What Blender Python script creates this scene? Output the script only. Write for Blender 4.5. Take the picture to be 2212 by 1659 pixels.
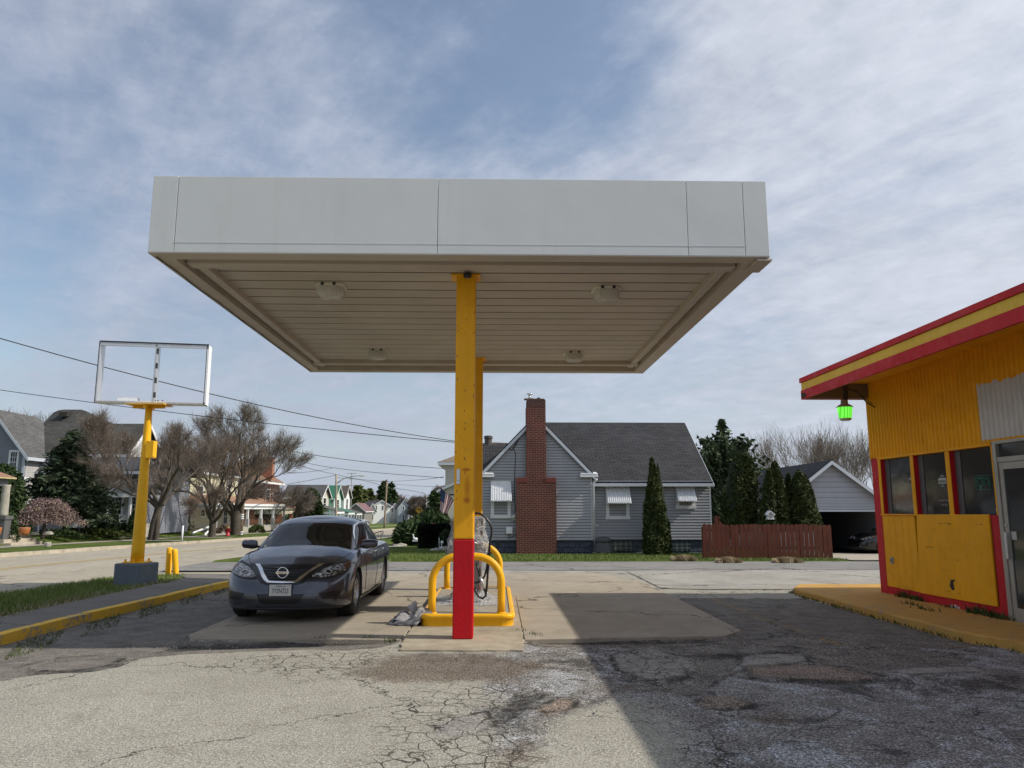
import bpy, bmesh, math, random
import numpy as np
from mathutils import Vector, Matrix
from mathutils.bvhtree import BVHTree
R = math.radians
for o in list(bpy.data.objects): bpy.data.objects.remove(o)
SC = bpy.context.scene
C = SC.collection
# ---------------------------------------------------------------- camera, sky, sun, exposure
EYE = 1.6
TH, YW = R(9.27), R(1.2)
cam = bpy.data.cameras.new("camera"); co = bpy.data.objects.new("camera", cam); C.objects.link(co)
cam.sensor_width = 36; cam.lens = 36*2231/3000; cam.clip_end = 4000; cam.clip_start = .05
co.location = (0, 0, EYE); co.rotation_euler = (R(90)+TH, 0, -YW)
SC.camera = co
SUN_DIR = Vector((1.178, -.176, 1.0)).normalized()
SUN_EL = math.asin(SUN_DIR.z); SUN_AZ = math.atan2(SUN_DIR.x, SUN_DIR.y)
sl = bpy.data.lights.new("sun", 'SUN'); sl.energy = 3.4; sl.angle = R(.55); sl.color = (1, .93, .82)
so = bpy.data.objects.new("sun", sl); C.objects.link(so)
so.rotation_euler = (-SUN_DIR).to_track_quat('-Z', 'Y').to_euler()
SC.view_settings.view_transform = 'Standard'; SC.view_settings.look = 'None'
SC.view_settings.exposure = 0.35; SC.view_settings.gamma = 1; SC.view_settings.use_curve_mapping = False
SC.render.engine = 'CYCLES'

class NT:
    """small helper for node trees"""
    def __init__(s, nt): s.nt = nt
    def node(s, t, **kw):
        n = s.nt.nodes.new(t)
        for k, v in kw.items(): setattr(n, k, v)
        return n
    def put(s, sock, v):
        if v is None: return
        if isinstance(v, bpy.types.NodeSocket): s.nt.links.new(v, sock)
        elif isinstance(v, (tuple, list)) and sock.type == 'RGBA': sock.default_value = (*v[:3], 1)
        else: sock.default_value = v
    def coord(s, k='Object'): return s.node('ShaderNodeTexCoord').outputs[k]
    def noise(s, vec, scale=5, detail=4, rough=.5, dist=0, out='Fac'):
        n = s.node('ShaderNodeTexNoise'); s.put(n.inputs['Vector'], vec)
        n.inputs['Scale'].default_value = scale; n.inputs['Detail'].default_value = detail
        n.inputs['Roughness'].default_value = rough; n.inputs['Distortion'].default_value = dist
        return n.outputs[0 if out == 'Fac' else 1]
    def vor(s, vec, scale=5, feature='F1', out=0, rnd=1):
        n = s.node('ShaderNodeTexVoronoi', feature=feature); s.put(n.inputs['Vector'], vec)
        n.inputs['Scale'].default_value = scale; n.inputs['Randomness'].default_value = rnd
        return n.outputs[out]
    def math(s, op, a, b=None, c=None, clamp=False):
        n = s.node('ShaderNodeMath', operation=op, use_clamp=clamp)
        for i, v in enumerate((a, b, c)): s.put(n.inputs[i], v)
        return n.outputs[0]
    def vm(s, op, a, b=None, sc=None):
        n = s.node('ShaderNodeVectorMath', operation=op); s.put(n.inputs[0], a); s.put(n.inputs[1], b)
        if sc is not None: s.put(n.inputs['Scale'], sc)
        return n.outputs['Value'] if op in ('DOT_PRODUCT', 'LENGTH', 'DISTANCE') else n.outputs[0]
    def mix(s, fac, a, b, mode='MIX'):
        n = s.node('ShaderNodeMix', data_type='RGBA', blend_type=mode)
        s.put(n.inputs['Factor'], fac); s.put(n.inputs['A'], a) if False else None
        ins = [i for i in n.inputs if i.type == 'RGBA']
        s.put(ins[0], a); s.put(ins[1], b)
        return [o for o in n.outputs if o.type == 'RGBA'][0]
    def rng(s, v, a, b, c=0., d=1., smooth=False):
        n = s.node('ShaderNodeMapRange'); n.clamp = True
        if smooth: n.interpolation_type = 'SMOOTHSTEP'
        s.put(n.inputs[0], v)
        for i, x in enumerate((a, b, c, d)): s.put(n.inputs[i+1], x)
        return n.outputs[0]
    def sep(s, v):
        n = s.node('ShaderNodeSeparateXYZ'); s.put(n.inputs[0], v); return n.outputs
    def comb(s, x=0., y=0., z=0.):
        n = s.node('ShaderNodeCombineXYZ')
        for i, v in enumerate((x, y, z)): s.put(n.inputs[i], v)
        return n.outputs[0]
    def bump(s, h, dist=.01, st=1., normal=None):
        n = s.node('ShaderNodeBump'); n.inputs['Strength'].default_value = st
        n.inputs['Distance'].default_value = dist; s.put(n.inputs['Height'], h)
        if normal is not None: s.put(n.inputs['Normal'], normal)
        return n.outputs[0]
    def attr(s, name): return s.node('ShaderNodeAttribute', attribute_name=name).outputs['Fac']

# world: physical sky with thin streaky cloud veils mixed over it
W = bpy.data.worlds.new("World"); SC.world = W; W.use_nodes = True
w = NT(W.node_tree); W.node_tree.nodes.clear()
sky = w.node('ShaderNodeTexSky'); sky.sky_type = 'NISHITA'; sky.sun_disc = False
sky.sun_elevation = SUN_EL; sky.sun_rotation = SUN_AZ
sky.air_density = 1.2; sky.dust_density = .8; sky.ozone_density = 1.6
SKY_ST = .10
v = w.coord('Generated')
sx, sy, sz = w.sep(v)
den = w.math('ADD', w.math('MAXIMUM', sz, 0.), .16)
px_ = w.math('DIVIDE', sx, den); py_ = w.math('DIVIDE', sy, den)
flat = w.comb(px_, py_, 0.)
# rotate / stretch for cirrus streaks
ca, sa = math.cos(R(35)), math.sin(R(35))
u1 = w.math('ADD', w.math('MULTIPLY', px_, ca), w.math('MULTIPLY', py_, sa))
v1 = w.math('SUBTRACT', w.math('MULTIPLY', py_, ca), w.math('MULTIPLY', px_, sa))
streak = w.comb(w.math('MULTIPLY', u1, 2.8), w.math('MULTIPLY', v1, .95), 0.)
n1 = w.noise(flat, 1.1, 6, .55, .5)
n2 = w.noise(streak, 1.5, 7, .58, .5)
n3 = w.noise(flat, 8.0, 8, .66, .25)
cov = w.math('ADD', w.math('MULTIPLY', n1, .46), w.math('ADD', w.math('MULTIPLY', n2, .36), w.math('MULTIPLY', n3, .26)))
def lobe(az, el, r0, r1):
    d = (math.sin(R(az))*math.cos(R(el)), math.cos(R(az))*math.cos(R(el)), math.sin(R(el)))
    return w.rng(w.vm('DOT_PRODUCT', v, d), math.cos(R(r1)), math.cos(R(r0)), 0., 1., True)
clear1 = lobe(0, 36, 0, 15); clear2 = lobe(-16, 38, 0, 16); clear3 = lobe(8, 33, 0, 10)
left_hole = lobe(-38, 15, 1, 12)
right_cl = lobe(38, 33, 4, 40)
clr = w.math('ADD', w.math('MULTIPLY', clear1, .235), w.math('ADD', w.math('MULTIPLY', clear2, .03), w.math('ADD', w.math('MULTIPLY', clear3, .13), w.math('MULTIPLY', left_hole, .12))))
cov = w.math('SUBTRACT', w.math('ADD', cov, w.math('MULTIPLY', right_cl, .14)), clr)
n4 = w.noise(w.comb(w.math('MULTIPLY', u1, 9.), w.math('MULTIPLY', v1, 1.6), 0.), 1.6, 8, .62, .9)
cov = w.math('ADD', cov, w.math('MULTIPLY', w.math('SUBTRACT', n4, .5), .17))
cov = w.rng(cov, .28, .74, .16, 1.0, True)
# cloud light: brighter towards the sun side, slightly violet on the left
sunside = w.rng(w.vm('DOT_PRODUCT', v, tuple(SUN_DIR)), -.2, 1., 0., 1.)
ccol = w.mix(sunside, (.36, .395, .485), (.60, .63, .69))
tex_l = w.rng(w.math('ADD', w.math('MULTIPLY', n3, .5), w.math('MULTIPLY', n2, .5)), .3, .7, .84, 1.14)
ccol = w.mix(1., ccol, w.comb(tex_l, tex_l, tex_l), 'MULTIPLY')
skyc = w.mix(1., sky.outputs[0], (SKY_ST,)*3, 'MULTIPLY')
horiz = w.rng(sz, 0., .22, 1., 0., True)
skyc = w.mix(w.math('MULTIPLY', horiz, .75), skyc, (.42, .50, .60))
final = w.mix(cov, skyc, ccol)
bg = w.node('ShaderNodeBackground'); w.put(bg.inputs[0], final); bg.inputs[1].default_value = 1.0
wo = w.node('ShaderNodeOutputWorld'); W.node_tree.links.new(bg.outputs[0], wo.inputs[0])

# ---------------------------------------------------------------- survey: sight lines of the photograph -> points in the place
FS, CX, CY = 2231/3000*2212, 1106, 829.5
def ray(x, y):
    u = (x-CX)/FS; q = -(y-CY)/FS
    F = math.cos(TH)-q*math.sin(TH); U = math.sin(TH)+q*math.cos(TH)
    return u*math.cos(YW)+F*math.sin(YW), -u*math.sin(YW)+F*math.cos(YW), U
def zt(y): return -.0148*max(0., y-22)          # the street and its lots fall gently away
def zl(y): return zt(y)+.33                     # lawns across the street stand a little higher
def G(x, y, z=0.):
    a = ray(x, y); t = (z-EYE)/a[2]; return (a[0]*t, a[1]*t, z)
def P(x, y, Y):
    a = ray(x, y); t = Y/a[1]; return (a[0]*t, Y, EYE+a[2]*t)
def PX(x, y, X):
    a = ray(x, y); t = X/a[0]; return (X, a[1]*t, EYE+a[2]*t)
def crop(x0, y0, k):                            # reading a point off an enlarged part of the photograph
    return lambda x, y: ((x/k+x0)/1.35624, (y/k+y0)/1.35624)

# ---------------------------------------------------------------- object helpers
def tag(o, label=None, cat=None, group=None, kind=None):
    if label: o['label'] = label
    if cat: o['category'] = cat
    if group: o['group'] = group
    if kind: o['kind'] = kind
    return o
def thing(name, label, cat, loc=(0, 0, 0), group=None, rz=0):
    o = bpy.data.objects.new(name, None); C.objects.link(o); o.location = loc; o.rotation_euler = (0, 0, rz)
    o.empty_display_size = .2
    return tag(o, label, cat, group)
def rootloc(p):
    while p is not None and p.parent is not None: p = p.parent
    return np.array(p.location) if p is not None else np.zeros(3)
def link_mesh(name, me, parent=None, mats=()):
    for m in mats: me.materials.append(m)
    o = bpy.data.objects.new(name, me); C.objects.link(o)
    if parent is not None: o.parent = parent
    return o
class MB:
    def __init__(s): s.v = []; s.f = []; s.m = []
    def add(s, vs, fs, m=0):
        b = len(s.v); s.v += [tuple(p) for p in vs]
        for f in fs: s.f.append(tuple(b+i for i in f)); s.m.append(m)
        return s
    def box(s, x0, x1, y0, y1, z0, z1, m=0):
        if x0 > x1: x0, x1 = x1, x0
        if y0 > y1: y0, y1 = y1, y0
        return s.add([(x0,y0,z0),(x1,y0,z0),(x1,y1,z0),(x0,y1,z0),(x0,y0,z1),(x1,y0,z1),(x1,y1,z1),(x0,y1,z1)],
                     [(0,3,2,1),(4,5,6,7),(0,1,5,4),(1,2,6,5),(2,3,7,6),(3,0,4,7)], m)
    def obox(s, o, U, V, Wv, m=0):
        o, U, V, Wv = (Vector(a) for a in (o, U, V, Wv))
        if U.cross(V).dot(Wv) < 0: o = o+U; U = -U
        p = [o, o+U, o+U+V, o+V]; p += [q+Wv for q in p]
        return s.add(p, [(0,3,2,1),(4,5,6,7),(0,1,5,4),(1,2,6,5),(2,3,7,6),(3,0,4,7)], m)
    def poly(s, pts, m=0): return s.add(pts, [tuple(range(len(pts)))], m)
    def prism(s, pts, vec, m=0):
        n = len(pts); a = [Vector(p) for p in pts]; vec = Vector(vec)
        nrm = Vector((0, 0, 0))
        for i in range(n): nrm += a[i].cross(a[(i+1) % n])
        if nrm.dot(vec) > 0: a.reverse()
        s.add(a+[p+vec for p in a], [tuple(range(n)), tuple(range(2*n-1, n-1, -1))] +
              [((i+1) % n, i, n+i, n+(i+1) % n) for i in range(n)], m)
        return s
    def tube(s, pts, r, n=8, m=0, caps=True):
        pts = [Vector(p) for p in pts]; k = len(pts)
        rs = r if isinstance(r, (list, tuple)) else [r]*k
        b = len(s.v); up = None
        for i, p in enumerate(pts):
            d = (pts[min(i+1, k-1)]-pts[max(i-1, 0)]).normalized()
            if up is None:
                up = Vector((0, 0, 1)) if abs(d.z) < .9 else Vector((1, 0, 0))
                up = (up-d*up.dot(d)).normalized()
            else: up = (up-d*up.dot(d)).normalized()
            q = d.cross(up)
            for j in range(n):
                a = 2*math.pi*j/n
                s.v.append(tuple(p+(up*math.cos(a)+q*math.sin(a))*rs[i]))
        for i in range(k-1):
            for j in range(n):
                s.f.append((b+i*n+j, b+i*n+(j+1) % n, b+(i+1)*n+(j+1) % n, b+(i+1)*n+j)); s.m.append(m)
        if caps:
            s.f.append(tuple(b+j for j in reversed(range(n)))); s.m.append(m)
            s.f.append(tuple(b+(k-1)*n+j for j in range(n))); s.m.append(m)
        return s
    def lathe(s, prof, n=24, c=(0, 0, 0), axis='z', m=0, sx=1, sy=1, caps=True):
        b = len(s.v); k = len(prof); c = Vector(c)
        for (r, h) in prof:
            for j in range(n):
                a = 2*math.pi*j/n; x, y = r*math.cos(a)*sx, r*math.sin(a)*sy
                s.v.append(tuple(c+(Vector((x, y, h)) if axis == 'z' else Vector((h, x, y)))))
        for i in range(k-1):
            for j in range(n):
                s.f.append((b+i*n+j, b+i*n+(j+1) % n, b+(i+1)*n+(j+1) % n, b+(i+1)*n+j)); s.m.append(m)
        if not caps: return s
        if prof[0][0] > 1e-5: s.f.append(tuple(b+j for j in reversed(range(n)))); s.m.append(m)
        if prof[-1][0] > 1e-5: s.f.append(tuple(b+(k-1)*n+j for j in range(n))); s.m.append(m)
        return s
    def grid(s, rows, m=0):
        b = len(s.v); nr = len(rows); nc = len(rows[0])
        for r_ in rows: s.v += [tuple(p) for p in r_]
        for i in range(nr-1):
            for j in range(nc-1):
                s.f.append((b+i*nc+j, b+i*nc+j+1, b+(i+1)*nc+j+1, b+(i+1)*nc+j)); s.m.append(m)
        return s
    def build(s, name, mats, parent=None, smooth=False, bevel=0):
        if not isinstance(mats, (list, tuple)): mats = [mats]
        L = rootloc(parent)
        me = bpy.data.meshes.new(name)
        me.from_pydata([tuple(np.array(p)-L) for p in s.v], [], s.f)
        me.polygons.foreach_set('material_index', s.m)
        if smooth: me.polygons.foreach_set('use_smooth', [True]*len(s.f))
        me.update()
        o = link_mesh(name, me, parent, mats)
        if bevel:
            b = o.modifiers.new('bevel', 'BEVEL'); b.width = bevel; b.segments = 2; b.limit_method = 'ANGLE'
            if smooth: b.harden_normals = False
        return o
def np_mesh(name, V, F, mat, parent=None, smooth=False):
    """V (n,3) array, F (m,k) array"""
    L = rootloc(parent); V = np.asarray(V, dtype=np.float64)-L; F = np.asarray(F, dtype=np.int64)
    me = bpy.data.meshes.new(name); k = F.shape[1]
    me.vertices.add(len(V)); me.vertices.foreach_set('co', V.astype(np.float32).ravel())
    me.loops.add(F.size); me.loops.foreach_set('vertex_index', F.ravel().astype(np.int32))
    me.polygons.add(len(F)); me.polygons.foreach_set('loop_start', np.arange(0, F.size, k, dtype=np.int32))
    if smooth: me.polygons.foreach_set('use_smooth', np.ones(len(F), dtype=bool))
    me.update(calc_edges=True); me.validate()
    return link_mesh(name, me, parent, [mat] if not isinstance(mat, (list, tuple)) else mat)
def copy_tree(o, parent=None):
    c = o.copy(); C.objects.link(c); c.parent = parent
    for ch in [x for x in bpy.data.objects if x.parent == o]: copy_tree(ch, c)
    return c
def text_mesh(name, txt, size, mat, parent, M, extrude=.001, align='CENTER', shear=0, xs=1):
    cu = bpy.data.curves.new(name, 'FONT'); cu.body = txt; cu.size = size; cu.extrude = extrude
    cu.align_x = align; cu.align_y = 'CENTER'; cu.shear = shear
    t = bpy.data.objects.new(name, cu); C.objects.link(t)
    dg = bpy.context.evaluated_depsgraph_get(); me = bpy.data.meshes.new_from_object(t.evaluated_get(dg))
    bpy.data.objects.remove(t); me.name = name
    me.transform(M @ Matrix.Diagonal((xs, 1, 1, 1)))
    me.transform(Matrix.Translation(-Vector(rootloc(parent))))
    me.materials.clear()
    return link_mesh(name, me, parent, [mat])
def basis(o, u, up):                            # local x->u, y->up, z->u x up, origin o
    u = Vector(u).normalized(); up = Vector(up).normalized(); n = u.cross(up)
    return Matrix(((u.x, up.x, n.x, o[0]), (u.y, up.y, n.y, o[1]), (u.z, up.z, n.z, o[2]), (0, 0, 0, 1)))
# ---------------------------------------------------------------- materials
def mat(name, col, rough=.6, metal=0., var=.12, vs=3., bump=0., bs=60., spec=.5, coat=0., dirt=None, dirt_amt=.35, dirt_s=1.5):
    m = bpy.data.materials.new(name); m.use_nodes = True; nt = m.node_tree; n = NT(nt)
    b = nt.nodes['Principled BSDF']; co_ = n.coord()
    c = n.mix(1., col, (1, 1, 1), 'MULTIPLY')
    k = n.rng(n.noise(co_, vs, 6, .6), .25, .75, 1-var, 1+var)
    c = n.mix(1., col, n.comb(k, k, k), 'MULTIPLY')
    if dirt:
        d = n.rng(n.noise(co_, dirt_s, 8, .65, .4), .48, .68, 0, dirt_amt, True)
        c = n.mix(d, c, dirt)
    n.put(b.inputs['Base Color'], c)
    b.inputs['Metallic'].default_value = metal
    rr = n.rng(n.noise(co_, vs*2.3, 4), .3, .7, max(.02, rough-.08), min(1, rough+.08)); n.put(b.inputs['Roughness'], rr)
    b.inputs['Specular IOR Level'].default_value = spec
    b.inputs['Coat Weight'].default_value = coat; b.inputs['Coat Roughness'].default_value = .03
    if name == 'white_fascia_metal':
        sk = n.rng(n.noise(n.vm('MULTIPLY', co_, (2.2, 2.2, .12)), 3, 6, .7), .50, .70, 0, .08, True); c = n.mix(sk, c, (.36, .33, .27)); n.put(b.inputs['Base Color'], c)
        n.put(b.inputs['Normal'], n.bump(n.noise(co_, .9, 3), .012))
    if bump: n.put(b.inputs['Normal'], n.bump(n.noise(co_, bs, 5, .6), bump))
    return m
def mat_leaf(name, c1, c2, rough=.7, c3=None):
    m = bpy.data.materials.new(name); m.use_nodes = True; nt = m.node_tree; n = NT(nt)
    b = nt.nodes['Principled BSDF']; geo = n.node('ShaderNodeNewGeometry')
    f = n.math('ADD', n.math('MULTIPLY', geo.outputs['Random Per Island'], .6), n.math('MULTIPLY', n.noise(n.coord(), 1.4, 3), .4))
    c = n.mix(f, c1, c2)
    if c3: c = n.mix(n.rng(geo.outputs['Random Per Island'], .8, .95), c, c3)
    n.put(b.inputs['Base Color'], c); b.inputs['Roughness'].default_value = rough
    b.inputs['Specular IOR Level'].default_value = .25
    return m
def mat_siding(name, col, pitch=.11, line=.55, rough=.55, bumpd=.012):
    m = bpy.data.materials.new(name); m.use_nodes = True; nt = m.node_tree; n = NT(nt)
    b = nt.nodes['Principled BSDF']; co_ = n.coord(); x, y, z = n.sep(co_)
    fr = n.math('FRACT', n.math('DIVIDE', z, pitch))
    lap_shade = n.rng(fr, .0, .16, line, 1.)  # shade below each board edge painted into the colour as a dark line
    k = n.math('MULTIPLY', n.rng(n.noise(co_, .9, 6, .6), .25, .75, .9, 1.08), lap_shade)
    n.put(b.inputs['Base Color'], n.mix(1., col, n.comb(k, k, k), 'MULTIPLY'))
    b.inputs['Roughness'].default_value = rough
    n.put(b.inputs['Normal'], n.bump(n.math('SUBTRACT', 1., fr), bumpd))
    return m
def mat_brick(name, c1, c2, mortar, bw=.215, bh=.072, ms=.011, rough=.85, flat=True):
    m = bpy.data.materials.new(name); m.use_nodes = True; nt = m.node_tree; n = NT(nt)
    b = nt.nodes['Principled BSDF']; co_ = n.coord(); x, y, z = n.sep(co_)
    vec = n.comb(n.math('ADD', x, y), z, 0.)
    t = n.node('ShaderNodeTexBrick'); n.put(t.inputs['Vector'], vec)
    t.inputs['Scale'].default_value = 1; t.inputs['Brick Width'].default_value = bw; t.inputs['Row Height'].default_value = bh
    t.inputs['Mortar Size'].default_value = ms; t.inputs['Mortar Smooth'].default_value = .2; t.inputs['Bias'].default_value = 0
    n.put(t.inputs['Color1'], c1); n.put(t.inputs['Color2'], c2); n.put(t.inputs['Mortar'], mortar)
    k = n.rng(n.noise(co_, 2.2, 6, .65), .25, .75, .72, 1.2)
    n.put(b.inputs['Base Color'], n.mix(1., t.outputs['Color'], n.comb(k, k, k), 'MULTIPLY'))
    b.inputs['Roughness'].default_value = rough
    n.put(b.inputs['Normal'], n.bump(n.math('ADD', n.math('MULTIPLY', t.outputs['Fac'], -1.), n.math('MULTIPLY', n.noise(co_, 90), .4)), .006))
    return m
def mat_shingle(name, c1, c2, row=.14, along='x', zk=1.9, bw=.3, st=.45):
    m = bpy.data.materials.new(name); m.use_nodes = True; nt = m.node_tree; n = NT(nt)
    b = nt.nodes['Principled BSDF']; co_ = n.coord(); x, y, z = n.sep(co_)
    vec = n.comb(x if along == 'x' else y, n.math('MULTIPLY', z, zk), 0.)
    t = n.node('ShaderNodeTexBrick'); n.put(t.inputs['Vector'], vec)
    t.inputs['Scale'].default_value = 1; t.inputs['Brick Width'].default_value = bw; t.inputs['Row Height'].default_value = row
    t.inputs['Mortar Size'].default_value = .012; t.inputs['Mortar Smooth'].default_value = .6
    n.put(t.inputs['Color1'], c1); n.put(t.inputs['Color2'], c2); n.put(t.inputs['Mortar'], tuple(a*st for a in c1))
    k = n.rng(n.noise(co_, .8, 7, .65), .25, .75, .75, 1.2); k2 = n.rng(n.noise(co_, 30, 3, .6), .3, .7, .85, 1.12)
    k = n.math('MULTIPLY', k, k2)
    n.put(b.inputs['Base Color'], n.mix(1., t.outputs['Color'], n.comb(k, k, k), 'MULTIPLY'))
    b.inputs['Roughness'].default_value = .95; b.inputs['Specular IOR Level'].default_value = .2
    n.put(b.inputs['Normal'], n.bump(n.math('ADD', n.math('MULTIPLY', t.outputs['Fac'], -1.), n.math('MULTIPLY', n.noise(co_, 60), .6)), .008))
    return m
def mat_chip(name, col, under=(.12, .10, .09), amt=.0, rough=.5, rust=None):
    """old brushed paint with small chips"""
    m = bpy.data.materials.new(name); m.use_nodes = True; nt = m.node_tree; n = NT(nt)
    b = nt.nodes['Principled BSDF']; co_ = n.coord()
    k = n.rng(n.noise(co_, 1.3, 7, .65), .2, .8, .86, 1.12)
    k2 = n.rng(n.noise(n.vm('MULTIPLY', co_, (9, 9, 1.2)), 1.5, 5, .6), .3, .7, .95, 1.05)
    k = n.math('MULTIPLY', k, k2)
    c = n.mix(1., col, n.comb(k, k, k), 'MULTIPLY')
    chip = n.rng(n.noise(co_, 16, 6, .7), .745-amt, .76-amt, 0, 1)
    chip = n.math('MULTIPLY', chip, n.rng(n.noise(co_, 2.1, 3), .5, .6, 0, 1))
    c = n.mix(chip, c, under)
    grime = n.rng(n.noise(co_, 3.5, 8, .7, .6), .52, .75, 0, .3, True)
    c = n.mix(grime, c, tuple(a*.55 for a in col))
    b.inputs['Specular IOR Level'].default_value = .3
    n.put(b.inputs['Base Color'], c); n.put(b.inputs['Roughness'], n.rng(n.noise(co_, 6), .3, .7, rough-.1, rough+.15))
    n.put(b.inputs['Normal'], n.bump(n.math('SUBTRACT', n.noise(co_, 38, 5, .6), n.math('MULTIPLY', chip, .6)), .003))
    return m
def mat_glass(name, col=(.012, .014, .016), rough=.04, spec=.5):
    m = bpy.data.materials.new(name); m.use_nodes = True; n = NT(m.node_tree); b = m.node_tree.nodes['Principled BSDF']
    co_ = n.coord(); k = n.rng(n.noise(co_, .8, 4), .3, .7, .7, 1.4)
    n.put(b.inputs['Base Color'], n.mix(1., col, n.comb(k, k, k), 'MULTIPLY'))
    n.put(b.inputs['Roughness'], n.rng(n.noise(co_, 2.5, 6, .7), .3, .75, rough, rough+.09)); b.inputs['Specular IOR Level'].default_value = spec
    n.put(b.inputs['Normal'], n.bump(n.noise(co_, 1.1, 2), .004))
    return m

YEL = (.86, .41, .008); RED = (.52, .010, .018)
M = {}
M['white_metal'] = mat('white_fascia_metal', (.60, .62, .62), .42, 0, .02, .8, dirt=(.42, .40, .36), dirt_amt=.06, dirt_s=.9)
M['soffit'] = mat('cream_soffit_metal', (.50, .45, .385), .55, 0, .08, .9, dirt=(.36, .30, .22), dirt_amt=.35, dirt_s=.8)
M['soffit_seam'] = mat('soffit_seam_shade', (.17, .14, .11), .7)  # shadow line of the soffit seams, painted as a dark colour
M['dark_gap'] = mat('dark_gap', (.03, .028, .025), .9)
M['yellow'] = mat_chip('yellow_column_paint', YEL, (.10, .03, .01), .035, .48)
M['red'] = mat_chip('red_column_paint', (.50, .003, .010), (.18, .02, .01), -.03, .42)
M['yellow_hoop'] = mat_chip('yellow_hoop_paint', (.88, .46, .012), (.28, .05, .01), .03, .35)
M['yellow_wall'] = mat_chip('ochre_wall_paint', (.84, .39, .005), (.16, .08, .02), -.01, .6)
M['red_wall'] = mat_chip('red_wall_paint', (.50, .012, .020), (.5, .42, .4), -.01, .55)
M['fascia_y'] = mat_chip('fascia_yellow_paint', (.72, .47, .06), (.25, .16, .05), .03, .6)
M['curb_y'] = mat_chip('curb_yellow_paint', (.70, .43, .05), (.30, .27, .22), .235, .8)
M['walk_y'] = mat_chip('walk_yellow_paint', (.50, .285, .07), (.30, .25, .19), .19, .85)
M['lens'] = mat('lamp_lens', (.68, .66, .58), .3, 0, .06)
M['concrete'] = mat('concrete', (.33, .295, .235), .9, 0, .18, 1.6, .004, 120, .3, dirt=(.20, .17, .13), dirt_amt=.5)
M['conc_rough'] = mat('rough_concrete', (.40, .35, .26), .95, 0, .2, 5, .012, 70, .2, dirt=(.22, .19, .14), dirt_amt=.5)
M['kerb'] = mat('kerb_concrete', (.42, .37, .29), .9, 0, .2, 2.5, .006, 60, .3, dirt=(.22, .19, .15), dirt_amt=.6)
M['blue_grey'] = mat('blue_grey_block_paint', (.11, .13, .155), .7, 0, .15, 3, .01, 25, .4, dirt=(.20, .21, .22), dirt_amt=.25)
M['alu'] = mat('aluminium_frame', (.62, .63, .64), .35, .7, .08, 3)
M['alu_white'] = mat('white_painted_aluminium', (.80, .82, .84), .45, 0, .05, 3, dirt=(.5, .5, .48), dirt_amt=.25)
M['alu_dark'] = mat('dark_frame_edge', (.04, .04, .045), .5, .3)
M['black'] = mat('black_plastic', (.012, .012, .013), .5)
M['rubber'] = mat('tyre_rubber', (.016, .016, .017), .8, 0, .2, 20, .003, 80)
M['hose'] = mat('black_hose_rubber', (.012, .012, .012), .4)
M['chrome'] = mat('chrome', (.78, .79, .80), .10, 1, .04, 5)
M['silver'] = mat('silver_wheel', (.48, .48, .49), .32, .8, .05, 5)
M['pump_panel'] = mat('brushed_pump_panel', (.30, .27, .25), .4, .6, .1, 3, dirt=(.16, .11, .08), dirt_amt=.4)
M['grey_paint'] = mat('grey_meter_paint', (.38, .39, .39), .6, .1)
M['bark'] = mat('tree_bark', (.085, .072, .060), .95, 0, .3, 4, .02, 30, .2)
M['twig'] = mat('tree_twigs', (.165, .14, .12), .95, 0, .2, 3, 0, 30, .1)
M['wood_pole'] = mat('weathered_pole_wood', (.14, .105, .075), .9, 0, .25, 5, .01, 20)
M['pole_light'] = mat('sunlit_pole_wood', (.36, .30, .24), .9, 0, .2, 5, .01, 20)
M['white_trim'] = mat('white_trim_paint', (.74, .76, .78), .55, 0, .06, 2, dirt=(.45, .43, .4), dirt_amt=.2)
M['grey_trim'] = mat('pale_blue_trim_paint', (.50, .54, .60), .6, 0, .06, 2)
M['glass'] = mat_glass('window_glass', (.014, .016, .020))
M['glass_shop'] = mat_glass('shop_window_glass', (.016, .020, .022), .03, .8)
M['blind'] = mat('window_blind', (.30, .30, .28), .7)
M['terracotta'] = mat('glazed_terracotta', (.36, .125, .045), .22, 0, .15, 4, coat=.4)
M['stone'] = mat('garden_stone', (.34, .32, .27), .9, 0, .25, 4, .01, 30)
M['goose'] = mat('white_statue_paint', (.78, .79, .8), .6)
M['hyd_red'] = mat('hydrant_red_paint', (.42, .015, .03), .5); M['hyd_cap'] = mat('hydrant_cap_paint', (.62, .45, .22), .5)
M['wire'] = mat('black_wire', (.02, .02, .022), .6)
M['cloth'] = mat('grey_vinyl_cover', (.055, .058, .062), .45, 0, .2, 3, .01, 12)
M['soil'] = mat('mulch_soil', (.10, .075, .05), 1, 0, .3, 6, .02, 40)
M['grill_black'] = mat('intake_black', (.008, .008, .009), .35)
M['evergreen'] = mat_leaf('evergreen_leaves', (.016, .030, .010), (.050, .085, .024))
M['arbor'] = mat_leaf('arborvitae_leaves', (.022, .036, .010), (.072, .092, .026))
M['spruce'] = mat_leaf('spruce_needles', (.018, .034, .020), (.060, .085, .040))
M['pine'] = mat_leaf('pine_needles', (.055, .075, .022), (.15, .17, .05))
M['juniper'] = mat_leaf('juniper_leaves', (.020, .038, .018), (.10, .135, .065))
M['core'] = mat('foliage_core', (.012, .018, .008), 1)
M['blossom'] = mat_leaf('cherry_blossom', (.11, .065, .06), (.36, .26, .26), .8, (.36, .29, .18))
M['bud'] = mat_leaf('tree_buds', (.15, .11, .085), (.27, .21, .15))
M['bud_green'] = mat_leaf('olive_tree_buds', (.15, .13, .09), (.25, .22, .15))
M['twig_brown'] = mat_leaf('far_twigs', (.14, .10, .085), (.26, .19, .15))
M['grass'] = mat_leaf('grass_blades', (.07, .12, .02), (.17, .235, .05), .7, (.32, .28, .14))
M['dry_grass'] = mat_leaf('dry_ornamental_grass', (.26, .20, .12), (.48, .40, .27))
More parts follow.
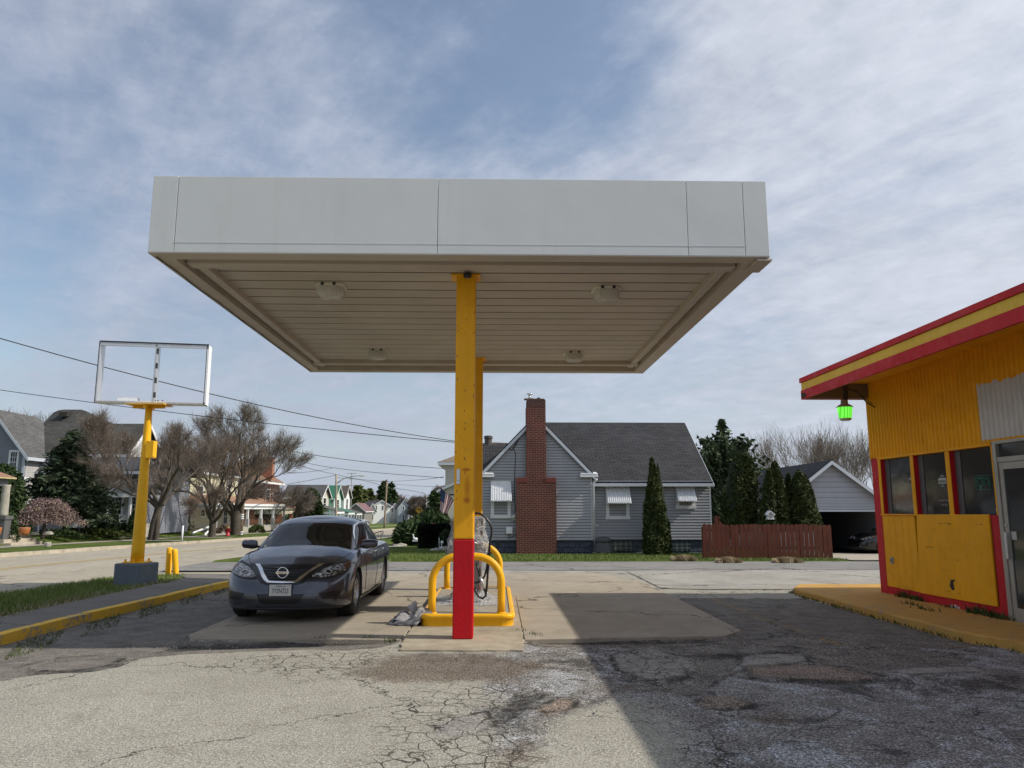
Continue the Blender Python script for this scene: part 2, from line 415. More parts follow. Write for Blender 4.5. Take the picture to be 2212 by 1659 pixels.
M['weed'] = mat_leaf('weed_leaves', (.03, .05, .012), (.09, .12, .03))
M['box_green'] = mat_leaf('boxwood_leaves', (.03, .05, .012), (.10, .12, .03))
M['fence'] = mat('red_brown_fence_stain', (.105, .030, .018), .75, 0, .3, 3.5, .004, 30, .3, dirt=(.12, .055, .03), dirt_amt=.6, dirt_s=2)
M['sign_y'] = mat('sign_yellow', (.62, .36, .02), .5)
M['flag_r'] = mat('flag_red', (.30, .05, .06), .8); M['flag_w'] = mat('flag_white', (.62, .60, .58), .8); M['flag_b'] = mat('flag_blue', (.045, .06, .13), .8)
def mat_lot():
    m = bpy.data.materials.new('worn_asphalt'); m.use_nodes = True; nt = m.node_tree; n = NT(nt)
    b = nt.nodes['Principled BSDF']; p = n.coord()
    big = n.noise(p, .55, 6, .6, .3); mid = n.noise(p, 3.2, 8, .7, .4); fine = n.noise(p, 42, 5, .75); grit = n.vor(p, 75)
    edge = n.math('MULTIPLY', n.math('SUBTRACT', n.noise(p, 2.4, 8, .72, .3), .5), .9)
    edge2 = n.math('MULTIPLY', n.math('SUBTRACT', n.noise(p, 9, 6, .75), .5), .35)
    er = n.math('ADD', edge, edge2)
    def mask(nm, soft=.03, k=1.): return n.rng(n.math('ADD', n.attr(nm), n.math('MULTIPLY', er, k)), -soft, soft, 0, 1, True)
    # weathered tan aggregate
    base = n.mix(n.rng(big, .35, .65), (.39, .37, .31), (.465, .443, .375))
    base = n.mix(n.rng(mid, .52, .80), base, (.29, .265, .215))
    stones = n.rng(fine, .36, .66, .42, 1.38); st2 = n.rng(grit, .1, .65, 1.3, .62)
    ks = n.math('MULTIPLY', stones, st2)
    # grey gravelly asphalt
    grey = n.mix(n.rng(mid, .3, .7), (.155, .145, .132), (.33, .315, .295))
    blot = n.rng(n.noise(p, 1.5, 9, .78, .8), .49, .57, 0, 1, True)
    grey = n.mix(n.math('MULTIPLY', blot, .85), grey, (.40, .41, .42))
    grey = n.mix(n.rng(n.noise(n.vm('ADD', p, (7.3, 2.1, 0)), 1.1, 9, .78, .9), .53, .60, 0, .8, True), grey, (.055, .052, .05))
    vein = n.rng(n.math('ABSOLUTE', n.math('SUBTRACT', n.noise(n.vm('ADD', p, (3.1, 9.7, 0)), 1.25, 9, .68, .7), .5)), .0, .010, 1., 0.)
    dark = n.mix(n.rng(mid, .35, .7), (.145, .130, .113), (.30, .275, .24))
    dark = n.mix(n.rng(n.noise(p, 1.1, 8, .75, .6), .52, .62, 0, .55, True), dark, (.24, .225, .20))
    patch = n.mix(n.rng(mid, .3, .7), (.30, .285, .255), (.42, .40, .365))
    brown = n.mix(n.rng(mid, .35, .7), (.115, .082, .055), (.19, .155, .12))
    redd = n.mix(n.rng(mid, .35, .7), (.23, .18, .145), (.34, .275, .22))
    c = n.mix(mask('m_grey', .22, .9), base, grey)
    mp = mask('m_patch', .05, .16); c = n.mix(mp, c, patch)
    c = n.mix(mask('m_red', .05, .16), c, redd)
    c = n.mix(mask('m_dark', .06, .5), c, dark)
    c = n.mix(n.math('MULTIPLY', mask('m_brown', .16, .9), .8), c, brown)
    c = n.mix(n.math('MULTIPLY', mask('m_pot', .08, .6), n.rng(n.noise(p, 14, 6, .8), .35, .6, .35, 1.)), c, (.030, .028, .026))
    kg = n.math('MULTIPLY', n.math('POWER', ks, 1.7), 1.42)
    gm = n.math('MULTIPLY', n.math('MAXIMUM', mask('m_grey', .22, .9), mask('m_brown', .16, .9)), n.math('SUBTRACT', 1., mp)); ks = n.math('ADD', n.math('MULTIPLY', n.math('POWER', ks, .72), n.math('SUBTRACT', 1., gm)), n.math('MULTIPLY', kg, gm))
    c = n.mix(1., c, n.comb(ks, ks, ks), 'MULTIPLY')
    # cracks: alligator and long ones
    pw = n.vm('ADD', p, n.vm('SCALE', n.noise(p, 5, 4, .6, 0, 'Color'), None, .09))
    al = n.vor(pw, 5.6, 'DISTANCE_TO_EDGE'); al2 = n.vor(pw, 11.5, 'DISTANCE_TO_EDGE')
    wk = n.rng(n.noise(p, 3, 4), .35, .62, .014, .034)
    am = mask('m_alli', .2, .8)
    crk = n.math('MULTIPLY', n.math('MAXIMUM', n.math('LESS_THAN', al, wk), n.math('MULTIPLY', n.math('LESS_THAN', al2, n.math('MULTIPLY', wk, .7)), n.rng(mid, .54, .6))), am)
    pl = n.vm('ADD', p, n.vm('SCALE', n.noise(p, 1.1, 7, .7, 0, 'Color'), None, 1.1))
    lg = n.vor(pl, .42, 'DISTANCE_TO_EDGE')
    lcr = n.math('MULTIPLY', n.math('LESS_THAN', lg, n.rng(n.noise(p, 3, 3), .35, .65, .0010, .0065)), n.rng(n.noise(p, .8, 2), .36, .44))
    rimf = lambda nm, k, wd: n.rng(n.math('ABSOLUTE', n.math('ADD', n.attr(nm), n.math('MULTIPLY', er, k))), .0, wd, 1., 0., True)
    rim2 = n.math('MAXIMUM', rimf('m_patch', .16, .05), n.math('MAXIMUM', rimf('m_red', .16, .075), n.math('MULTIPLY', rimf('m_dark', .5, .06), .85)))
    gap = n.math('GREATER_THAN', n.noise(p, 5.5, 6, .8), .47)
    rim2 = n.math('MULTIPLY', rim2, gap)
    c = n.mix(n.math('MULTIPLY', rim2, n.rng(n.noise(p, 1.7, 3), .38, .55)), c, (.026, .024, .022))
    ck = n.math('MAXIMUM', crk, lcr)
    vm_ = n.math('MULTIPLY', vein, n.math('ADD', n.math('MULTIPLY', mask('m_grey', .2, .9), .85), .0))
    c = n.mix(n.math('MULTIPLY', vm_, n.rng(n.noise(p, 2.6, 4), .42, .56)), c, (.028, .026, .024))
    c = n.mix(n.math('MULTIPLY', ck, .9), c, (.030, .026, .020))
    # old worn parking stripes
    c = n.mix(n.math('MULTIPLY', n.rng(n.math('ADD', n.attr('m_line'), n.math('MULTIPLY', edge2, .25)), -.01, .02), n.rng(n.noise(p, 6, 6, .8), .44, .62, 0, .7)), c, (.36, .22, .06))
    specks = n.math('LESS_THAN', n.noise(p, 21, 3, .6), .285); c = n.mix(specks, c, (.06, .055, .045))
    n.put(b.inputs['Base Color'], c); b.inputs['Roughness'].default_value = .92; b.inputs['Specular IOR Level'].default_value = .3
    h = n.math('ADD', n.math('MULTIPLY', n.math('SUBTRACT', 1., grit), .5), n.math('SUBTRACT', n.math('MULTIPLY', fine, .8), n.math('MULTIPLY', ck, 1.6)))
    n.put(b.inputs['Normal'], n.bump(h, .011, .9))
    return m
def mat_pave(name, c1, c2, crack=.0, scale=.5, gran=60, wheel=False):
    m = bpy.data.materials.new(name); m.use_nodes = True; nt = m.node_tree; n = NT(nt)
    b = nt.nodes['Principled BSDF']; p = n.coord()
    mid = n.noise(p, 2.2, 8, .7, .5); big = n.noise(n.vm('MULTIPLY', p, (1, .25, 1)) if wheel else p, scale, 6, .6, .4)
    c = n.mix(n.rng(big, .35, .68), c1, c2)
    k = n.math('MULTIPLY', n.rng(mid, .3, .7, .82, 1.12), n.rng(n.noise(p, gran, 4, .7), .3, .7, .78, 1.18))
    c = n.mix(1., c, n.comb(k, k, k), 'MULTIPLY')
    pl = n.vm('ADD', p, n.vm('SCALE', n.noise(p, .9, 6, .65, 0, 'Color'), None, 1.3))
    lg = n.vor(pl, .22, 'DISTANCE_TO_EDGE')
    ck = n.math('LESS_THAN', lg, n.rng(n.noise(p, 2, 3), .35, .65, .001, .006+crack))
    st = n.rng(n.noise(p, .9, 7, .7, 1.), .58, .72, 0, .5, True)
    c = n.mix(st, c, tuple(a*.55 for a in c1)); c = n.mix(n.math('MULTIPLY', ck, .8), c, (.05, .045, .035))
    n.put(b.inputs['Base Color'], c); b.inputs['Roughness'].default_value = .92; b.inputs['Specular IOR Level'].default_value = .3
    n.put(b.inputs['Normal'], n.bump(n.math('SUBTRACT', n.noise(p, gran*1.4, 4, .7), ck), .006))
    return m
def mat_lawn():
    m = bpy.data.materials.new('lawn_turf'); m.use_nodes = True; nt = m.node_tree; n = NT(nt)
    b = nt.nodes['Principled BSDF']; p = n.coord()
    c = n.mix(n.rng(n.noise(p, .5, 6, .65), .35, .65), (.060, .100, .018), (.125, .165, .038))
    c = n.mix(n.rng(n.noise(p, 2.5, 8, .75), .52, .75, 0, .7), c, (.20, .18, .085))
    k = n.rng(n.noise(p, 28, 5, .8), .3, .7, .5, 1.45); c = n.mix(1., c, n.comb(k, k, k), 'MULTIPLY')
    n.put(b.inputs['Base Color'], c); b.inputs['Roughness'].default_value = 1; b.inputs['Specular IOR Level'].default_value = .1
    n.put(b.inputs['Normal'], n.bump(n.noise(p, 35, 6, .8), .05))
    return m
M['lot'] = mat_lot(); M['lawn'] = mat_lawn()
M['pad'] = mat_pave('smooth_pad_concrete', (.335, .29, .225), (.375, .33, .26), 0, .7, 90)
M['street'] = mat_pave('pale_street_concrete', (.335, .30, .235), (.39, .355, .285), 0, .35, 50, True)
M['alley'] = mat_pave('grey_alley_asphalt', (.20, .195, .185), (.25, .24, .225), .002, .4, 60)
M['gravel'] = mat_pave('pale_gravel', (.36, .345, .31), (.27, .255, .225), .004, .8, 34)
M['walk_asph'] = mat_pave('dark_walk_asphalt', (.15, .14, .122), (.20, .185, .165), 0, .6, 60)
M['walk'] = mat_pave('pale_sidewalk', (.40, .37, .31), (.33, .30, .25), 0, .6, 60)
M['drive'] = mat_pave('driveway_concrete', (.40, .36, .29), (.36, .32, .26), 0, .6, 60)
# ---------------------------------------------------------------- ground
def sheet(name, quads, material, z=0.):
    mb = MB()
    for q in quads: mb.poly(q)
    o = mb.build(name, material); return tag(o, kind='structure')
def strip(name, xa, xb, ys, dz, material, zf=zt):
    """ribbon between x=xa(y) and x=xb(y) following the fall of the ground"""
    rows = [[(xa(y)+(xb(y)-xa(y))*k/4, y, zf(y)+dz) for k in range(5)] for y in ys]
    mb = MB(); mb.grid(rows); o = mb.build(name, material); return tag(o, kind='structure')
YS = [-30, -10, 5, 14, 22, 30, 38, 46, 54, 62, 72, 82, 92, 105, 120, 140, 160, 180, 200, 230, 260, 320, 420]
xF = lambda y: -17.45+.033*(y-27)            # far kerb line of the street
xN = lambda y: -9.1+.035*(y-15)              # near kerb line
g = MB(); xs = [-600, -200, -60, -15, 0, 15, 60, 200, 600]
ys2 = [-300, -60, 0, 22, 40, 80, 120, 200, 320, 600, 1200]
g.grid([[(x, y, zt(min(y, 420))-.45) for x in xs] for y in ys2])
tag(g.build('ground', M['lawn']), kind='structure')
# detailed parking lot surface, with traced patches
c3 = lambda x, y: G(x/2, y/2+1327.2)[:2]
c4 = lambda x, y: G(x/2+1106, y/2+1179.7)[:2]
def c4s(*pts): return [c4(*p) for p in pts]
def c3s(*pts): return [c3(*p) for p in pts]
polyD = [
 c3s((-500,330),(0,282),(110,262),(330,240),(470,222),(560,197),(640,182),(800,168),(1000,158),(1300,150),(1500,152),(1640,140),(1730,112),(1700,96),(1380,104),(1000,112),(860,112))+[(-3.9,10.0),(-3.95,19.4),(-6.3,19.4),(-6.3,8.0)],
 c4s((50,400),(120,388),(340,385),(920,382),(1010,372),(1150,372),(1200,392),(1190,440),(1230,452),(1000,462),(900,470),(720,462),(650,444),(420,432),(240,434),(90,432)),
 c4s((660,225),(1240,225),(1600,300),(2050,420),(1900,440),(1500,428),(1240,440),(1150,400),(1000,372),(940,340),(800,280)),
 c4s((760,480),(900,476),(990,470),(960,540),(900,560),(870,610),(760,640),(560,600),(480,580),(600,590),(720,580),(770,540)),
 c4s((1240,440),(1700,430),(2000,480),(1950,520),(1700,520),(1560,560),(1500,540),(1300,500)),
]
polyGrey = [c4s((40,392),(2300,380),(2800,700),(2800,1250),(900,1250),(800,950),(760,830),(600,690),(500,655),(300,690),(150,790),(40,880),(-60,900),(-120,760),(-80,640),(-160,560),(-420,500),(-380,470),(-40,470))]
polyPatch = [c4s((430,470),(600,442),(750,482),(758,560),(600,580),(450,540)),
 c4s((980,482),(1100,462),(1270,476),(1285,500),(1060,530),(985,520)),
 c4s((1620,540),(1950,512),(2060,540),(1720,562)), c4s((680,258),(760,250),(930,300),(830,300)), c4s((920,385),(1000,366),(1130,378),(1100,398),(960,402)),
 c3s((1880,470),(2010,440),(2100,420),(2150,470),(2050,520),(1900,530))]
polyRed = [c3s((100,215),(250,180),(400,170),(540,172),(500,205),(380,228),(250,236),(120,232)),
 c4s((660,432),(900,418),(1230,430),(1200,455),(960,462),(760,455)),
 c4s((1000,520),(1200,512),(1450,512),(1610,560),(1500,582),(1200,575),(1050,560)),
 c4s((785,680),(830,652),(950,645),(1050,685),(980,700),(850,708)), c4s((100,705),(200,655),(290,665),(270,700),(150,738))]
polyPot = [c4s((0,645),(60,632),(150,640),(130,665),(60,700),(0,760),(-60,800),(-110,760),(-60,690)), c4s((290,690),(330,660),(440,632),(400,650),(310,700)),
 c4s((1060,690),(1110,655),(1120,690),(960,705)), c4s((650,460),(900,462),(1230,450),(1240,460),(900,480),(700,470)),
 c4s((1000,568),(1300,582),(1620,566),(1700,572),(1500,600),(1100,584)),
 c3s((110,240),(380,232),(520,208),(530,216),(390,246),(130,254)), c3s((640,162),(800,128),(1380,106),(1640,104),(1640,120),(1200,134),(820,146)),
 c4s((100,398),(500,400),(900,398),(900,410),(400,416),(120,414))]
polyBrown = [c3s((1510,265),(1600,215),(1700,180),(1900,165),(2150,185),(2350,215),(2330,260),(2150,290),(1950,290),(1750,300),(1600,285)),
 c4s((1050,745),(1150,715),(1230,735),(1180,760)), c4s((420,600),(560,590),(560,625),(450,625)), c3s((2130,590),(2260,560),(2330,640),(2200,680))]
polyAlli = [c3s((900,230),(1000,185),(1600,150),(1700,180),(1500,270),(1300,285)), c3s((1600,440),(1830,330),(1950,300),(2212,300),(2330,640),(2250,760),(1700,760),(1540,660),(1730,560)),
 c4s((-60,455),(420,440),(760,480),(760,570),(500,590),(100,520)), c4s((560,690),(700,690),(1000,860),(1050,1000),(820,1000),(700,800)), c4s((1650,160),(1000,150),(1200,200),(800,215),(650,200))]
def lines4(*pts): return [(c4(*pts[i]), c4(*pts[i+1])) for i in range(len(pts)-1)]
lineSeg = lines4((870,225),(1060,300),(1250,360))+lines4((1340,395),(1430,422),(1700,430))+lines4((1850,428),(2120,425))
def sdf(poly, X, Y):
    n = len(poly); d = np.full(X.shape, 1e9); inside = np.zeros(X.shape, bool)
    for i in range(n):
        (ax, ay), (bx, by) = poly[i], poly[(i+1) % n]
        ex, ey = bx-ax, by-ay; L = ex*ex+ey*ey+1e-12
        t = np.clip(((X-ax)*ex+(Y-ay)*ey)/L, 0, 1)
        d = np.minimum(d, np.hypot(X-ax-t*ex, Y-ay-t*ey))
        cnd = ((ay > Y) != (by > Y)) & (X < ex*(Y-ay)/(ey+1e-12)+ax); inside ^= cnd
    return np.where(inside, d, -d)
gx = np.arange(-6.3, 9.2, .06); gy = np.concatenate([np.arange(4.0, 12, .05), np.arange(12, 19.6, .09)])
XX, YY = np.meshgrid(gx, gy)
attrs = {}
for nm, polys in (('m_dark', polyD), ('m_grey', polyGrey), ('m_patch', polyPatch), ('m_red', polyRed), ('m_pot', polyPot), ('m_brown', polyBrown), ('m_alli', polyAlli)):
    d = np.full(XX.shape, -1.)
    for pl in polys: d = np.maximum(d, np.clip(sdf(pl, XX, YY), -1, 1))
    attrs[nm] = d
dl = np.full(XX.shape, 9.)
for (a, b) in lineSeg:
    ex, ey = b[0]-a[0], b[1]-a[1]; t = np.clip(((XX-a[0])*ex+(YY-a[1])*ey)/(ex*ex+ey*ey), 0, 1)
    dl = np.minimum(dl, np.hypot(XX-a[0]-t*ex, YY-a[1]-t*ey))
attrs['m_line'] = .06-dl
ZZ = -.018*np.clip(attrs['m_dark']*6+.5, 0, 1)-.022*np.clip(attrs['m_pot']*8+.5, 0, 1)+.010*np.clip(attrs['m_patch']*8+.5, 0, 1)
rs_ = np.random.RandomState(4)
ZZ += .004*np.sin(XX*3.1+np.sin(YY*2.3)*2)*np.cos(YY*2.7+np.sin(XX*1.7))
ZZ += rs_.uniform(-.0022, .0022, XX.shape)
ny, nx = XX.shape
idx = np.arange(ny*nx).reshape(ny, nx)
F = np.stack([idx[:-1, :-1], idx[:-1, 1:], idx[1:, 1:], idx[1:, :-1]], -1).reshape(-1, 4)
lot = np_mesh('parking_lot', np.stack([XX.ravel(), YY.ravel(), ZZ.ravel()], -1), F, M['lot'], smooth=True)
for nm, d in attrs.items():
    a = lot.data.attributes.new(nm, 'FLOAT', 'POINT'); a.data.foreach_set('value', d.astype(np.float32).ravel())
tag(lot, kind='structure')
lo_ = sheet('parking_lot_outer', [[(-6.3,-25,-.012),(9.14,-25,-.012),(9.14,4.02,-.012),(-6.3,4.02,-.012)], [(9.1,-25,-.016),(40,-25,-.016),(40,19.5,-.016),(9.1,19.5,-.016)]], M['lot'])
for nm in attrs:
    a = lo_.data.attributes.new(nm, 'FLOAT', 'POINT'); a.data.foreach_set('value', [-1.]*len(lo_.data.vertices))
mb = MB(); mb.grid([[(x, y, .004+.006*math.sin(x*2+y)) for x in (-6.2,-4.4,-2,0,2,4,6,9,13,20,40)] for y in (19.2, 19.9, 20.6)])
tag(mb.build('gravel_strip', M['gravel']), kind='structure')
mb = MB(); mb.poly([(3.34,15.7,.012),(4.2,15.5,.012),(9.5,15.6,.012),(40,15.7,.012),(40,19.9,.016),(3.34,19.9,.016)])
tag(mb.build('gravel_apron', M['gravel']), kind='structure')
mb = MB(); mb.grid([[(x, y, .014 if y < 23 else zt(y)+.02) for x in (-8.7,-6,-2,2,8,14,24,60)] for y in (20.3, 21.3, 22.4, 23.75)])
tag(mb.build('alley', M['alley']), kind='structure')
# concrete pump slabs with joints and a rough patch round the column foot
def slab(name, pts, z0, z1, m):
    mb = MB(); mb.prism([(x, y, z1) for x, y in pts], (0, 0, z0-z1)); o = mb.build(name, m, bevel=.008); return tag(o, kind='structure')
slab('concrete_pad', [(-3.90,10.15),(-3.72,9.88),(-1.16,9.74),(-1.12,14.35),(-3.92,14.4)], -.05, .014, M['pad'])
slab('concrete_pad', [(.36,9.72),(2.9,9.95),(3.24,10.36),(3.25,14.3),(.37,14.35)], -.05, .014, M['pad'])
slab('concrete_pad', [(-3.92,14.43),(3.25,14.36),(3.22,16.9),(2.6,19.3),(-3.9,19.4)], -.05, .012, M['pad'])
slab('concrete_pad', [(-1.13,10.6),(.35,10.6),(.36,14.34),(-1.11,14.34)], -.05, .013, M['pad'])
mb = MB(); rr = random.Random(5)
ring = []
for (a, b) in (((-1.08,9.0),(.31,8.97)),((.31,8.97),(.345,9.66)),((.345,9.66),(.345,10.58)),((.345,10.58),(-1.12,10.58)),((-1.12,10.58),(-1.12,9.7)),((-1.12,9.7),(-1.08,9.0))):
    for k in range(10):
        t = k/10; ring.append((a[0]+(b[0]-a[0])*t+rr.uniform(-.016,.016), a[1]+(b[1]-a[1])*t+rr.uniform(-.02,.02)))
mb.prism([(x, y, .022) for x, y in ring], (0, 0, -.07)); tag(mb.build('column_footing', M['conc_rough'], bevel=.006), kind='structure')
# kerb, walk and verge on the near left
def kerb_run(name, pts, w_, h, m, label=None):
    mb = MB(); k = len(pts)
    for i in range(k-1):
        (x0,y0,z0),(x1,y1,z1) = pts[i], pts[i+1]; L = math.hypot(x1-x0, y1-y0); n = max(1, int(L/.5))
        nx_, ny_ = -(y1-y0)/L*w_, (x1-x0)/L*w_
        for j in range(n):
            a, b = j/n, (j+1)/n
            p = [(x0+(x1-x0)*t, y0+(y1-y0)*t, z0+(z1-z0)*t) for t in (a, b)]
            q = [(x+nx_, y+ny_, z) for x, y, z in p]
            hh = [h+rr.uniform(-.008,.008) for _ in range(2)]
            mb.add([(p[0][0],p[0][1],p[0][2]-.1),(p[1][0],p[1][1],p[1][2]-.1),(q[1][0],q[1][1],q[1][2]-.1),(q[0][0],q[0][1],q[0][2]-.1),
                    (p[0][0],p[0][1],p[0][2]+hh[0]),(p[1][0],p[1][1],p[1][2]+hh[1]),(q[1][0],q[1][1],q[1][2]+hh[1]),(q[0][0],q[0][1],q[0][2]+hh[0])],
                   [(0,3,2,1),(4,5,6,7),(0,1,5,4),(2,3,7,6),(1,2,6,5),(3,0,4,7)])
    return mb.build(name, m)
yk = kerb_run('yellow_kerb', [(-5.92,-6,0),(-5.90,9.4,0),(-5.86,11.5,0),(-5.74,13,0),(-5.62,15,0),(-5.5,16.7,0),(-5.42,17.3,-.04)], .15, .108, M['curb_y'])
tag(yk, kind='structure')
kx = lambda y: float(np.interp(y, [-6, 9.4, 11.5, 13, 15, 16.7], [-5.92, -5.90, -5.86, -5.74, -5.62, -5.5]))-.09
mb = MB(); mb.grid([[(kx(y), y, .098), (-7.1+.03*max(0, y-5), y, .103)] for y in (-6, 0, 6, 9, 11.5, 12.3, 13, 14, 15, 16)])
mb.grid([[(kx(16), 16, .098), (-7.0+.33, 16, .105)], [(-5.56,17.3,.06),(-6.9,17.6,.08)], [(-5.2,19.4,.0),(-8.0,19.6,.0)]])
tag(mb.build('side_path', M['walk_asph']), kind='structure')
vgz = lambda y: .10-.075*min(1, max(0, (y-12.5)/3.5))
mb = MB(); mb.grid([[(-6.85+.02*y*0, y, vgz(y)-.01), (-7.6, y, vgz(y)), (-8.3, y, vgz(y)-.01), (xN(y)-.05, y, -.02)] for y in (-6, 4, 8, 12, 13, 14, 15, 16, 17)]+[[(-6.9,18.4,.01),(-7.4,18.6,.02),(-8.1,18.8,.01),(-8.8,18.8,-.04)], [(-7.3,19.2,-.03),(-7.5,19.2,-.03),(-7.8,19.3,-.03),(-8.2,19.3,-.03)]])
tag(mb.build('grass_verge', M['lawn']), kind='structure')
# street, verges, sidewalks and lawns across it
strip('street', xF, xN, YS, -.02, M['street'])
strip('street_apron', xN, lambda y: -6.2, [-20, 0, 10, 19.4, 22, 23.8], -.026, M['street'])
kf = tag(kerb_run('kerb', [(xF(y), y, zt(y)) for y in YS if y < 190], .22, .12, M['kerb']), kind='structure')
strip('far_verge', lambda y: xF(y)-.2, lambda y: -21.3, YS, .085, M['lawn'])
strip('sidewalk', lambda y: -21.3, lambda y: -22.6, YS, .10, M['walk'])
def lawn_sheet(name, xs_, ys_, zf, m): 
    mb = MB(); mb.grid([[(x, y, zf(x, y)) for x in xs_] for y in ys_]); return tag(mb.build(name, m), kind='structure')
zfar = lambda x, y: zt(y)+.09+(.30+.22*(y < 40))*min(1, max(0, (-22.95-x)/1.3))
lawn_sheet('far_lawn', [-22.6,-22.95,-23.6,-24.3,-28,-34,-45,-70], [-30, 0, 15, 22, 25, 30, 35, 39, 41, 46, 54, 62, 72, 90, 120, 160, 200], zfar, M['lawn'])
for y0 in (44.0, 52.5): sheet('front_walk', [[(-17.8,y0,zt(y0)+.115),(-17.8,y0+1.3,zt(y0)+.10),(-21.3,y0+1.3,zt(y0)+.115),(-21.3,y0,zt(y0)+.115)]], M['walk'])
sheet('cross_street', [[(-60,150,zt(150)+.03),(14,150,zt(150)+.03),(14,165,zt(165)+.03),(-60,165,zt(165)+.03)]], M['street'])
strip('near_kerb', lambda y: xN(y), lambda y: xN(y)+.2, [24.5, 30, 38, 46, 60, 80, 110], .09, M['kerb'])
zsk = lambda y: zt(y)-.075*max(0, 1-(y-23.6)/.45)
strip('near_lawn', lambda y: xN(y)+.2, lambda y: -2., [23.6, 23.8, 24.05, 26, 30, 38, 46, 60, 80, 110, 150], .06, M['lawn'], zsk)
strip('house_lawn', lambda y: -2., lambda y: 10.3-.0*y, [23.6, 23.8, 24.05, 26, 28, 30, 38, 60, 110, 150], .06, M['lawn'], zsk)
mb = MB(); mb.poly([(10.3,23.62,.0),(11.2,23.8,.0),(11.0,26,-.02),(10.9,33,-.28),(10.3,33,-.12)]); tag(mb.build('lawn_corner', M['lawn']), kind='structure')
mb = MB(); mb.grid([[(x, y, .03-.36*min(1, max(0, (y-24)/9))) for x in (11.0, 14, 18, 30)] for y in (23.7, 26, 30, 34, 40)]); tag(mb.build('driveway', M['drive']), kind='structure')
mb = MB(); mb.poly([(xN(33)+.5,33.2,zt(33)+.075),(-6,33.6,zt(33)+.075),(-4.2,35.6,zt(35)+.075),(-4.4,36.8,zt(36)+.075),(-6.3,35,zt(35)+.075),(xN(35)+.5,34.8,zt(35)+.075)]); tag(mb.build('garden_path', M['walk']), kind='structure')
mb = MB()
yl = [(-13.35+.034*(y-20), y) for y in range(4, 150, 3)]
for k in range(len(yl)-1):
    for dx in (-.12, .12):
        (xa, ya), (xb, yb) = yl[k], yl[k+1]
        mb.poly([(xa+dx-.05,ya,zt(ya)-.014),(xa+dx+.05,ya,zt(ya)-.014),(xb+dx+.05,yb,zt(yb)-.014),(xb+dx-.05,yb,zt(yb)-.014)])
tag(mb.build('street_centre_line', mat('faded_yellow_line', (.48,.36,.13), .9, var=.25)), kind='structure')

# ---------------------------------------------------------------- vegetation builders
def blades(name, pts, h, w_, lean, mt, parent=None, seed=0, hv=.45):
    r = np.random.RandomState(seed); pts = np.asarray(pts, float); n = len(pts)
    a = r.uniform(0, 2*np.pi, n); hh = h*r.uniform(1-hv, 1+hv, n); ww = w_*r.uniform(.6, 1.3, n)
    dx, dy = np.cos(a)*ww, np.sin(a)*ww; la = r.uniform(0, 2*np.pi, n); ll = lean*hh*r.uniform(.2, 1, n)
    b0 = pts-np.stack([dx, dy, np.zeros(n)], -1)*.5; b1 = pts+np.stack([dx, dy, np.zeros(n)], -1)*.5
    t = pts+np.stack([np.cos(la)*ll, np.sin(la)*ll, hh], -1)
    V = np.stack([b0, b1, t], 1).reshape(-1, 3); F = np.arange(3*n).reshape(n, 3)
    return np_mesh(name, V, F, mt, parent)
def leaf_cloud(name, pts, size, mt, parent=None, seed=0, flat=0., asp=1.6):
    r = np.random.RandomState(seed); pts = np.asarray(pts, float); n = len(pts)
    d = r.normal(size=(n, 3)); d[:, 2] *= (1-flat); d /= np.linalg.norm(d, axis=1)[:, None]
    e = np.cross(d, r.normal(size=(n, 3))); e /= np.linalg.norm(e, axis=1)[:, None]
    s = size*r.uniform(.55, 1.35, n)[:, None]
    a, b = d*s*asp*.5, e*s*.5
    V = np.stack([pts-a, pts+b*.8, pts+a, pts-b*.8], 1).reshape(-1, 3)
    return np_mesh(name, V, np.arange(4*n).reshape(n, 4), mt, parent)
def np_tubes(name, segs, mt, parent=None, n=4):
    A = np.array([s[0] for s in segs]); B = np.array([s[1] for s in segs]); ra = np.array([s[2] for s in segs]); rb = np.array([s[3] for s in segs])
    d = B-A; L = np.linalg.norm(d, axis=1)[:, None]; d = d/np.maximum(L, 1e-9)
    ref = np.where(np.abs(d[:, 2:3]) < .9, np.array([[0, 0, 1.]]), np.array([[1., 0, 0]]))
    u = np.cross(d, ref); u /= np.linalg.norm(u, axis=1)[:, None]; v_ = np.cross(d, u)
    rings = []
    for (Pn, r_) in ((A, ra), (B, rb)):
        for j in range(n):
            t = 2*math.pi*j/n; rings.append(Pn+(u*math.cos(t)+v_*math.sin(t))*r_[:, None])
    V = np.stack(rings, 1).reshape(-1, 3); m_ = len(A); base = np.arange(m_)[:, None]*2*n
    F = np.concatenate([base+np.array([[j, (j+1) % n, n+(j+1) % n, n+j]]) for j in range(n)], 0)
    return np_mesh(name, V, F, mt, parent, smooth=True)
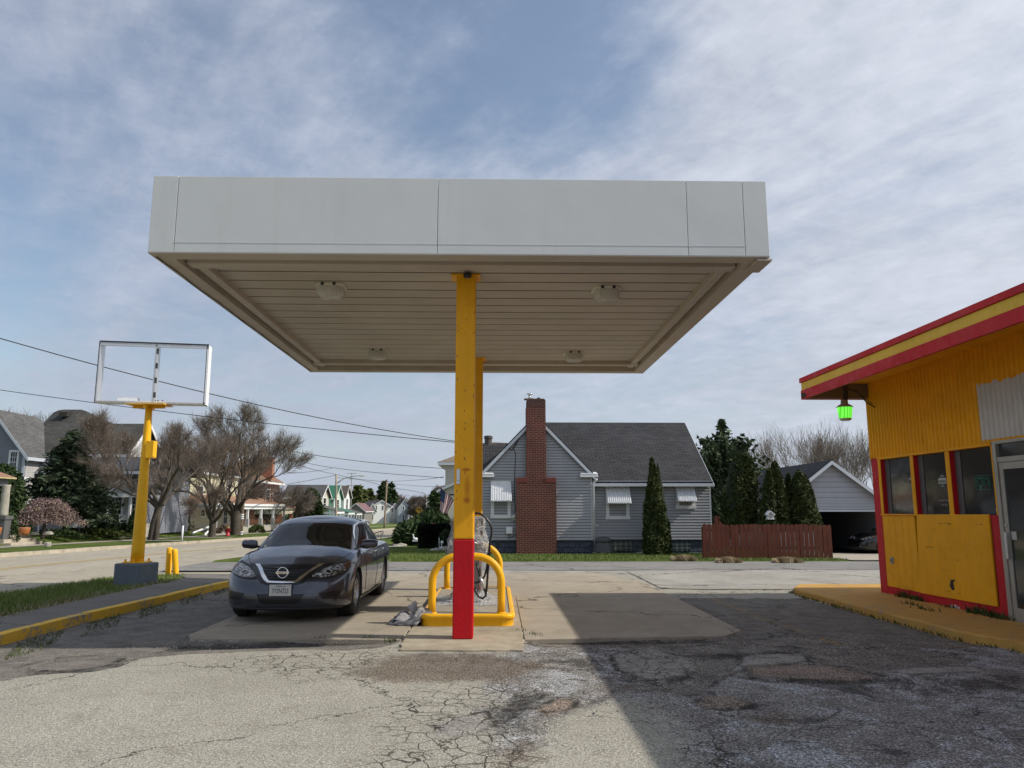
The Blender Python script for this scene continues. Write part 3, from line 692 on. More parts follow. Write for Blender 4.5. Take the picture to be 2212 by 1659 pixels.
def grow(base, forks, seed, levels=5, spread=.55, up=.10, twig=.55, r_end=.009, side=.25, ls=1.):
    """forks: list of polylines (thick limbs, traced) with radii; returns thick and thin segments and tips"""
    r = random.Random(seed); thick, thin, tips = [], [], []
    def br(p, d, L, rad, lev):
        n = (5, 6, 7, 8, 8)[min(lev, 4)]; st = L/n; r0_ = rad; sg = r.choice((-1, 1))
        for i in range(n):
            f = (i+1)/n
            d = (d+Vector((r.gauss(0, .09), r.gauss(0, .09), r.gauss(0, .07)+up*.55))).normalized(); q = p+d*st
            r2 = max(r_end*.7, r0_*(1-.72*f)); (thick if rad > .03 else thin).append((tuple(p), tuple(q), rad, r2)); p, rad = q, r2
            if lev > 0 and i >= 1:
                for _ in range(2 if r.random() < side else 1):
                    sg = -sg; ax = Vector((r.gauss(0, 1), r.gauss(0, 1), r.gauss(0, .55))); ax = (ax-d*ax.dot(d)).normalized()
                    nd = (d+ax*r.uniform(.45, 1.05)*spread*1.5).normalized()
                    br(p, nd, (L*r.uniform(.45, .78)*(1.08-.42*f)) if lev > 1 else twig*r.uniform(.5, 1.25), max(r_end, rad*.62), lev-1)
        tips.append(tuple(p))
    for poly, r0, r1, L, lev in forks:
        L *= ls
        k = len(poly)
        for i in range(k-1):
            a, b = Vector(poly[i]), Vector(poly[i+1]); ra = r0+(r1-r0)*i/(k-1); rb = r0+(r1-r0)*(i+1)/(k-1)
            thick.append((tuple(a), tuple(b+(b-a)*.02), ra, rb))
            if i > 0 and lev > 1:
                d = (b-a).normalized()
                for _ in range(1):
                    ax = Vector((r.gauss(0, 1), r.gauss(0, 1), r.gauss(.3, .5))); ax = (ax-d*ax.dot(d)).normalized()
                    br(a, (d+ax*r.uniform(.5, 1.)).normalized(), L*.8, rb*.5, lev-1)
        d = (Vector(poly[-1])-Vector(poly[-2])).normalized()
        for _ in range(2):
            ax = Vector((r.gauss(0, 1), r.gauss(0, 1), r.gauss(0, .5))); ax = (ax-d*ax.dot(d)).normalized()
            br(Vector(poly[-1]), (d+ax*.45).normalized(), L, r1*.8, lev)
    return thick, thin, tips
def bare_tree(name, label, base, forks, seed, buds=None, bud_n=2, bud_s=.07, group=None, cat='tree', **kw):
    t = thing(name, label, cat, base, group)
    thick, thin, tips = grow(base, forks, seed, **kw)
    np_tubes('trunk', thick, M['bark'], t, 7)
    cr = np_tubes('crown', thin, M['twig'], t, 3)
    if buds:
        r = np.random.RandomState(seed); tp = np.array([s[1] for s in thin if s[3] < .02]); 
        tp = np.repeat(tp, bud_n, 0)+r.normal(0, .10, (len(tp)*bud_n, 3))
        leaf_cloud('buds', tp, bud_s, buds, cr, seed)
    return t
def conifer_cone(name, label, base, h, rad, seed, mt, n=9000, size=.11, group=None, power=.8, lean=0., jag=.16, cat='shrub'):
    """upright evergreen: lumpy column of leaf sprays round a dark core"""
    r = np.random.RandomState(seed); t = thing(name, label, cat, base, group); bx, by, bz = base
    zz = r.uniform(0, 1, n)**1.15; th = r.uniform(0, 2*np.pi, n)
    ph = r.uniform(0, 6.28, 6)
    def prof(z): return np.minimum(1, (1-z)**power*1.08)*np.minimum(1, .80+z*2.2)
    lump = 1+jag*(np.sin(th*3+ph[0]+zz*9)*.5+np.sin(th*7+ph[1]-zz*17)*.35+np.sin(zz*40+th*2+ph[2])*.3)
    rr_ = rad*prof(zz)*lump*r.uniform(.80, 1.06, n)
    pts = np.stack([bx+np.cos(th)*rr_+lean*zz*h, by+np.sin(th)*rr_, bz+zz*h+r.normal(0, .03, n)], -1)
    cr = leaf_cloud('crown', pts, size, mt, t, seed, 0, 2.0)
    mb = MB(); prf = [(max(.01, rad*.86*float(prof(np.array([k/14.]))[0])), bz+h*k/14.*.97) for k in range(15)]
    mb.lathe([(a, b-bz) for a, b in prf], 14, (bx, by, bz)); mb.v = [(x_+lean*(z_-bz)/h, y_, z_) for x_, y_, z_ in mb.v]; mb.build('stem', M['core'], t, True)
    return t
def spruce(name, label, base, h, rad, seed, mt, tiers=22, per=15, size=.22, group=None, droop=.25, dens=14, zstart=.04, power=.85, asp=2.4, up=0.):
    r = np.random.RandomState(seed); t = thing(name, label, 'tree', base, group); b = np.array(base)
    pts = []; segs = []
    for i in range(tiers):
        z = zstart+(1-zstart)*i/tiers; R_ = rad*(1-z)**power
        for k in range(max(5, int(per*(1-z*.55)))):
            a = r.uniform(0, 6.283); L = R_*r.uniform(.72, 1.12); z0 = (z+r.uniform(-.02, .02))*h
            d = np.array([math.cos(a), math.sin(a), 0.])
            m_ = max(4, int(dens*L/rad)+3); prev = b+np.array([0, 0, z0])
            side = np.array([-d[1], d[0], 0.])
            for j in range(1, m_+1):
                f = j/m_; p = b+d*L*f+np.array([0, 0, z0-droop*L*f*f+L*.12*f**4+up*L*f])
                segs.append((prev, p, .03*(1-f)+.008, .03*(1-f)+.006)); prev = p
                for q in range(3):
                    sp = L*.22*(1.1-f)+.06
                    pts.append(p+side*r.normal(0, sp)+np.array([0, 0, r.normal(-.03, .07)])+d*r.normal(0, .08))
    cr = leaf_cloud('crown', pts, size, mt, t, seed, .55, asp)
    segs2 = [(b, b+np.array([0, 0, h*.98]), max(.06, rad*.055), .02)]
    np_tubes('trunk', segs2, M['bark'], t, 8); np_tubes('branches', segs, M['bark'], cr, 3)
    return t
def bush(name, label, c, rx, ry, rz, n, size, mt, seed, cat='bush', group=None, boxy=False, core=True, cm=None):
    r = np.random.RandomState(seed); t = thing(name, label, cat, c, group)
    d = r.normal(size=(n, 3))
    if boxy: d = d/np.max(np.abs(d), axis=1)[:, None]
    else: d /= np.linalg.norm(d, axis=1)[:, None]
    th = np.arctan2(d[:, 1], d[:, 0]); lump = 1+(.0 if boxy else .10)*np.sin(th*4+seed)+(.0 if boxy else .08)*np.sin(d[:, 2]*7+th*3)
    s = r.uniform(.84, 1.05, n)*lump
    if not boxy: d[:, 2] = np.abs(d[:, 2])*1.0-.02
    pts = np.stack([c[0]+d[:, 0]*rx*s, c[1]+d[:, 1]*ry*s, c[2]+(rz*.5*(1+d[:, 2]*s) if boxy else np.maximum(.0, d[:, 2]*rz*s))], -1)
    leaf_cloud('foliage', pts, size, mt, t, seed)
    if core:
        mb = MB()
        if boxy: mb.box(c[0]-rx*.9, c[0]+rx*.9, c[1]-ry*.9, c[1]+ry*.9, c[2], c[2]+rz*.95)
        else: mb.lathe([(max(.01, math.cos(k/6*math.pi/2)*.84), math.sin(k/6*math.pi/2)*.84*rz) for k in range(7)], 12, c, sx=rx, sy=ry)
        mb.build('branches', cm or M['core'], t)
    return t
# ---------------------------------------------------------------- canopy
def build_canopy():
    x0, x1, y0, y1, z0, z1 = -4.07, 3.24, 8.6, 16.5, 4.55, 5.49
    t = thing('gas_canopy', 'flat white petrol station canopy on two yellow and red columns', 'canopy', (-.41, 12.5, 0))
    g = .003
    # fascia panels with seams between them
    T = .06
    def panel(a, b, side):
        mb = MB()
        if side == 'f': mb.box(a+g, b-g, y0, y0+T, z0, z1)
        if side == 'b': mb.box(a+g, b-g, y1-T, y1, z0, z1)
        if side == 'l': mb.box(x0, x0+T, a+g, b-g, z0, z1)
        if side == 'r': mb.box(x1-T, x1, a+g, b-g, z0, z1)
        return mb.build('fascia_panel', M['white_metal'], t, bevel=.004)
    for a, b in ((x0, x0+.30), (x0+.30, -.70), (-.70, 2.27), (2.27, x1-.29), (x1-.29, x1)): panel(a, b, 'f')
    for a, b in ((x0, -.4), (-.4, x1)): panel(a, b, 'b')
    for s in 'lr':
        for a, b in ((y0+T, 12.4), (12.4, y1-T)): panel(a, b, s)
    mb = MB(); mb.box(x0+.30, x1-.29, y0-.003, y0, z0+.115, z0+.122); mb.build('fascia_crease', M['white_metal'], t)
    mb = MB(); mb.box(x0+T+.01, x1-T-.01, y0+T+.01, y1-T-.01, z0+.35, z1-.1); mb.build('roof_deck', M['dark_gap'], t)
    # rim and soffit pans
    mb = MB(); w_ = .23
    for a in ((x0+.003, x1-.003, y0+.003, y0+w_), (x0+.003, x1-.003, y1-w_, y1-.003)): mb.box(*a, z0-.012, z0+.012)
    for a in ((x0+.003, x0+w_, y0+w_, y1-w_), (x1-w_, x1-.003, y0+w_, y1-w_)): mb.box(*a, z0-.010, z0+.012)
    for a in ((x0+w_, x1-w_, y0+w_-.02, y0+w_), (x0+w_, x1-w_, y1-w_, y1-w_+.02)): mb.box(*a, z0+.012, z0+.2)
    for a in ((x0+w_-.02, x0+w_, y0+w_, y1-w_), (x1-w_, x1-w_+.02, y0+w_, y1-w_)): mb.box(*a, z0+.012, z0+.2)
    mb.build('soffit_rim', M['soffit'], t)
    mb = MB(); y = y0+w_
    while y < y1-w_-.05:
        ye = min(y+.405, y1-w_)
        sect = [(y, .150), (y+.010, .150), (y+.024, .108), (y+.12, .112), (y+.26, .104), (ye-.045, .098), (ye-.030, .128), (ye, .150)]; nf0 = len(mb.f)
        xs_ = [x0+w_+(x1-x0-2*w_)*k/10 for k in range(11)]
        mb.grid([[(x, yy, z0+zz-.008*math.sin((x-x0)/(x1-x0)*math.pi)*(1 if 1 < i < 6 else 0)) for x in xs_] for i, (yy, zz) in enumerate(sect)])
        for q_ in range(nf0, nf0+20): mb.m[q_] = 1  # step faces at the seam take the painted shade colour
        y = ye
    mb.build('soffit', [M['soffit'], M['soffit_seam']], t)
    for yy in (9.08, 15.62):
        mb = MB(); mb.box(x0+w_+.03, x1-w_-.03, yy, yy+.20, z0+.02, z0+.16); mb.build('cross_beam', M['soffit'], t, bevel=.006)
    for xx in (x0+w_+.08, x1-w_-.20):
        mb = MB(); mb.box(xx, xx+.12, y0+w_+.3, y1-w_-.25, z0+.03, z0+.14); mb.build('side_channel', M['soffit'], t, bevel=.006)
    mb = MB(); mb.box(x1-.14, x1+.035, y0+.03, y0+.50, z0-.045, z0-.02); mb.build('corner_flashing', M['soffit'], t)
    mb = MB(); mb.tube([(x0+.05+.01*math.sin(k), y0+.12+k*.28, z0-.018-.006*math.sin(k*1.7)) for k in range(28)], .007, 5); mb.build('cable', M['black'], t)
    # columns: rolled box section, red foot with yellow above
    for (cx_, cy_) in ((-.40, 9.80), (-.40, 15.42)):
        hw = .127
        mb = MB(); mb.box(cx_-hw, cx_+hw, cy_-hw, cy_+hw, .022, 1.22); foot = mb.build('column_foot', M['red'], t, bevel=.018)
        mb = MB(); mb.box(cx_-hw, cx_+hw, cy_-hw, cy_+hw, 1.22, 4.66); col = mb.build('column', M['yellow'], t, bevel=.018)
        mb = MB(); mb.box(cx_-hw-.07, cx_+hw+.06, cy_-hw-.02, cy_+hw+.02, 4.62, 4.645); mb.build('cap_plate', M['yellow_hoop'], col)
        if cy_ < 12:
            mb = MB(); rr = random.Random(3)
            for k in range(26):
                zz = rr.uniform(1.6, 4.2); xx = cx_+rr.choice([-.1, 0, 0, .11])+rr.uniform(-.01, .01)
                mb.box(xx-.004, xx+.004, cy_-hw-.0025, cy_-hw, zz, zz+rr.uniform(.006, .03))
            mb.build('bolt_holes', M['alu_dark'], col)
            xl = -.475
            mb = MB(); mb.box(xl-.022, xl+.022, cy_-hw-.012, cy_-hw-.001, 1.90, 2.09); mb.build('tag_plate', M['alu'], col, bevel=.003)
            mb = MB(); mb.lathe([(.008, 0), (.008, .006)], 10, (xl, cy_-hw-.02, 1.94)); mb.build('bolt', M['alu_dark'], col)
    return t
canopy = build_canopy()
# rust bleeding through the paint of the near column (a stain with its own shape)
n = NT(M['yellow'].node_tree); b = M['yellow'].node_tree.nodes['Principled BSDF']
old = b.inputs['Base Color'].links[0].from_socket
geo = n.node('ShaderNodeNewGeometry').outputs['Position']
def blob(cx_, cy_, cz_, sx_, sz_):
    d = n.vm('MULTIPLY', n.vm('SUBTRACT', geo, (cx_, cy_, cz_)), (1/sx_, 1/.5, 1/sz_))
    return n.rng(n.math('ADD', n.vm('LENGTH', d), n.math('MULTIPLY', n.math('SUBTRACT', n.noise(geo, 22, 5, .7), .5), .5)), .15, 1.1, 1, 0, True)
st = n.math('MULTIPLY', n.math('MAXIMUM', blob(-.375, 9.67, 2.08, .07, .035), n.math('MAXIMUM', n.math('MULTIPLY', blob(-.36, 9.67, 1.86, .055, .22), .6), blob(-.365, 9.67, 1.70, .06, .06))), .85)
n.put(b.inputs['Base Color'], n.mix(st, old, (.42, .10, .006)))

def canopy_light(label, px, py):
    x, y, z = G(px, py, 4.60); y = max(y, 9.6)
    t = thing('canopy_light', label, 'ceiling light', (x, y, 4.66), 'box lights under the canopy')
    mb = MB(); pts = [(a*.80, b_*.85) for a, b_ in ((-.25,-.13),(-.17,-.21),(.17,-.21),(.25,-.13),(.25,.16),(.2,.21),(-.2,.21),(-.25,.16))]
    mb.prism([(x+a, y+b_, 4.658) for a, b_ in pts], (0, 0, -.035)); mb.build('housing', M['lens'], t, bevel=.008)
    mb = MB(); rows = []
    for s_, dz in ((.90, .036), (.88, .10), (.80, .15), (.60, .178), (.0, .182)):
        rows.append([(x+a*s_, y+b_*s_, 4.658-dz) for a, b_ in pts+pts[:1]])
    mb.grid([list(reversed(r_)) for r_ in rows]); mb.build('lens', mat_lens, t, True)
    mb = MB()
    for sx_ in (-.08, .08): mb = MB(); mb.box(x+sx_-.02, x+sx_+.02, y-.20, y-.182, 4.615, 4.655); mb.build('clip', M['alu_dark'], t)
    return t
mat_lens = bpy.data.materials.new('ribbed_lens'); mat_lens.use_nodes = True; n = NT(mat_lens.node_tree); b = mat_lens.node_tree.nodes['Principled BSDF']
cc = n.coord(); xx_, yy_, zz_ = n.sep(cc)
n.put(b.inputs['Base Color'], n.mix(n.noise(cc, 6, 4), (.50, .48, .42), (.72, .71, .66))); b.inputs['Roughness'].default_value = .25
n.put(b.inputs['Normal'], n.bump(n.math('SINE', n.math('MULTIPLY', xx_, 260)), .003))
canopy_light('ribbed box light under the canopy, front row left of the column', 715, 626)
canopy_light('ribbed box light under the canopy, front row right of the column', 1310, 633)
canopy_light('ribbed box light under the canopy, back row left of the column', 817, 763)
canopy_light('ribbed box light under the canopy, back row right of the column', 1240, 768)
# camera / photocell on top of the near column
t = thing('security_camera', 'small black security camera at the top of the near yellow column', 'camera', (-.385, 9.6, 4.6))
mb = MB(); mb.obox((-.43, 9.52, 4.545), (.10, 0, 0), (0, .14, .05), (0, -.018, .05)); mb.build('camera_body', M['black'], t, bevel=.008)
mb = MB(); mb.box(-.40, -.36, 9.63, 9.672, 4.58, 4.64); mb.build('bracket', M['grey_paint'], t)

# ---------------------------------------------------------------- pump island, hoops, pump, plastic
def rounded_rect(x0, x1, y0, y1, r, n=6):
    pts = []
    for cx_, cy_, a0 in ((x1-r, y0+r, -90), (x1-r, y1-r, 0), (x0+r, y1-r, 90), (x0+r, y0+r, 180)):
        for k in range(n+1):
            a = R(a0+90*k/n); pts.append((cx_+r*math.cos(a), cy_+r*math.sin(a)))
    return pts
ix0, ix1, iy0, iy1 = -1.02, .25, 10.78, 14.55
t = thing('pump_island', 'long raised concrete pump island with rounded yellow steel edge', 'pump island', (-.38, 12.6, 0))
outer = rounded_rect(ix0, ix1, iy0, iy1, .16); prof = [(0, .005), (.0, .10), (.018, .112), (.020, .150), (.010, .168), (-.02, .176), (-.05, .172)]
mb = MB(); k = len(outer); ctr = Vector(((ix0+ix1)/2, (iy0+iy1)/2))
rows = []
for off, z in prof:
    row = []
    for (x, y) in outer+outer[:1]:
        # offset outwards by scaling round the island's own corners
        row.append((x+off*(1 if x > ctr.x else -1)*min(1, abs(x-ctr.x)/.5), y+off*(1 if y > ctr.y else -1)*min(1, abs(y-ctr.y)/1.7), z))
    rows.append(row)
mb.grid(rows); mb.build('edge_band', M['yellow_hoop'], t, True)
mb = MB(); mb.prism([(x, y, .160) for x, y in rounded_rect(ix0+.03, ix1-.03, iy0+.03, iy1-.03, .13)], (0, 0, -.15)); mb.build('slab', M['concrete'], t)
def hoop(label, y):
    t = thing('hoop_guard', label, 'guard rail', (-.40, y, .16), 'yellow hoop guards on the pump island')
    xl, xr, ztop, r_ = -.885, .080, .93, .36
    pts = [(xl, y, .16), (xl, y, .35)]
    for k in range(0, 13):
        a = math.pi-math.pi/2*k/12; pts.append((xl+r_+r_*math.cos(a), y, ztop-r_+r_*math.sin(a)))
    for k in range(0, 13):
        a = math.pi/2-math.pi/2*k/12; pts.append((xr-r_+r_*math.cos(a), y, ztop-r_+r_*math.sin(a)))
    pts += [(xr, y, .35), (xr, y, .16)]
    mb = MB(); mb.tube(pts, .053, 18); mb.build('pipe', M['yellow_hoop'], t, True)
    for x in (xl, xr):
        mb = MB(); mb.lathe([(.075, 0), (.07, .012), (.055, .016)], 16, (x, y, .16)); mb.build('base_collar', M['yellow_hoop'], t, True)
    return t
hoop('yellow steel hoop guard at the front end of the pump island', 10.98)
hoop('yellow steel hoop guard at the far end of the island behind the pump', 14.25)
# dispenser
px0, px1, py0, py1 = -.68, -.20, 12.15, 12.70
k11 = crop(1150, 1450, 3.318); hp_ = lambda pts, Y: [P(*k11(x, y), Y) for x, y in pts]
t = thing('fuel_pump', 'old grey fuel dispenser wrapped in clear plastic behind the column', 'fuel pump', (-.44, 12.4, .16))
mb = MB(); mb.box(px0+.03, px1-.02, py0+.08, py1-.08, .16, .80); mb.build('lower_cabinet', M['pump_panel'], t, bevel=.01)
mb = MB(); mb.box(px0+.04, px1-.02, py0+.06, py1-.1, .80, .90); mb.build('middle_band', M['yellow_hoop'], t, bevel=.01)
mb = MB(); mb.box(px0, px1, py0+.02, py1-.02, .90, 1.43); head = mb.build('head', mat('pump_head_panel', (.17, .135, .10), .35, .3, .2, 4), t, bevel=.015)
mb = MB(); mb.box(px0-.02, px1+.01, py0, py1, 1.43, 1.47); mb.build('top_cap', M['alu'], head, bevel=.01)
mb = MB(); mb.box(px1-.09, px1-.065, py0+.0, py0+.018, .95, 1.43); mb.build('trim_strip', M['chrome'], head)
mb = MB(); mb.box(px1-.055, px1-.035, py0+.06, py0+.078, .2, .79); mb.build('edge_strip', M['chrome'], t)
for pts_, Yh_, r_ in ((((790,180),(815,178),(850,182),(900,215),(940,265),(962,320),(962,380),(948,440),(940,560),(937,650),(925,760),(917,900),(905,980),(875,1008),(840,990),(812,950),(800,900)), 11.95, .017),
                     (((815,660),(835,740),(862,830),(890,910),(908,970)), 11.9, .015), (((930,560),(925,640),(915,715),(895,790),(860,835),(815,855),(795,850)), 11.98, .015)):
    mb = MB(); mb.tube(hp_(pts_, Yh_), r_, 10); mb.build('hose', M['hose'], t, True)
mb = MB(); mb.tube(hp_(((850,795),(868,840),(884,880),(892,908)), 11.87), [.014, .025, .022, .012], 10); mb.build('nozzle', M['alu'], t, True)
# crumpled film
mplastic = bpy.data.materials.new('clear_crinkled_film'); mplastic.use_nodes = True; n = NT(mplastic.node_tree); b = mplastic.node_tree.nodes['Principled BSDF']
cc = n.coord(); b.inputs['Base Color'].default_value = (.72, .74, .76, 1); b.inputs['Roughness'].default_value = .14; b.inputs['Specular IOR Level'].default_value = .9
fold = n.noise(n.vm('MULTIPLY', cc, (3, 3, 12)), 3, 5, .7, 1.5)
n.put(b.inputs['Alpha'], n.rng(fold, .38, .68, .28, .85)); n.put(b.inputs['Normal'], n.bump(fold, .05))
def film_surface(cx_, cy_, prof, seed, nn=40, amp=.035, sxy=(1, 1)):
    r = np.random.RandomState(seed); ph = r.uniform(0, 6.28, 12); rows = []
    for i, (rad, z) in enumerate(prof):
        row = []
        for j in range(nn+1):
            a = 2*math.pi*(j % nn)/nn
            q = abs(math.cos(a))**.35*math.copysign(1, math.cos(a)), abs(math.sin(a))**.35*math.copysign(1, math.sin(a))
            d = amp*(math.sin(5*a+ph[i % 12]+z*7)+.6*math.sin(11*a+ph[(i*3) % 12])+.5*r.uniform(-1, 1)*(j % nn != 0))
            row.append((cx_+q[0]*(rad*sxy[0]+d), cy_+q[1]*(rad*sxy[1]+d), z+r.uniform(-.012, .012)))
        rows.append(row)
    return rows
pf = [(.22,.80),(.27,.82),(.30,.87),(.31,.93),(.315,.99),(.32,1.05),(.30,1.11),(.285,1.16),(.265,1.22),(.262,1.30),(.26,1.38),(.255,1.44)]
mb = MB(); mb.grid(film_surface(-.44, 12.42, pf, 3, amp=.022, sxy=(1.0, 1.08))); mb.build('plastic_wrap', mplastic, t, True)
pf = [(.75,.168),(.62,.185),(.50,.20),(.42,.23),(.36,.28),(.33,.33)]
mb = MB(); mb.grid(film_surface(-.42, 12.40, [(a*.86, b) for a, b in pf], 8, amp=.04, sxy=(.78, 1.0))); mb.build('plastic_skirt', mplastic, t, True)
# heap of grey plastic sheeting beside the island
t = thing('plastic_sheeting', 'crumpled heap of grey plastic sheeting lying against the island edge', 'plastic sheeting', (-1.22, 11.05, 0))
mfilm2 = mat('grey_cloudy_film', (.34, .335, .34), .3, 0, .3, 8, .02, 12, .7)
def crumple(name, pts, seed, mt, n=5, amp=.03):
    r = random.Random(seed); rows = []
    for i in range(len(pts)):
        (x, y, z, w_, h) = pts[i]; row = []; x = -1.02+(x+1.02)*.62; h *= .72
        for k in range(n*4+1):
            a = math.pi*k/(n*4); row.append((x+r.uniform(-amp, amp), y-math.cos(a)*w_+r.uniform(-amp, amp), max(.016, z+math.sin(a)*h+r.uniform(-amp, amp))))
        rows.append(row)
    mb = MB(); mb.grid(rows); return mb.build(name, mt, t, True)
crumple('film_fold', [(-1.72, 11.0, .02, .05, .03), (-1.62, 11.0, .02, .12, .12), (-1.5, 11.0, .02, .16, .20), (-1.38, 11.02, .02, .18, .22), (-1.28, 11.0, .02, .2, .14), (-1.2, 11.0, .02, .2, .2), (-1.08, 10.98, .02, .18, .24), (-1.02, 10.96, .1, .12, .12)], 3, mfilm2)
crumple('film_fold', [(-1.2, 10.94, .02, .06, .02), (-1.16, 10.9, .02, .12, .22), (-1.10, 10.92, .04, .12, .27), (-1.03, 10.94, .15, .1, .12), (-.95, 10.97, .17, .09, .06), (-.88, 10.96, .17, .1, .05), (-.80, 10.95, .165, .06, .02)], 7, mplastic)
mb = MB(); mb.add([(-1.14,11.0,.12),(-1.23,11.02,.25),(-1.17,11.0,.29),(-1.12,10.98,.335),(-1.09,11.0,.30),(-1.10,11.02,.20),(-1.16,10.96,.23)], [(0,6,1),(6,2,1),(6,3,2),(6,4,3),(6,5,4),(0,5,6)]); mb.build('film_flap', mfilm2, t, True)

# ---------------------------------------------------------------- empty pole sign, base and bollards
def build_sign():
    c1 = crop(0, 950, 1.8429)
    bx, by = -7.62, 16.75
    t = thing('pole_sign', 'empty white sign frame on a tall yellow pole set in a grey block', 'sign', (bx, by, 0))
    # block (slightly turned)
    a = R(-12); U = Vector((math.cos(a), math.sin(a), 0)); Vv = Vector((-math.sin(a), math.cos(a), 0))
    o = Vector((bx, by, 0))-U*.31-Vv*.31
    mb = MB(); mb.obox(o+Vector((0, 0, -.05)), U*.62, Vv*.62, (0, 0, .51)); mb.build('concrete_base', M['blue_grey'], t, bevel=.03)
    ztop = P(*c1(845, 452), by)[2]; zb = .47
    mb = MB(); n_ = 12; pr = [(.135-(.135-.070)*k/n_, zb+(ztop-zb)*k/n_) for k in range(n_+1)]
    mb.lathe(pr, 28, (bx, by, 0)); mb.build('pole', M['yellow_hoop'], t, True)
    mb = MB(); mb.box(bx-.22, bx+.22, by-.22, by+.22, .462, .485); mb.build('base_plate', M['yellow_hoop'], t, bevel=.005)
    for sx_ in (-1, 0, 1):
        for sy_ in (-1, 1): mb = MB(); mb.lathe([(.025, 0), (.025, .05), (.012, .06)], 8, (bx+sx_*.17, by+sy_*.17, .485)); mb.build('anchor_bolt', M['yellow_hoop'], t)
    zbox = P(*c1(845, 678), by)[2]
    mb = MB(); mb.box(bx+.08, bx+.25, by-.20, by-.02, zbox-.19, zbox+.18); bxo = mb.build('junction_box', M['yellow_hoop'], t, bevel=.008)
    # plate at top
    mb = MB(); mb.prism([(bx-.42, by-.25, ztop+.07), (bx+.42, by-.25, ztop+.07), (bx+.42, by+.25, ztop+.07), (bx-.42, by+.25, ztop+.07)], (0, 0, -.02))
    mb.box(bx-.03, bx+.03, by-.22, by+.22, ztop-.02, ztop+.05); mb.box(bx-.34, bx+.34, by-.03, by+.03, ztop-.01, ztop+.05)
    mb.build('mounting_plate', M['yellow_hoop'], t)
    # frame : cabinet ring .38 m deep, turned so its right side shows
    zl_ = ztop+.075
    TL, TR = P(*c1(578, 110), by), P(*c1(1130, 122), by)
    BL = P(*c1(548, 436), by)
    Wd = 3.05; Hh = TL[2]-zl_
    th = R(9); U = Vector((math.cos(th), math.sin(th), 0)); D = Vector((-math.sin(th), math.cos(th), 0))
    cx_ = (BL[0]+P(*c1(1100, 447), by)[0])/2+.0
    Wd = (P(*c1(1100, 447), by)[0]-BL[0])/math.cos(th)
    o = Vector((bx, by, zl_))+Vector((cx_-bx, 0, 0))-U*Wd/2-D*.17
    dp = .30; tk = .035
    for nm, a0, UU, WW in (('frame_rail', (0, 0), Wd, tk), ('frame_rail', (0, Hh-tk), Wd, tk)):
        mb = MB(); mb.obox(o+Vector((0, 0, a0[1])), U*Wd, D*dp, (0, 0, tk)); 
        mb.obox(o+Vector((0, 0, a0[1]-(.0 if a0[1] == 0 else .05))), U*Wd, D*.03, (0, 0, tk+.02)); mb.build(nm, M['alu_white'] if a0[1] == 0 else M['alu'], t)
    mb = MB(); mb.obox(o+Vector((0, 0, tk+.002)), U*tk*.7, D*dp, (0, 0, Hh-2*tk-.004)); lf = mb.build('frame_side', M['alu'], t)
    mb = MB(); mb.obox(o+U*(Wd-tk)+Vector((0, 0, .0)), U*(tk+.004), D*dp, (0, 0, Hh+.004)); mb.build('frame_side', M['alu_white'], t)
    for zz in (Hh-.012,):
        mb = MB(); mb.obox(o+Vector((0, 0, zz))-D*.012, U*Wd, D*.012, (0, 0, .03)); mb.build('frame_lip', M['alu_dark'], t)
    mb = MB(); mb.obox(o-U*.012-D*.006, U*.014, D*.02, (0, 0, Hh)); mb.obox(o+U*(Wd-tk-.012)-D*.004, U*.014, D*.02, (0, 0, Hh)); mb.build('frame_lip', M['alu_dark'], t)
    mid = o+U*(Wd*.505)
    mb = MB(); mb.obox(mid+Vector((0, 0, tk)), U*.05, D*(dp*.8), (0, 0, Hh-2*tk)); post = mb.build('centre_post', M['alu'], t)
    mb = MB()
    for k in range(4):
        zz = tk+.10+k*(Hh-.32)/3.15
        q = mid+U*.051+D*.02+Vector((0, 0, zz)); mb.obox(q, U*.012, D*.045, (0, 0, .12))
        q = mid+U*.052-D*.004+Vector((0, 0, zz)); mb.obox(q, -U*.022, D*.004, (0, 0, .12))
    mb.build('slots', M['black'], post)
    mb = MB(); mb.obox(o+U*.42+D*.1+Vector((0, 0, tk)), U*.42, D*.1, (0, 0, .10)); mb.build('ballast_box', M['alu_white'], t)
    for k in (-.30, -.22, .14, .20, .30):
        q = Vector((bx+k, by-.08, zl_+tk)); mb = MB(); mb.obox(q, (.025, 0, 0), (0, .025, 0), (0, 0, .05)); mb.build('bolt', M['alu_dark'], t)
    return t
build_sign()
for i, (x, y, lean, lab) in enumerate(((-8.02, 19.33, -.005, 'upright yellow steel bollard in the verge behind the sign pole'), (-7.77, 19.2, -.08, 'leaning yellow steel bollard against the upright one in the verge'))):
    t = thing('bollard', lab, 'bollard', (x, y, 0), 'yellow bollards in the verge')
    top = Vector((x+lean, y, .62-.03*i)); bot = Vector((x, y, -.05))
    mb = MB(); pts = [bot+(top-bot)*k/6 for k in range(7)]; pts += [top+(top-bot).normalized()*.02, top+(top-bot).normalized()*.032]
    mb.tube(pts, [.070]*7+[.06, .03], 20); mb.build('pipe', M['yellow_hoop'], t, True)
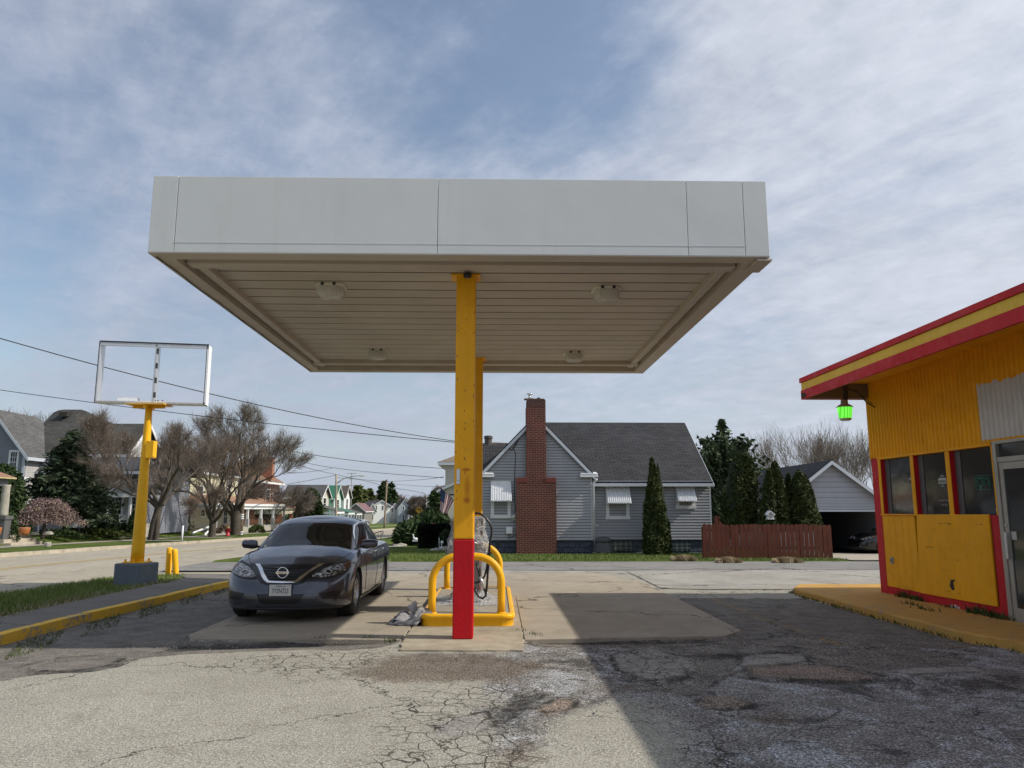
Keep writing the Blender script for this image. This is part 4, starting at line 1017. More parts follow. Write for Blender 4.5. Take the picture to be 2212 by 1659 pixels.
# ---------------------------------------------------------------- painted shop on the right
def build_shop():
    X = 7.0
    t = thing('shop_building', 'red and yellow painted flat roofed shop with corrugated upper wall', 'building', (X, 14.12, 0))
    ye = 14.12
    # body behind the front wall, leaving window openings
    mb = MB()
    mb.box(X+.02, 17, ye-.22, ye-.001, -.05, 3.9)                        # far end wall
    mb.box(X+.6, 17, -6, -5.8, -.05, 3.9); mb.box(16.8, 17, -5.8, ye-.22, -.05, 3.9)
    mb.build('end_wall', M['yellow_wall'], t)
    mb = MB(); mb.box(X-.0, X+.22, 13.87, ye, -.05, 2.51); mb.build('corner_pier', M['red_wall'], t, bevel=.01)
    mb = MB(); mb.box(X+.01, X+.22, 10.80, 13.87, -.05, .25); mb.box(X+.008, X+.22, 10.57, 10.80, -.05, 1.50); mb.box(X+.004, X+.22, 10.575, 10.62, 1.5, 2.5); mb.build('base_wall', M['red_wall'], t)
    mb = MB(); mb.box(X+.03, X+.22, 12.80, 13.87, .25, 1.49)
    mb.build('lower_panel', M['yellow_wall'], t)
    mb = MB()
    for k in range(5):
        y0 = 13.87-.215*(k+1); mb.box(X+.004, X+.03, y0+.004, y0+.211, .23+.006*(k % 2), 1.48)
    mb.build('board_cladding', M['yellow_wall'], t, bevel=.004)
    # long patched plywood board
    mb = MB(); mb.prism([(X-.012, 12.80, .225), (X-.012, 10.83, .245), (X-.012, 10.82, 1.515), (X-.012, 12.70, 1.50)], (.03, 0, 0)); pb = mb.build('plywood_panel', M['yellow_wall'], t, bevel=.006)
    rr = random.Random(11); mb = MB()
    for (z, y0, y1, den) in ((1.36, 12.3, 10.95, .28), (.98, 12.5, 11.6, .18), (.82, 12.0, 11.5, .3), (.64, 12.1, 11.3, .4), (.52, 12.0, 11.5, .3), (.33, 12.0, 11.2, .18)):
        y = y0
        while y > y1:
            L = rr.uniform(.02, .09)
            if rr.random() < den: mb.box(X-.0145, X-.0118, y-L, y, z+rr.uniform(-.006, .006), z+.007+rr.uniform(0, .006))
            y -= L+rr.uniform(.0, .05)
    mb.build('cracks', mat('crack_edges', (.17, .085, .02), .9), pb)
    mb = MB(); mb.prism([(X-.016, 11.92, .42), (X-.016, 11.86, .36), (X-.016, 11.80, .38), (X-.016, 11.82, .48), (X-.016, 11.76, .53), (X-.016, 11.88, .52)], (.004, 0, 0)); mb.build('hole', M['dark_gap'], pb)
    mb = MB()
    for k in range(14):
        y = 12.0-rr.uniform(0, 1.0); mb.box(X-.004, X+.0095, y-.02*rr.uniform(.5, 2.5), y, .06+rr.uniform(0, .08), .075+rr.uniform(0, .09))
    mb.build('flaking_paint', M['white_trim'], t)
    mb = MB(); mb.box(X-.025, X+.004, 13.575, 13.65, .64, .75); ob = mb.build('outlet_box', M['grey_paint'], t, bevel=.004)
    mb = MB(); mb.box(X-.03, X-.0252, 13.595, 13.63, .66, .72); mb.build('outlet_cover', M['alu_dark'], ob)
    # window band
    wy = [(13.78, 12.78), (12.68, 11.76), (11.65, 10.64)]; z0, z1 = 1.50, 2.475
    mb = MB(); mb.box(X-.02, X+.22, 10.62, 13.87, z1, 2.515); mb.box(X-.006, X+.22, 13.78, 13.87, .25+1.24, z1)
    mb.box(X-.006, X+.06, 12.68, 12.78, z0, z1); mb.box(X-.006, X+.06, 11.65, 11.76, z0, z1); mb.box(X-.006, X+.05, 10.615, 10.645, z0, z1)
    mb.box(X-.018, X+.02, 12.70, 13.88, 1.478, 1.502)
    mb.build('window_surround', M['yellow_wall'], t, bevel=.004)
    mb = MB()
    mb.box(X+.03, X+.22, 12.70, 12.76, z0, z1); mb.box(X+.03, X+.22, 11.67, 11.74, z0, z1)
    for (a, b_) in wy:
        mb.box(X+.004, X+.215, a-.002, a+.012, z0, z1); mb.box(X+.0, X+.215, b_, a, z0-.03, z0+.003)
    mb.build('window_reveal', M['red_wall'], t)
    for i, (a, b_) in enumerate(wy):
        mb = MB(); mb.box(X+.075, X+.10, a-.15, a-.012, z0, z1); mb.box(X+.075, X+.10, b_+.005, b_+.03, z0, z1); fr = mb.build('window', M['alu_dark'] if i == 9 else mat('grey_window_stile', (.10, .10, .11), .5), t)
        mb = MB(); mb.box(X+.085, X+.091, b_+.03, a-.14, z0, z1); mb.build('pane', M['glass_shop'], fr)
        mb = MB(); mb.lathe([(.05, 0), (.05, .012), (.03, .02)], 14, (X+.068, b_+.075, z0+.07), 'x'); mb.build('vent_knob', M['lens'], fr)
        if i == 1:
            mk = mat('sticker_black', (.01, .01, .01), .5); mw = mat('sticker_white', (.45, .47, .47), .5)
            Mx = lambda y, z, off=.0: basis((X+.082-off, y, z), (0, -1, 0), (0, 0, 1))
            mb = MB(); mb.lathe([(.105, 0), (.105, .001)], 28, (X+.0835, 12.03, 2.03), 'x'); st = mb.build('round_sticker', mk, fr)
            mb = MB(); mb.box(X+.0815, X+.083, 11.925, 12.135, 1.985, 2.075); mb.build('sticker_band', mw, st)
            mb = MB(); mb.box(X+.080, X+.081, 11.94, 12.12, 1.998, 2.045); mb.build('sticker_block', mat('sticker_grey', (.16, .17, .15), .6), st)
            for z, wd in ((2.10, .10), (2.115, .06), (1.965, .05), (1.945, .09)):
                mb = MB(); mb.box(X+.082, X+.0832, 12.03-wd/2, 12.03+wd/2, z-.004, z+.004); mb.build('sticker_line', mw, st)
            mt_ = mat('decal_white', (.32, .33, .33), .6)
            text_mesh('hours_text', 'monday-friday', .052, mt_, fr, Mx(12.05, 1.725), .0006)
            text_mesh('hours_text', '7am-5pm', .052, mt_, fr, Mx(12.03, 1.655), .0006)
        if i == 2:
            mg = mat('neon_tube_green', (.02, .16, .11), .4)
            def line(p0, p1, w_=.0045):
                (y0, z0_), (y1, z1_) = p0, p1; mbx.tube([(X+.074, y0, z0_), (X+.074, y1, z1_)], w_, 6)
            mbx = MB()
            def rect(y0, y1, za, zb):
                for a_, b2 in (((y0, za), (y1, za)), ((y1, za), (y1, zb)), ((y1, zb), (y0, zb)), ((y0, zb), (y0, za))): line(a_, b2)
            rect(11.17, 10.85, 1.87, 2.07); rect(11.14, 10.98, 1.925, 2.045); rect(11.10, 11.02, 1.95, 2.02); line((11.14, 2.03), (10.99, 2.03)); rect(10.96, 10.88, 1.94, 2.015); line((10.96, 2.035), (10.89, 2.035))
            for k in range(3): line((11.13, 1.96+k*.02), (11.11, 1.96+k*.02)); line((11.01, 1.96+k*.02), (10.99, 1.96+k*.02))
            sg = mbx.build('window_sign', mg, fr)
            mbx = MB(); mbx.prism([(X+.076, 11.10, 1.885), (X+.076, 11.03, 1.885), (X+.076, 11.03, 1.90), (X+.076, 11.045, 1.915), (X+.076, 11.09, 1.915), (X+.076, 11.10, 1.90)], (.002, 0, 0)); mbx.build('sign_cup', mg, sg)
    # dim things seen inside
    mb = MB()
    mb.prism([(X+.6, 13.4, 1.5), (X+.6, 13.1, 1.5), (X+.6, 13.25, 2.0)], (.02, 0, 0)); mb.box(X+.5, X+1.1, 11.2, 13.2, 1.25, 1.45); mb.build('interior_counter', M['alley'], t)
    # corrugated upper wall: real ribs, lower right part left unpainted white
    def corr(y0, y1, za, zb, x_, nm, m_, jag=False):
        ylim = y1; y1 = ye+.012
        mb = MB(); rows = []; y = y1; rr = random.Random(2)
        ys_ = []
        while y > y0+1e-6:
            for dx, dy in ((0, 0), (0, .055), (-.022, .070), (-.022, .092)):
                if y0 < y-dy <= ylim: ys_.append((y-dy, x_+dx))
            y -= .107
        ys_.append((y0, x_))
        tops = [zb+((rr.uniform(-.03, .03)) if jag else 0) for _ in ys_]
        mb.grid([[(xx, yy, za) for yy, xx in ys_], [(xx, yy, z_) for (yy, xx), z_ in zip(ys_, tops)]])
        return mb.build(nm, m_, t)
    corr(-6, ye+.012, 2.515, 3.96, X+.0, 'corrugated_wall', M['yellow_wall'])
    corr(-6, 10.83, 2.56, 3.36, X-.0035, 'unpainted_panel', mat('bare_white_cladding', (.58, .57, .55), .6, 0, .06, 2, dirt=(.42, .39, .34), dirt_amt=.4), True)
    mb = MB(); mb.box(X+.02, X+.22, -6, 13.87, 2.515, 3.9); mb.build('wall_core', M['dark_gap'], t)
    mb = MB(); mb.box(X-.008, X+.02, ye, ye+.02, 2.5, 3.95); mb.build('corner_trim', M['yellow_wall'], t)
    # door
    d = MB(); d.box(X-.03, X+.10, 10.50, 10.575, .07, 2.53); d.box(X-.03, X+.10, 9.45, 9.53, .07, 2.53); d.box(X-.028, X+.10, 9.53, 10.50, 2.485, 2.53); d.box(X-.02, X+.09, 9.53, 10.50, 2.23, 2.30)
    M['door_alu'] = mat('dull_door_aluminium', (.40, .38, .34), .45, .5, .1, 3, dirt=(.25, .22, .18), dirt_amt=.35)
    dr = d.build('door_frame', M['door_alu'], t, bevel=.003)
    d = MB(); d.box(X-.012, X+.03, 10.41, 10.495, .09, 2.225); d.box(X-.012, X+.03, 9.535, 9.62, .09, 2.225); d.box(X-.012, X+.03, 9.62, 10.41, .09, .28); d.box(X-.012, X+.03, 9.62, 10.41, 2.13, 2.225)
    leaf = d.build('door', M['door_alu'], t, bevel=.003)
    d = MB(); d.box(X+.005, X+.012, 9.62, 10.41, .28, 2.13); d.build('door_glass', M['glass_shop'], leaf)
    d = MB(); d.box(X+.02, X+.028, 9.53, 10.50, 2.30, 2.485); d.build('transom_glass', M['glass_shop'], dr)
    d = MB(); d.box(X-.05, X-.035, 10.43, 10.475, .92, 1.28); d.box(X-.036, X-.012, 10.44, 10.465, .95, .97); d.box(X-.036, X-.012, 10.44, 10.465, 1.23, 1.25); d.build('handle', M['alu'], leaf, bevel=.003)
    d = MB(); d.lathe([(.02, 0), (.02, .014)], 14, (X-.026, 10.455, 1.37), 'x'); d.build('lock', M['chrome'], leaf)
    d = MB(); d.box(X+.0, X+.004, 10.29, 10.39, 1.18, 1.29); d.build('notice', mat('paper_notice', (.45, .46, .45), .7), leaf)
    # interior floor/back so that glass has something behind it
    mb = MB(); mb.box(X+.22, X+4, -5.8, 13.85, .0, .05); mb.build('interior_floor', M['alley'], t)
    # rest of the front wall beyond the door (outside the photo's frame)
    mb = MB(); mb.box(X+.0, X+.22, -6, 9.45, -.05, 2.515); mb.build('front_wall', M['red_wall'], t)
    # roof with layered fascia boards
    xf = 5.78; y1 = 14.14
    mb = MB(); mb.box(xf+.05, 17.3, -6.2, y1-.03, 3.955, 4.0); mb.build('roof', M['alley'], t)
    def band(nm, za, zb, dx, m_, y_=y1):
        mb = MB(); mb.box(xf+dx, xf+dx+.045, -6.2, y_, za, zb); mb.box(xf+dx+.045, 17.3, y_-.045, y_, za, zb); return mb.build(nm, m_, t, bevel=.004)
    band('fascia_top', 3.945, 4.035, -.025, M['red_wall'], y1+.025)
    band('fascia_middle', 3.80, 3.943, .0, M['fascia_y'])
    band('fascia_bottom', 3.625, 3.798, -.012, M['red_wall'], y1+.01)
    mb = MB(); mb.box(xf+.05, X-.004, -6.1, y1-.05, 3.915, 3.94); mb.build('soffit', M['yellow_wall'], t)
    mb = MB(); mb.box(xf+.04, X-.01, y1-.12, y1-.05, 3.64, 3.91); mb.build('end_batten', mat('bare_batten', (.20, .15, .11), .8), t)
    mb = MB(); mb.prism([(xf-.014, 14.13, 3.65), (xf-.014, 13.93, 3.64), (xf-.014, 13.90, 3.70), (xf-.014, 14.0, 3.75), (xf-.014, 14.13, 3.74)], (.004, 0, 0)); mb.build('rotten_patch', mat('rotten_wood', (.05, .03, .025), .95), t)
    mb = MB()
    mb.tube([(6.10,13.75,3.84),(6.35,13.72,3.82),(6.62,13.7,3.72),(6.8,13.72,3.52),(6.99,13.8,3.44)], .012, 6); mb.tube([(6.3,13.75,3.85),(6.6,13.78,3.76),(6.82,13.8,3.6),(6.99,13.86,3.5)], .008, 6)
    mb.build('conduit_cable', M['wire'], t, True)
    return t
shop = build_shop()
mb = MB(); rr = random.Random(9)
edge = [(6.05, 15.55), (5.72, 14.9), (5.62, 14.49), (5.66, 13), (5.68, 11.4), (5.74, 9.7), (5.9, 8.97), (5.95, 6), (6.0, -6)]
pts = []
for i in range(len(edge)-1):
    (x0, y0), (x1, y1) = edge[i], edge[i+1]; n_ = max(1, int(abs(y1-y0)/.3))
    for k in range(n_): pts.append((x0+(x1-x0)*k/n_+rr.uniform(-.02, .02), y0+(y1-y0)*k/n_))
pts.append(edge[-1])
rows = [[(x-.02, y, -.06), (x-.004, y, .085+rr.uniform(-.01, .01)), (x+.03, y, .105), (x+.5*(6.99-x), y, .105+.004*math.sin(y*3)), (9.6 if y > 14.2 else 7.1, y, .10)] for x, y in pts]
rows.insert(0, [(a, 15.75, -.06) for a in (6.1, 6.12, 6.2, 7.4, 9.6)])
mb.grid(rows); tag(mb.build('shop_walkway', M['walk_y']), kind='structure')
# dusk-to-dawn lamp under the eave, lit green
t = thing('eave_lamp', 'lit green glass jar lamp hanging under the shop eave', 'lamp', (6.38, 13.7, 3.2))
mb = MB(); mb.lathe([(.06, .36), (.065, .29), (.11, .26), (.142, .235), (.147, .225), (.138, .222)], 24, (6.38, 13.7, 3.2)); mb.build('lamp_cap', M['grey_paint'], t, True)
mb = MB(); mb.tube([(6.40,13.7,3.56),(6.42,13.7,3.70),(6.42,13.7,3.86)], .045, 12); mb.build('bracket', M['alu_dark'], t)
mge = bpy.data.materials.new('lit_green_glass'); mge.use_nodes = True; n = NT(mge.node_tree); b = mge.node_tree.nodes['Principled BSDF']
cc = n.coord(); xx_, yy_, zz_ = n.sep(cc)
rib = n.math('MULTIPLY', n.math('ADD', n.math('SINE', n.math('MULTIPLY', xx_, 130)), 1.4), .42)
n.put(b.inputs['Base Color'], (.06, .5, .03)); n.put(b.inputs['Emission Color'], n.mix(rib, (.045, .50, .01), (.22, 1., .10))); b.inputs['Emission Strength'].default_value = .85; b.inputs['Roughness'].default_value = .2
mb = MB(); mb.lathe([(.132, .225), (.128, .17), (.118, .09), (.106, .02)], 24, (6.38, 13.7, 3.2)); mb.build('lamp_glass', mge, t, True)
mb = MB(); mb.lathe([(.106, .02), (.098, -.01), (.07, -.022), (.0, -.025)], 24, (6.38, 13.7, 3.2)); mb.build('lamp_bottom', mat('frosted_bottom', (.45, .58, .42), .3), t, True)
# weeds along the shop base
rs = np.random.RandomState(3)
for i, (y, x, n_, h) in enumerate(((13.25, 6.96, 60, .10), (12.95, 6.96, 40, .08), (12.72, 6.95, 30, .09), (11.95, 6.95, 18, .05), (11.25, 6.95, 70, .10), (11.0, 6.95, 30, .11), (12.3, 6.55, 14, .06), (11.75, 6.42, 14, .06), (11.5, 6.45, 10, .05), (10.82, 6.93, 40, .08), (10.66, 6.93, 30, .08))):
    p = np.stack([x+rs.normal(0, .035, n_), y+rs.normal(0, .09, n_), np.full(n_, .10)], -1)
    labs = ['green weed tuft nearest the red corner pier at the shop base', 'weed tuft second from the red corner pier', 'thin weeds below the join of the plywood panel', 'sparse sprout under the middle of the plywood panel', 'bushiest weed clump under the near half of the plywood panel', 'upright weeds beside the bushiest clump', 'flat weed in the walkway, farthest of three', 'flat weed in the walkway, middle of three', 'flat weed in the walkway, nearest of three', 'weed tuft at the shop base a little before the door', 'weed tuft right beside the shop door frame']
    o = blades('weed', p, h, .028, 1.1, M['weed'], None, i); tag(o, labs[i], 'weed', 'weeds along the shop wall')
ex = []
for i in range(len(pts)-1):
    x, y = pts[i]
    if 8.5 < y < 15.5:
        for _ in range(14): ex.append((x-.04+rs.normal(0, .03), y+rs.uniform(-.3, .05), -.005))
tag(blades('edge_weeds', ex, .05, .02, .9, M['weed'], None, 5), 'low dark weeds along the edge of the yellow walkway', 'weeds', kind='stuff')

# ---------------------------------------------------------------- sedan
def interp(x, xs_, ys_): return float(np.interp(x, xs_, ys_))
def make_car(name, label, paint, detail=True):
    """built with its nose at y=0 looking towards -y, wheels on z=0, then moved"""
    t = thing(name, label, 'car', (0, 0, 0))
    LEN = 4.87
    zS = lambda y: interp(y, [0, .25, .6, 1.15, 1.8, 3.2, 4.2, 4.6, 4.87], [.66, .71, .80, .925, .945, .955, .965, .96, .93])
    sv = [0, .05, .12, .22, .35, .5, .65, .78, .88, .94, .98, 1.0]
    WW = [.845, .885, .905, .905, .905, .912, .918, .912, .895, .872, .84, .80]
    YF = [.16, .07, .03, .01, .0, .01, .03, .06, .11, .17, .25, .33]
    YR = [4.74, 4.80, 4.85, 4.87, 4.865, 4.855, 4.85, 4.84, 4.82, 4.78, 4.70, 4.62]
    def half(s_i):
        w_, yf, yr = WW[s_i], YF[s_i], YR[s_i]; pts = []
        aF, aR = .86, .62
        for k in range(19):
            q = k/18*math.pi/2; ex_ = 2/2.9
            pts.append((w_*math.sin(q)**ex_, yf+aF*(1-math.cos(q)**ex_)))
        for k in range(1, 22):
            y = yf+aF+(yr-aR-yf-aF)*k/22; pts.append((w_+.012*math.sin(k/22*math.pi), y))
        for k in range(17):
            q = k/16*math.pi/2; ex_ = 2/2.7
            pts.append((w_*math.cos(q)**ex_ if k < 16 else 0., yr-aR*(1-math.sin(q)**ex_)))
        pts[0] = (0., yf); return pts
    H = [half(i) for i in range(len(sv))]; n_ = len(H[0])
    def zb(y): return .175
    rows = []
    for i, s_ in enumerate(sv):
        full = [(x, y, zb(y)+s_*(zS(y)-zb(y))) for x, y in H[i]]
        rows.append(full+[(-x, y, z) for x, y, z in reversed(full[1:-1])])
    # sculpt: pull in a waist line along the doors, and shoulder crease
    for i, r_ in enumerate(rows):
        for j, (x, y, z) in enumerate(r_):
            if 1.2 < y < 4.3:
                f = math.sin((y-1.2)/3.1*math.pi); k = -.022*f*math.exp(-((z-.52)/.12)**2)+.012*f*math.exp(-((z-.80)/.06)**2)
                r_[j] = (x+math.copysign(k, x), y, z)
    mb = MB(); m_ = len(rows[0])
    mb.grid([r_+r_[:1] for r_ in rows])
    # weld columns: build as closed rings by hand instead
    mb = MB(); mb.v = [p for r_ in rows for p in r_]
    for i in range(len(rows)-1):
        for j in range(m_):
            mb.f.append((i*m_+j, i*m_+(j+1) % m_, (i+1)*m_+(j+1) % m_, (i+1)*m_+j)); mb.m.append(0)
    mb.f.append(tuple(reversed(range(m_)))); mb.m.append(0)          # floor
    # top cap: cross lines between the two shoulders
    top = rows[-1]; KX = 12
    def crown(x, w_, y):
        if w_ < 1e-4: return 0
        q = abs(x/w_); c_ = interp(y, [.33, .6, 1.2, 3.8, 4.62], [.03, .085, .095, .05, .02])
        c_ = c_*(1-q**2.4)
        c_ += .014*math.exp(-((q-.72)/.12)**2)*interp(y, [.35, .7, 1.3, 1.6], [0, 1, 1, 0])      # bonnet shoulders
        return c_
    prev = None
    for j in range(1, n_-1):
        a = top[j]; L_idx = (len(rows)-1)*m_+j; R_idx = (len(rows)-1)*m_+(m_-j)
        line = [L_idx]
        for k in range(1, KX):
            x = a[0]*(1-2*k/KX); mb.v.append((x, a[1], a[2]+crown(x, a[0], a[1]))); line.append(len(mb.v)-1)
        line.append(R_idx)
        if prev is None:
            f0 = (len(rows)-1)*m_
            for k in range(KX): mb.f.append((f0, line[k], line[k+1])); mb.m.append(0)
        else:
            for k in range(KX): mb.f.append((prev[k], line[k], line[k+1], prev[k+1])); mb.m.append(0)
        prev = line
    l0 = (len(rows)-1)*m_+n_-1
    for k in range(KX): mb.f.append((prev[k], l0, prev[k+1])); mb.m.append(0)
    bm_body = mb
    # clean normals, boolean the wheel arches
    bm = bmesh.new(); vs = [bm.verts.new(p) for p in mb.v]
    for f in mb.f:
        try: bm.faces.new([vs[i] for i in f])
        except ValueError: pass
    bmesh.ops.recalc_face_normals(bm, faces=bm.faces)
    me = bpy.data.meshes.new('body'); bm.to_mesh(me)
    tmp = bpy.data.objects.new('tmp_body', me); C.objects.link(tmp)
    bvh_src = BVHTree.FromBMesh(bm); bm.free()
    cutters = []
    for (y, r_) in ((.955, .375), (3.73, .375)):
        for sx_ in (-1, 1):
            cb = MB(); cb.lathe([(r_, -.16), (r_, .16)], 40, (sx_*.86, y, .335), 'x')
            cm_ = bmesh.new(); vv = [cm_.verts.new(p) for p in cb.v]; [cm_.faces.new([vv[i] for i in f]) for f in cb.f]
            bmesh.ops.recalc_face_normals(cm_, faces=cm_.faces); cme = bpy.data.meshes.new('cut'); cm_.to_mesh(cme); cm_.free()
            c_ = bpy.data.objects.new('cut', cme); C.objects.link(c_); cutters.append(c_)
            md = tmp.modifiers.new('b', 'BOOLEAN'); md.object = c_; md.operation = 'DIFFERENCE'; md.solver = 'EXACT'
    dg = bpy.context.evaluated_depsgraph_get(); me2 = bpy.data.meshes.new_from_object(tmp.evaluated_get(dg))
    for c_ in cutters+[tmp]: bpy.data.objects.remove(c_)
    me2.name = 'body'; me2.materials.clear()
    me2.polygons.foreach_set('use_smooth', [True]*len(me2.polygons)); 
    try: me2.set_sharp_from_angle(angle=R(34))
    except Exception: pass
    body = link_mesh('body', me2, t, [paint])
    # greenhouse
    gs = [0, .18, .36, .54, .70, .82, .90, .96, 1.0]
    gyf = [.98, 1.18, 1.38, 1.57, 1.745, 1.88, 1.985, 2.08, 2.20]
    gyr = [4.34, 4.16, 3.98, 3.80, 3.64, 3.52, 3.42, 3.30, 3.12]
    gw = [.800, .775, .748, .720, .690, .664, .640, .605, .55]
    gz = [.90, .99, 1.08, 1.17, 1.255, 1.32, 1.36, 1.39, 1.41]
    rows = []
    for w_, yf, yr, z in zip(gw, gyf, gyr, gz):
        pts = []; aF, aR = .52, .6
        for k in range(15):
            q = k/14*math.pi/2; pts.append((w_*math.sin(q)**.60 if k else 0, yf+aF*(1-math.cos(q)**.60)))
        for k in range(1, 12): pts.append((w_+.02*math.sin(k/12*math.pi), yf+aF+(yr-aR-yf-aF)*k/12))
        for k in range(15):
            q = k/14*math.pi/2; pts.append((w_*math.cos(q)**.62 if k < 14 else 0, yr-aR*(1-math.sin(q)**.62)))
        full = [(x, y, z+(.02*(1-(x/w_)**2) if z < 1.0 else 0)) for x, y in pts]; rows.append(full+[(-x, y, zz) for x, y, zz in reversed(full[1:-1])]); ng = len(pts)
    mb = MB(); m_ = len(rows[0]); mb.v = [p for r_ in rows for p in r_]
    for i in range(len(rows)-1):
        for j in range(m_): mb.f.append((i*m_+j, i*m_+(j+1) % m_, (i+1)*m_+(j+1) % m_, (i+1)*m_+j))
    top = rows[-1]; prev = None; base_ = (len(rows)-1)*m_
    for j in range(1, ng-1):
        a = top[j]; line = [base_+j]
        for k in range(1, 10):
            x = a[0]*(1-2*k/10); yy = (a[1]-2.2)/(3.12-2.2); mb.v.append((x, a[1], a[2]+.058*(1-(x/max(a[0], 1e-4))**2)*(1-abs(2*max(0, min(1, yy))-1)**3))); line.append(len(mb.v)-1)
        line.append(base_+m_-j)
        if prev is None: [mb.f.append((base_, line[k], line[k+1])) for k in range(10)]
        else: [mb.f.append((prev[k], line[k], line[k+1], prev[k+1])) for k in range(10)]
        prev = line
    [mb.f.append((prev[k], base_+ng-1, prev[k+1])) for k in range(10)]
    mb.m = [0]*len(mb.f)
    cabin = mb.build('cabin', paint, t, True)
    bmc = bmesh.new(); vs = [bmc.verts.new(p) for p in mb.v]
    for f in mb.f:
        try: bmc.faces.new([vs[i] for i in f])
        except ValueError: pass
    bmesh.ops.recalc_face_normals(bmc, faces=bmc.faces); me_ = cabin.data; bmc.to_mesh(me_); me_.polygons.foreach_set('use_smooth', [True]*len(me_.polygons))
    bvh_cab = BVHTree.FromBMesh(bmc); bmc.free()
    def snap(p, off, tree, d=None):
        p = Vector(p)
        if d is None:
            q, nn, _, _ = tree.find_nearest(p)
        else:
            d = Vector(d).normalized(); q, nn, _, _ = tree.ray_cast(p-d*2.0, d)
            if q is None: q, nn, _, _ = tree.find_nearest(p)
            elif nn.dot(d) > 0: nn = -nn
        return q+nn*off
    def resamp(pl, n):
        pl = [Vector(p) for p in pl]; d = [0]
        for i in range(1, len(pl)): d.append(d[-1]+(pl[i]-pl[i-1]).length)
        out = []
        for k in range(n+1):
            s_ = d[-1]*k/n; i = 0
            while i < len(d)-2 and d[i+1] < s_: i += 1
            f = (s_-d[i])/max(1e-9, d[i+1]-d[i]); out.append(pl[i].lerp(pl[i+1], min(1, f)))
        return out
    def patch(nm, A, B, m_, parent, off=.005, tree=bvh_src, nu=18, nv=6, d=None, mirror=False, thick=True):
        """panel lying on the body between the curves A and B"""
        res = []
        for sgn in ((1, -1) if mirror else (1,)):
            a, b_ = resamp(A, nu), resamp(B, nu); rows = []
            for k in range(nv+1):
                row = []
                for i in range(nu+1):
                    p = a[i].lerp(b_[i], k/nv); dd = None if d is None else (d[0], d[1], d[2])
                    q = snap(p, off, tree, dd); row.append((q.x*sgn, q.y, q.z))
                rows.append(row)
            # rim so that it has thickness
            if thick:
                rim = []
                first = [Vector(p) for p in rows[0]]; last = [Vector(p) for p in rows[-1]]
            mb = MB(); mb.grid(rows); o = mb.build(nm, m_, parent, True); res.append(o)
        return res
    fd = (0, 1, 0)
    # --- glass
    gl = mat_glass('car_glass', (.006, .007, .008), .012, .42) if detail else M['glass']
    ws = patch('windshield', [(-.60,1.88,1.335),(-.3,1.9,1.352),(0,1.9,1.357),(.3,1.9,1.352),(.60,1.88,1.335)], [(-.735,1.0,.955),(-.4,1.0,.945),(0,1.0,.942),(.4,1.0,.945),(.735,1.0,.955)], gl, t, .004, bvh_cab, 22, 12, (0, 1, -.2))
    patch('rear_glass', [(-.56,3.5,1.33),(0,3.5,1.345),(.56,3.5,1.33)], [(-.66,4.2,1.03),(0,4.2,1.02),(.66,4.2,1.03)], gl, t, .004, bvh_cab, 16, 8, (0, -1, -.25))
    sd = (-1, 0, 0)
    patch('side_window', [(1,1.52,1.015),(1,1.80,1.18),(1,2.05,1.295),(1,2.30,1.335),(1,2.555,1.34)], [(1,1.52,1.000),(1,1.9,.995),(1,2.2,1.0),(1,2.4,1.003),(1,2.575,1.005)], gl, t, .004, bvh_cab, 16, 6, sd, True)
    patch('side_window', [(1,2.66,1.34),(1,3.0,1.325),(1,3.3,1.25),(1,3.52,1.15),(1,3.64,1.07)], [(1,2.67,1.008),(1,3.0,1.015),(1,3.3,1.025),(1,3.55,1.035),(1,3.66,1.045)], gl, t, .004, bvh_cab, 16, 6, sd, True)
    # chrome line over and under the side glass
    patch('window_trim', [(1,1.64,1.100),(1,1.785,1.190),(1,2.035,1.310),(1,2.30,1.352),(1,2.60,1.356),(1,3.0,1.341),(1,3.32,1.262),(1,3.55,1.157),(1,3.695,1.058)], [(1,1.645,1.090),(1,1.80,1.18),(1,2.05,1.300),(1,2.30,1.343),(1,2.60,1.347),(1,3.0,1.332),(1,3.30,1.255),(1,3.54,1.15),(1,3.68,1.055)], M['chrome'], t, .008, bvh_cab, 40, 1, sd, True)
    patch('window_trim', [(1,1.50,.998),(1,2.2,.992),(1,3.0,1.006),(1,3.70,1.045)], [(1,1.50,.984),(1,2.2,.978),(1,3.0,.992),(1,3.70,1.032)], M['black'], t, .006, bvh_cab, 30, 1, sd, True)
    patch('cowl', [(-.74,1.0,.952),(0,.98,.94),(.74,1.0,.952)], [(-.78,.95,.925),(0,.93,.918),(.78,.95,.925)], M['black'], t, .006, bvh_cab, 20, 2, (0, 1, -.2))
    # --- nose
    gk = M['grill_black']
    gr = patch('grille', [(-.47,0,.775),(-.25,0,.785),(0,0,.787),(.25,0,.785),(.47,0,.775)], [(-.21,0,.575),(-.1,0,.568),(0,0,.567),(.1,0,.568),(.21,0,.575)], gk, t, .003, nu=22, nv=8, d=fd)[0]
    for k in range(5):
        z = .735-.033*k; hw = .40-.045*k
        q = [snap((hw*(-1+2*i/12), 0, z), .010, bvh_src, fd) for i in range(13)]
        mb = MB(); mb.tube(q, .0045, 5); mb.build('grille_bar', M['black'], gr)
    patch('chrome_strip', [(-.50,0,.782),(-.38,0,.70),(-.285,0,.615),(-.25,0,.580),(-.20,0,.556),(0,0,.549),(.20,0,.556),(.25,0,.580),(.285,0,.615),(.38,0,.70),(.50,0,.782)],
          [(-.425,0,.782),(-.325,0,.70),(-.235,0,.625),(-.21,0,.600),(-.18,0,.577),(0,0,.569),(.18,0,.577),(.21,0,.600),(.235,0,.625),(.325,0,.70),(.425,0,.782)], M['chrome'], gr, .014, nu=44, nv=2, d=fd)
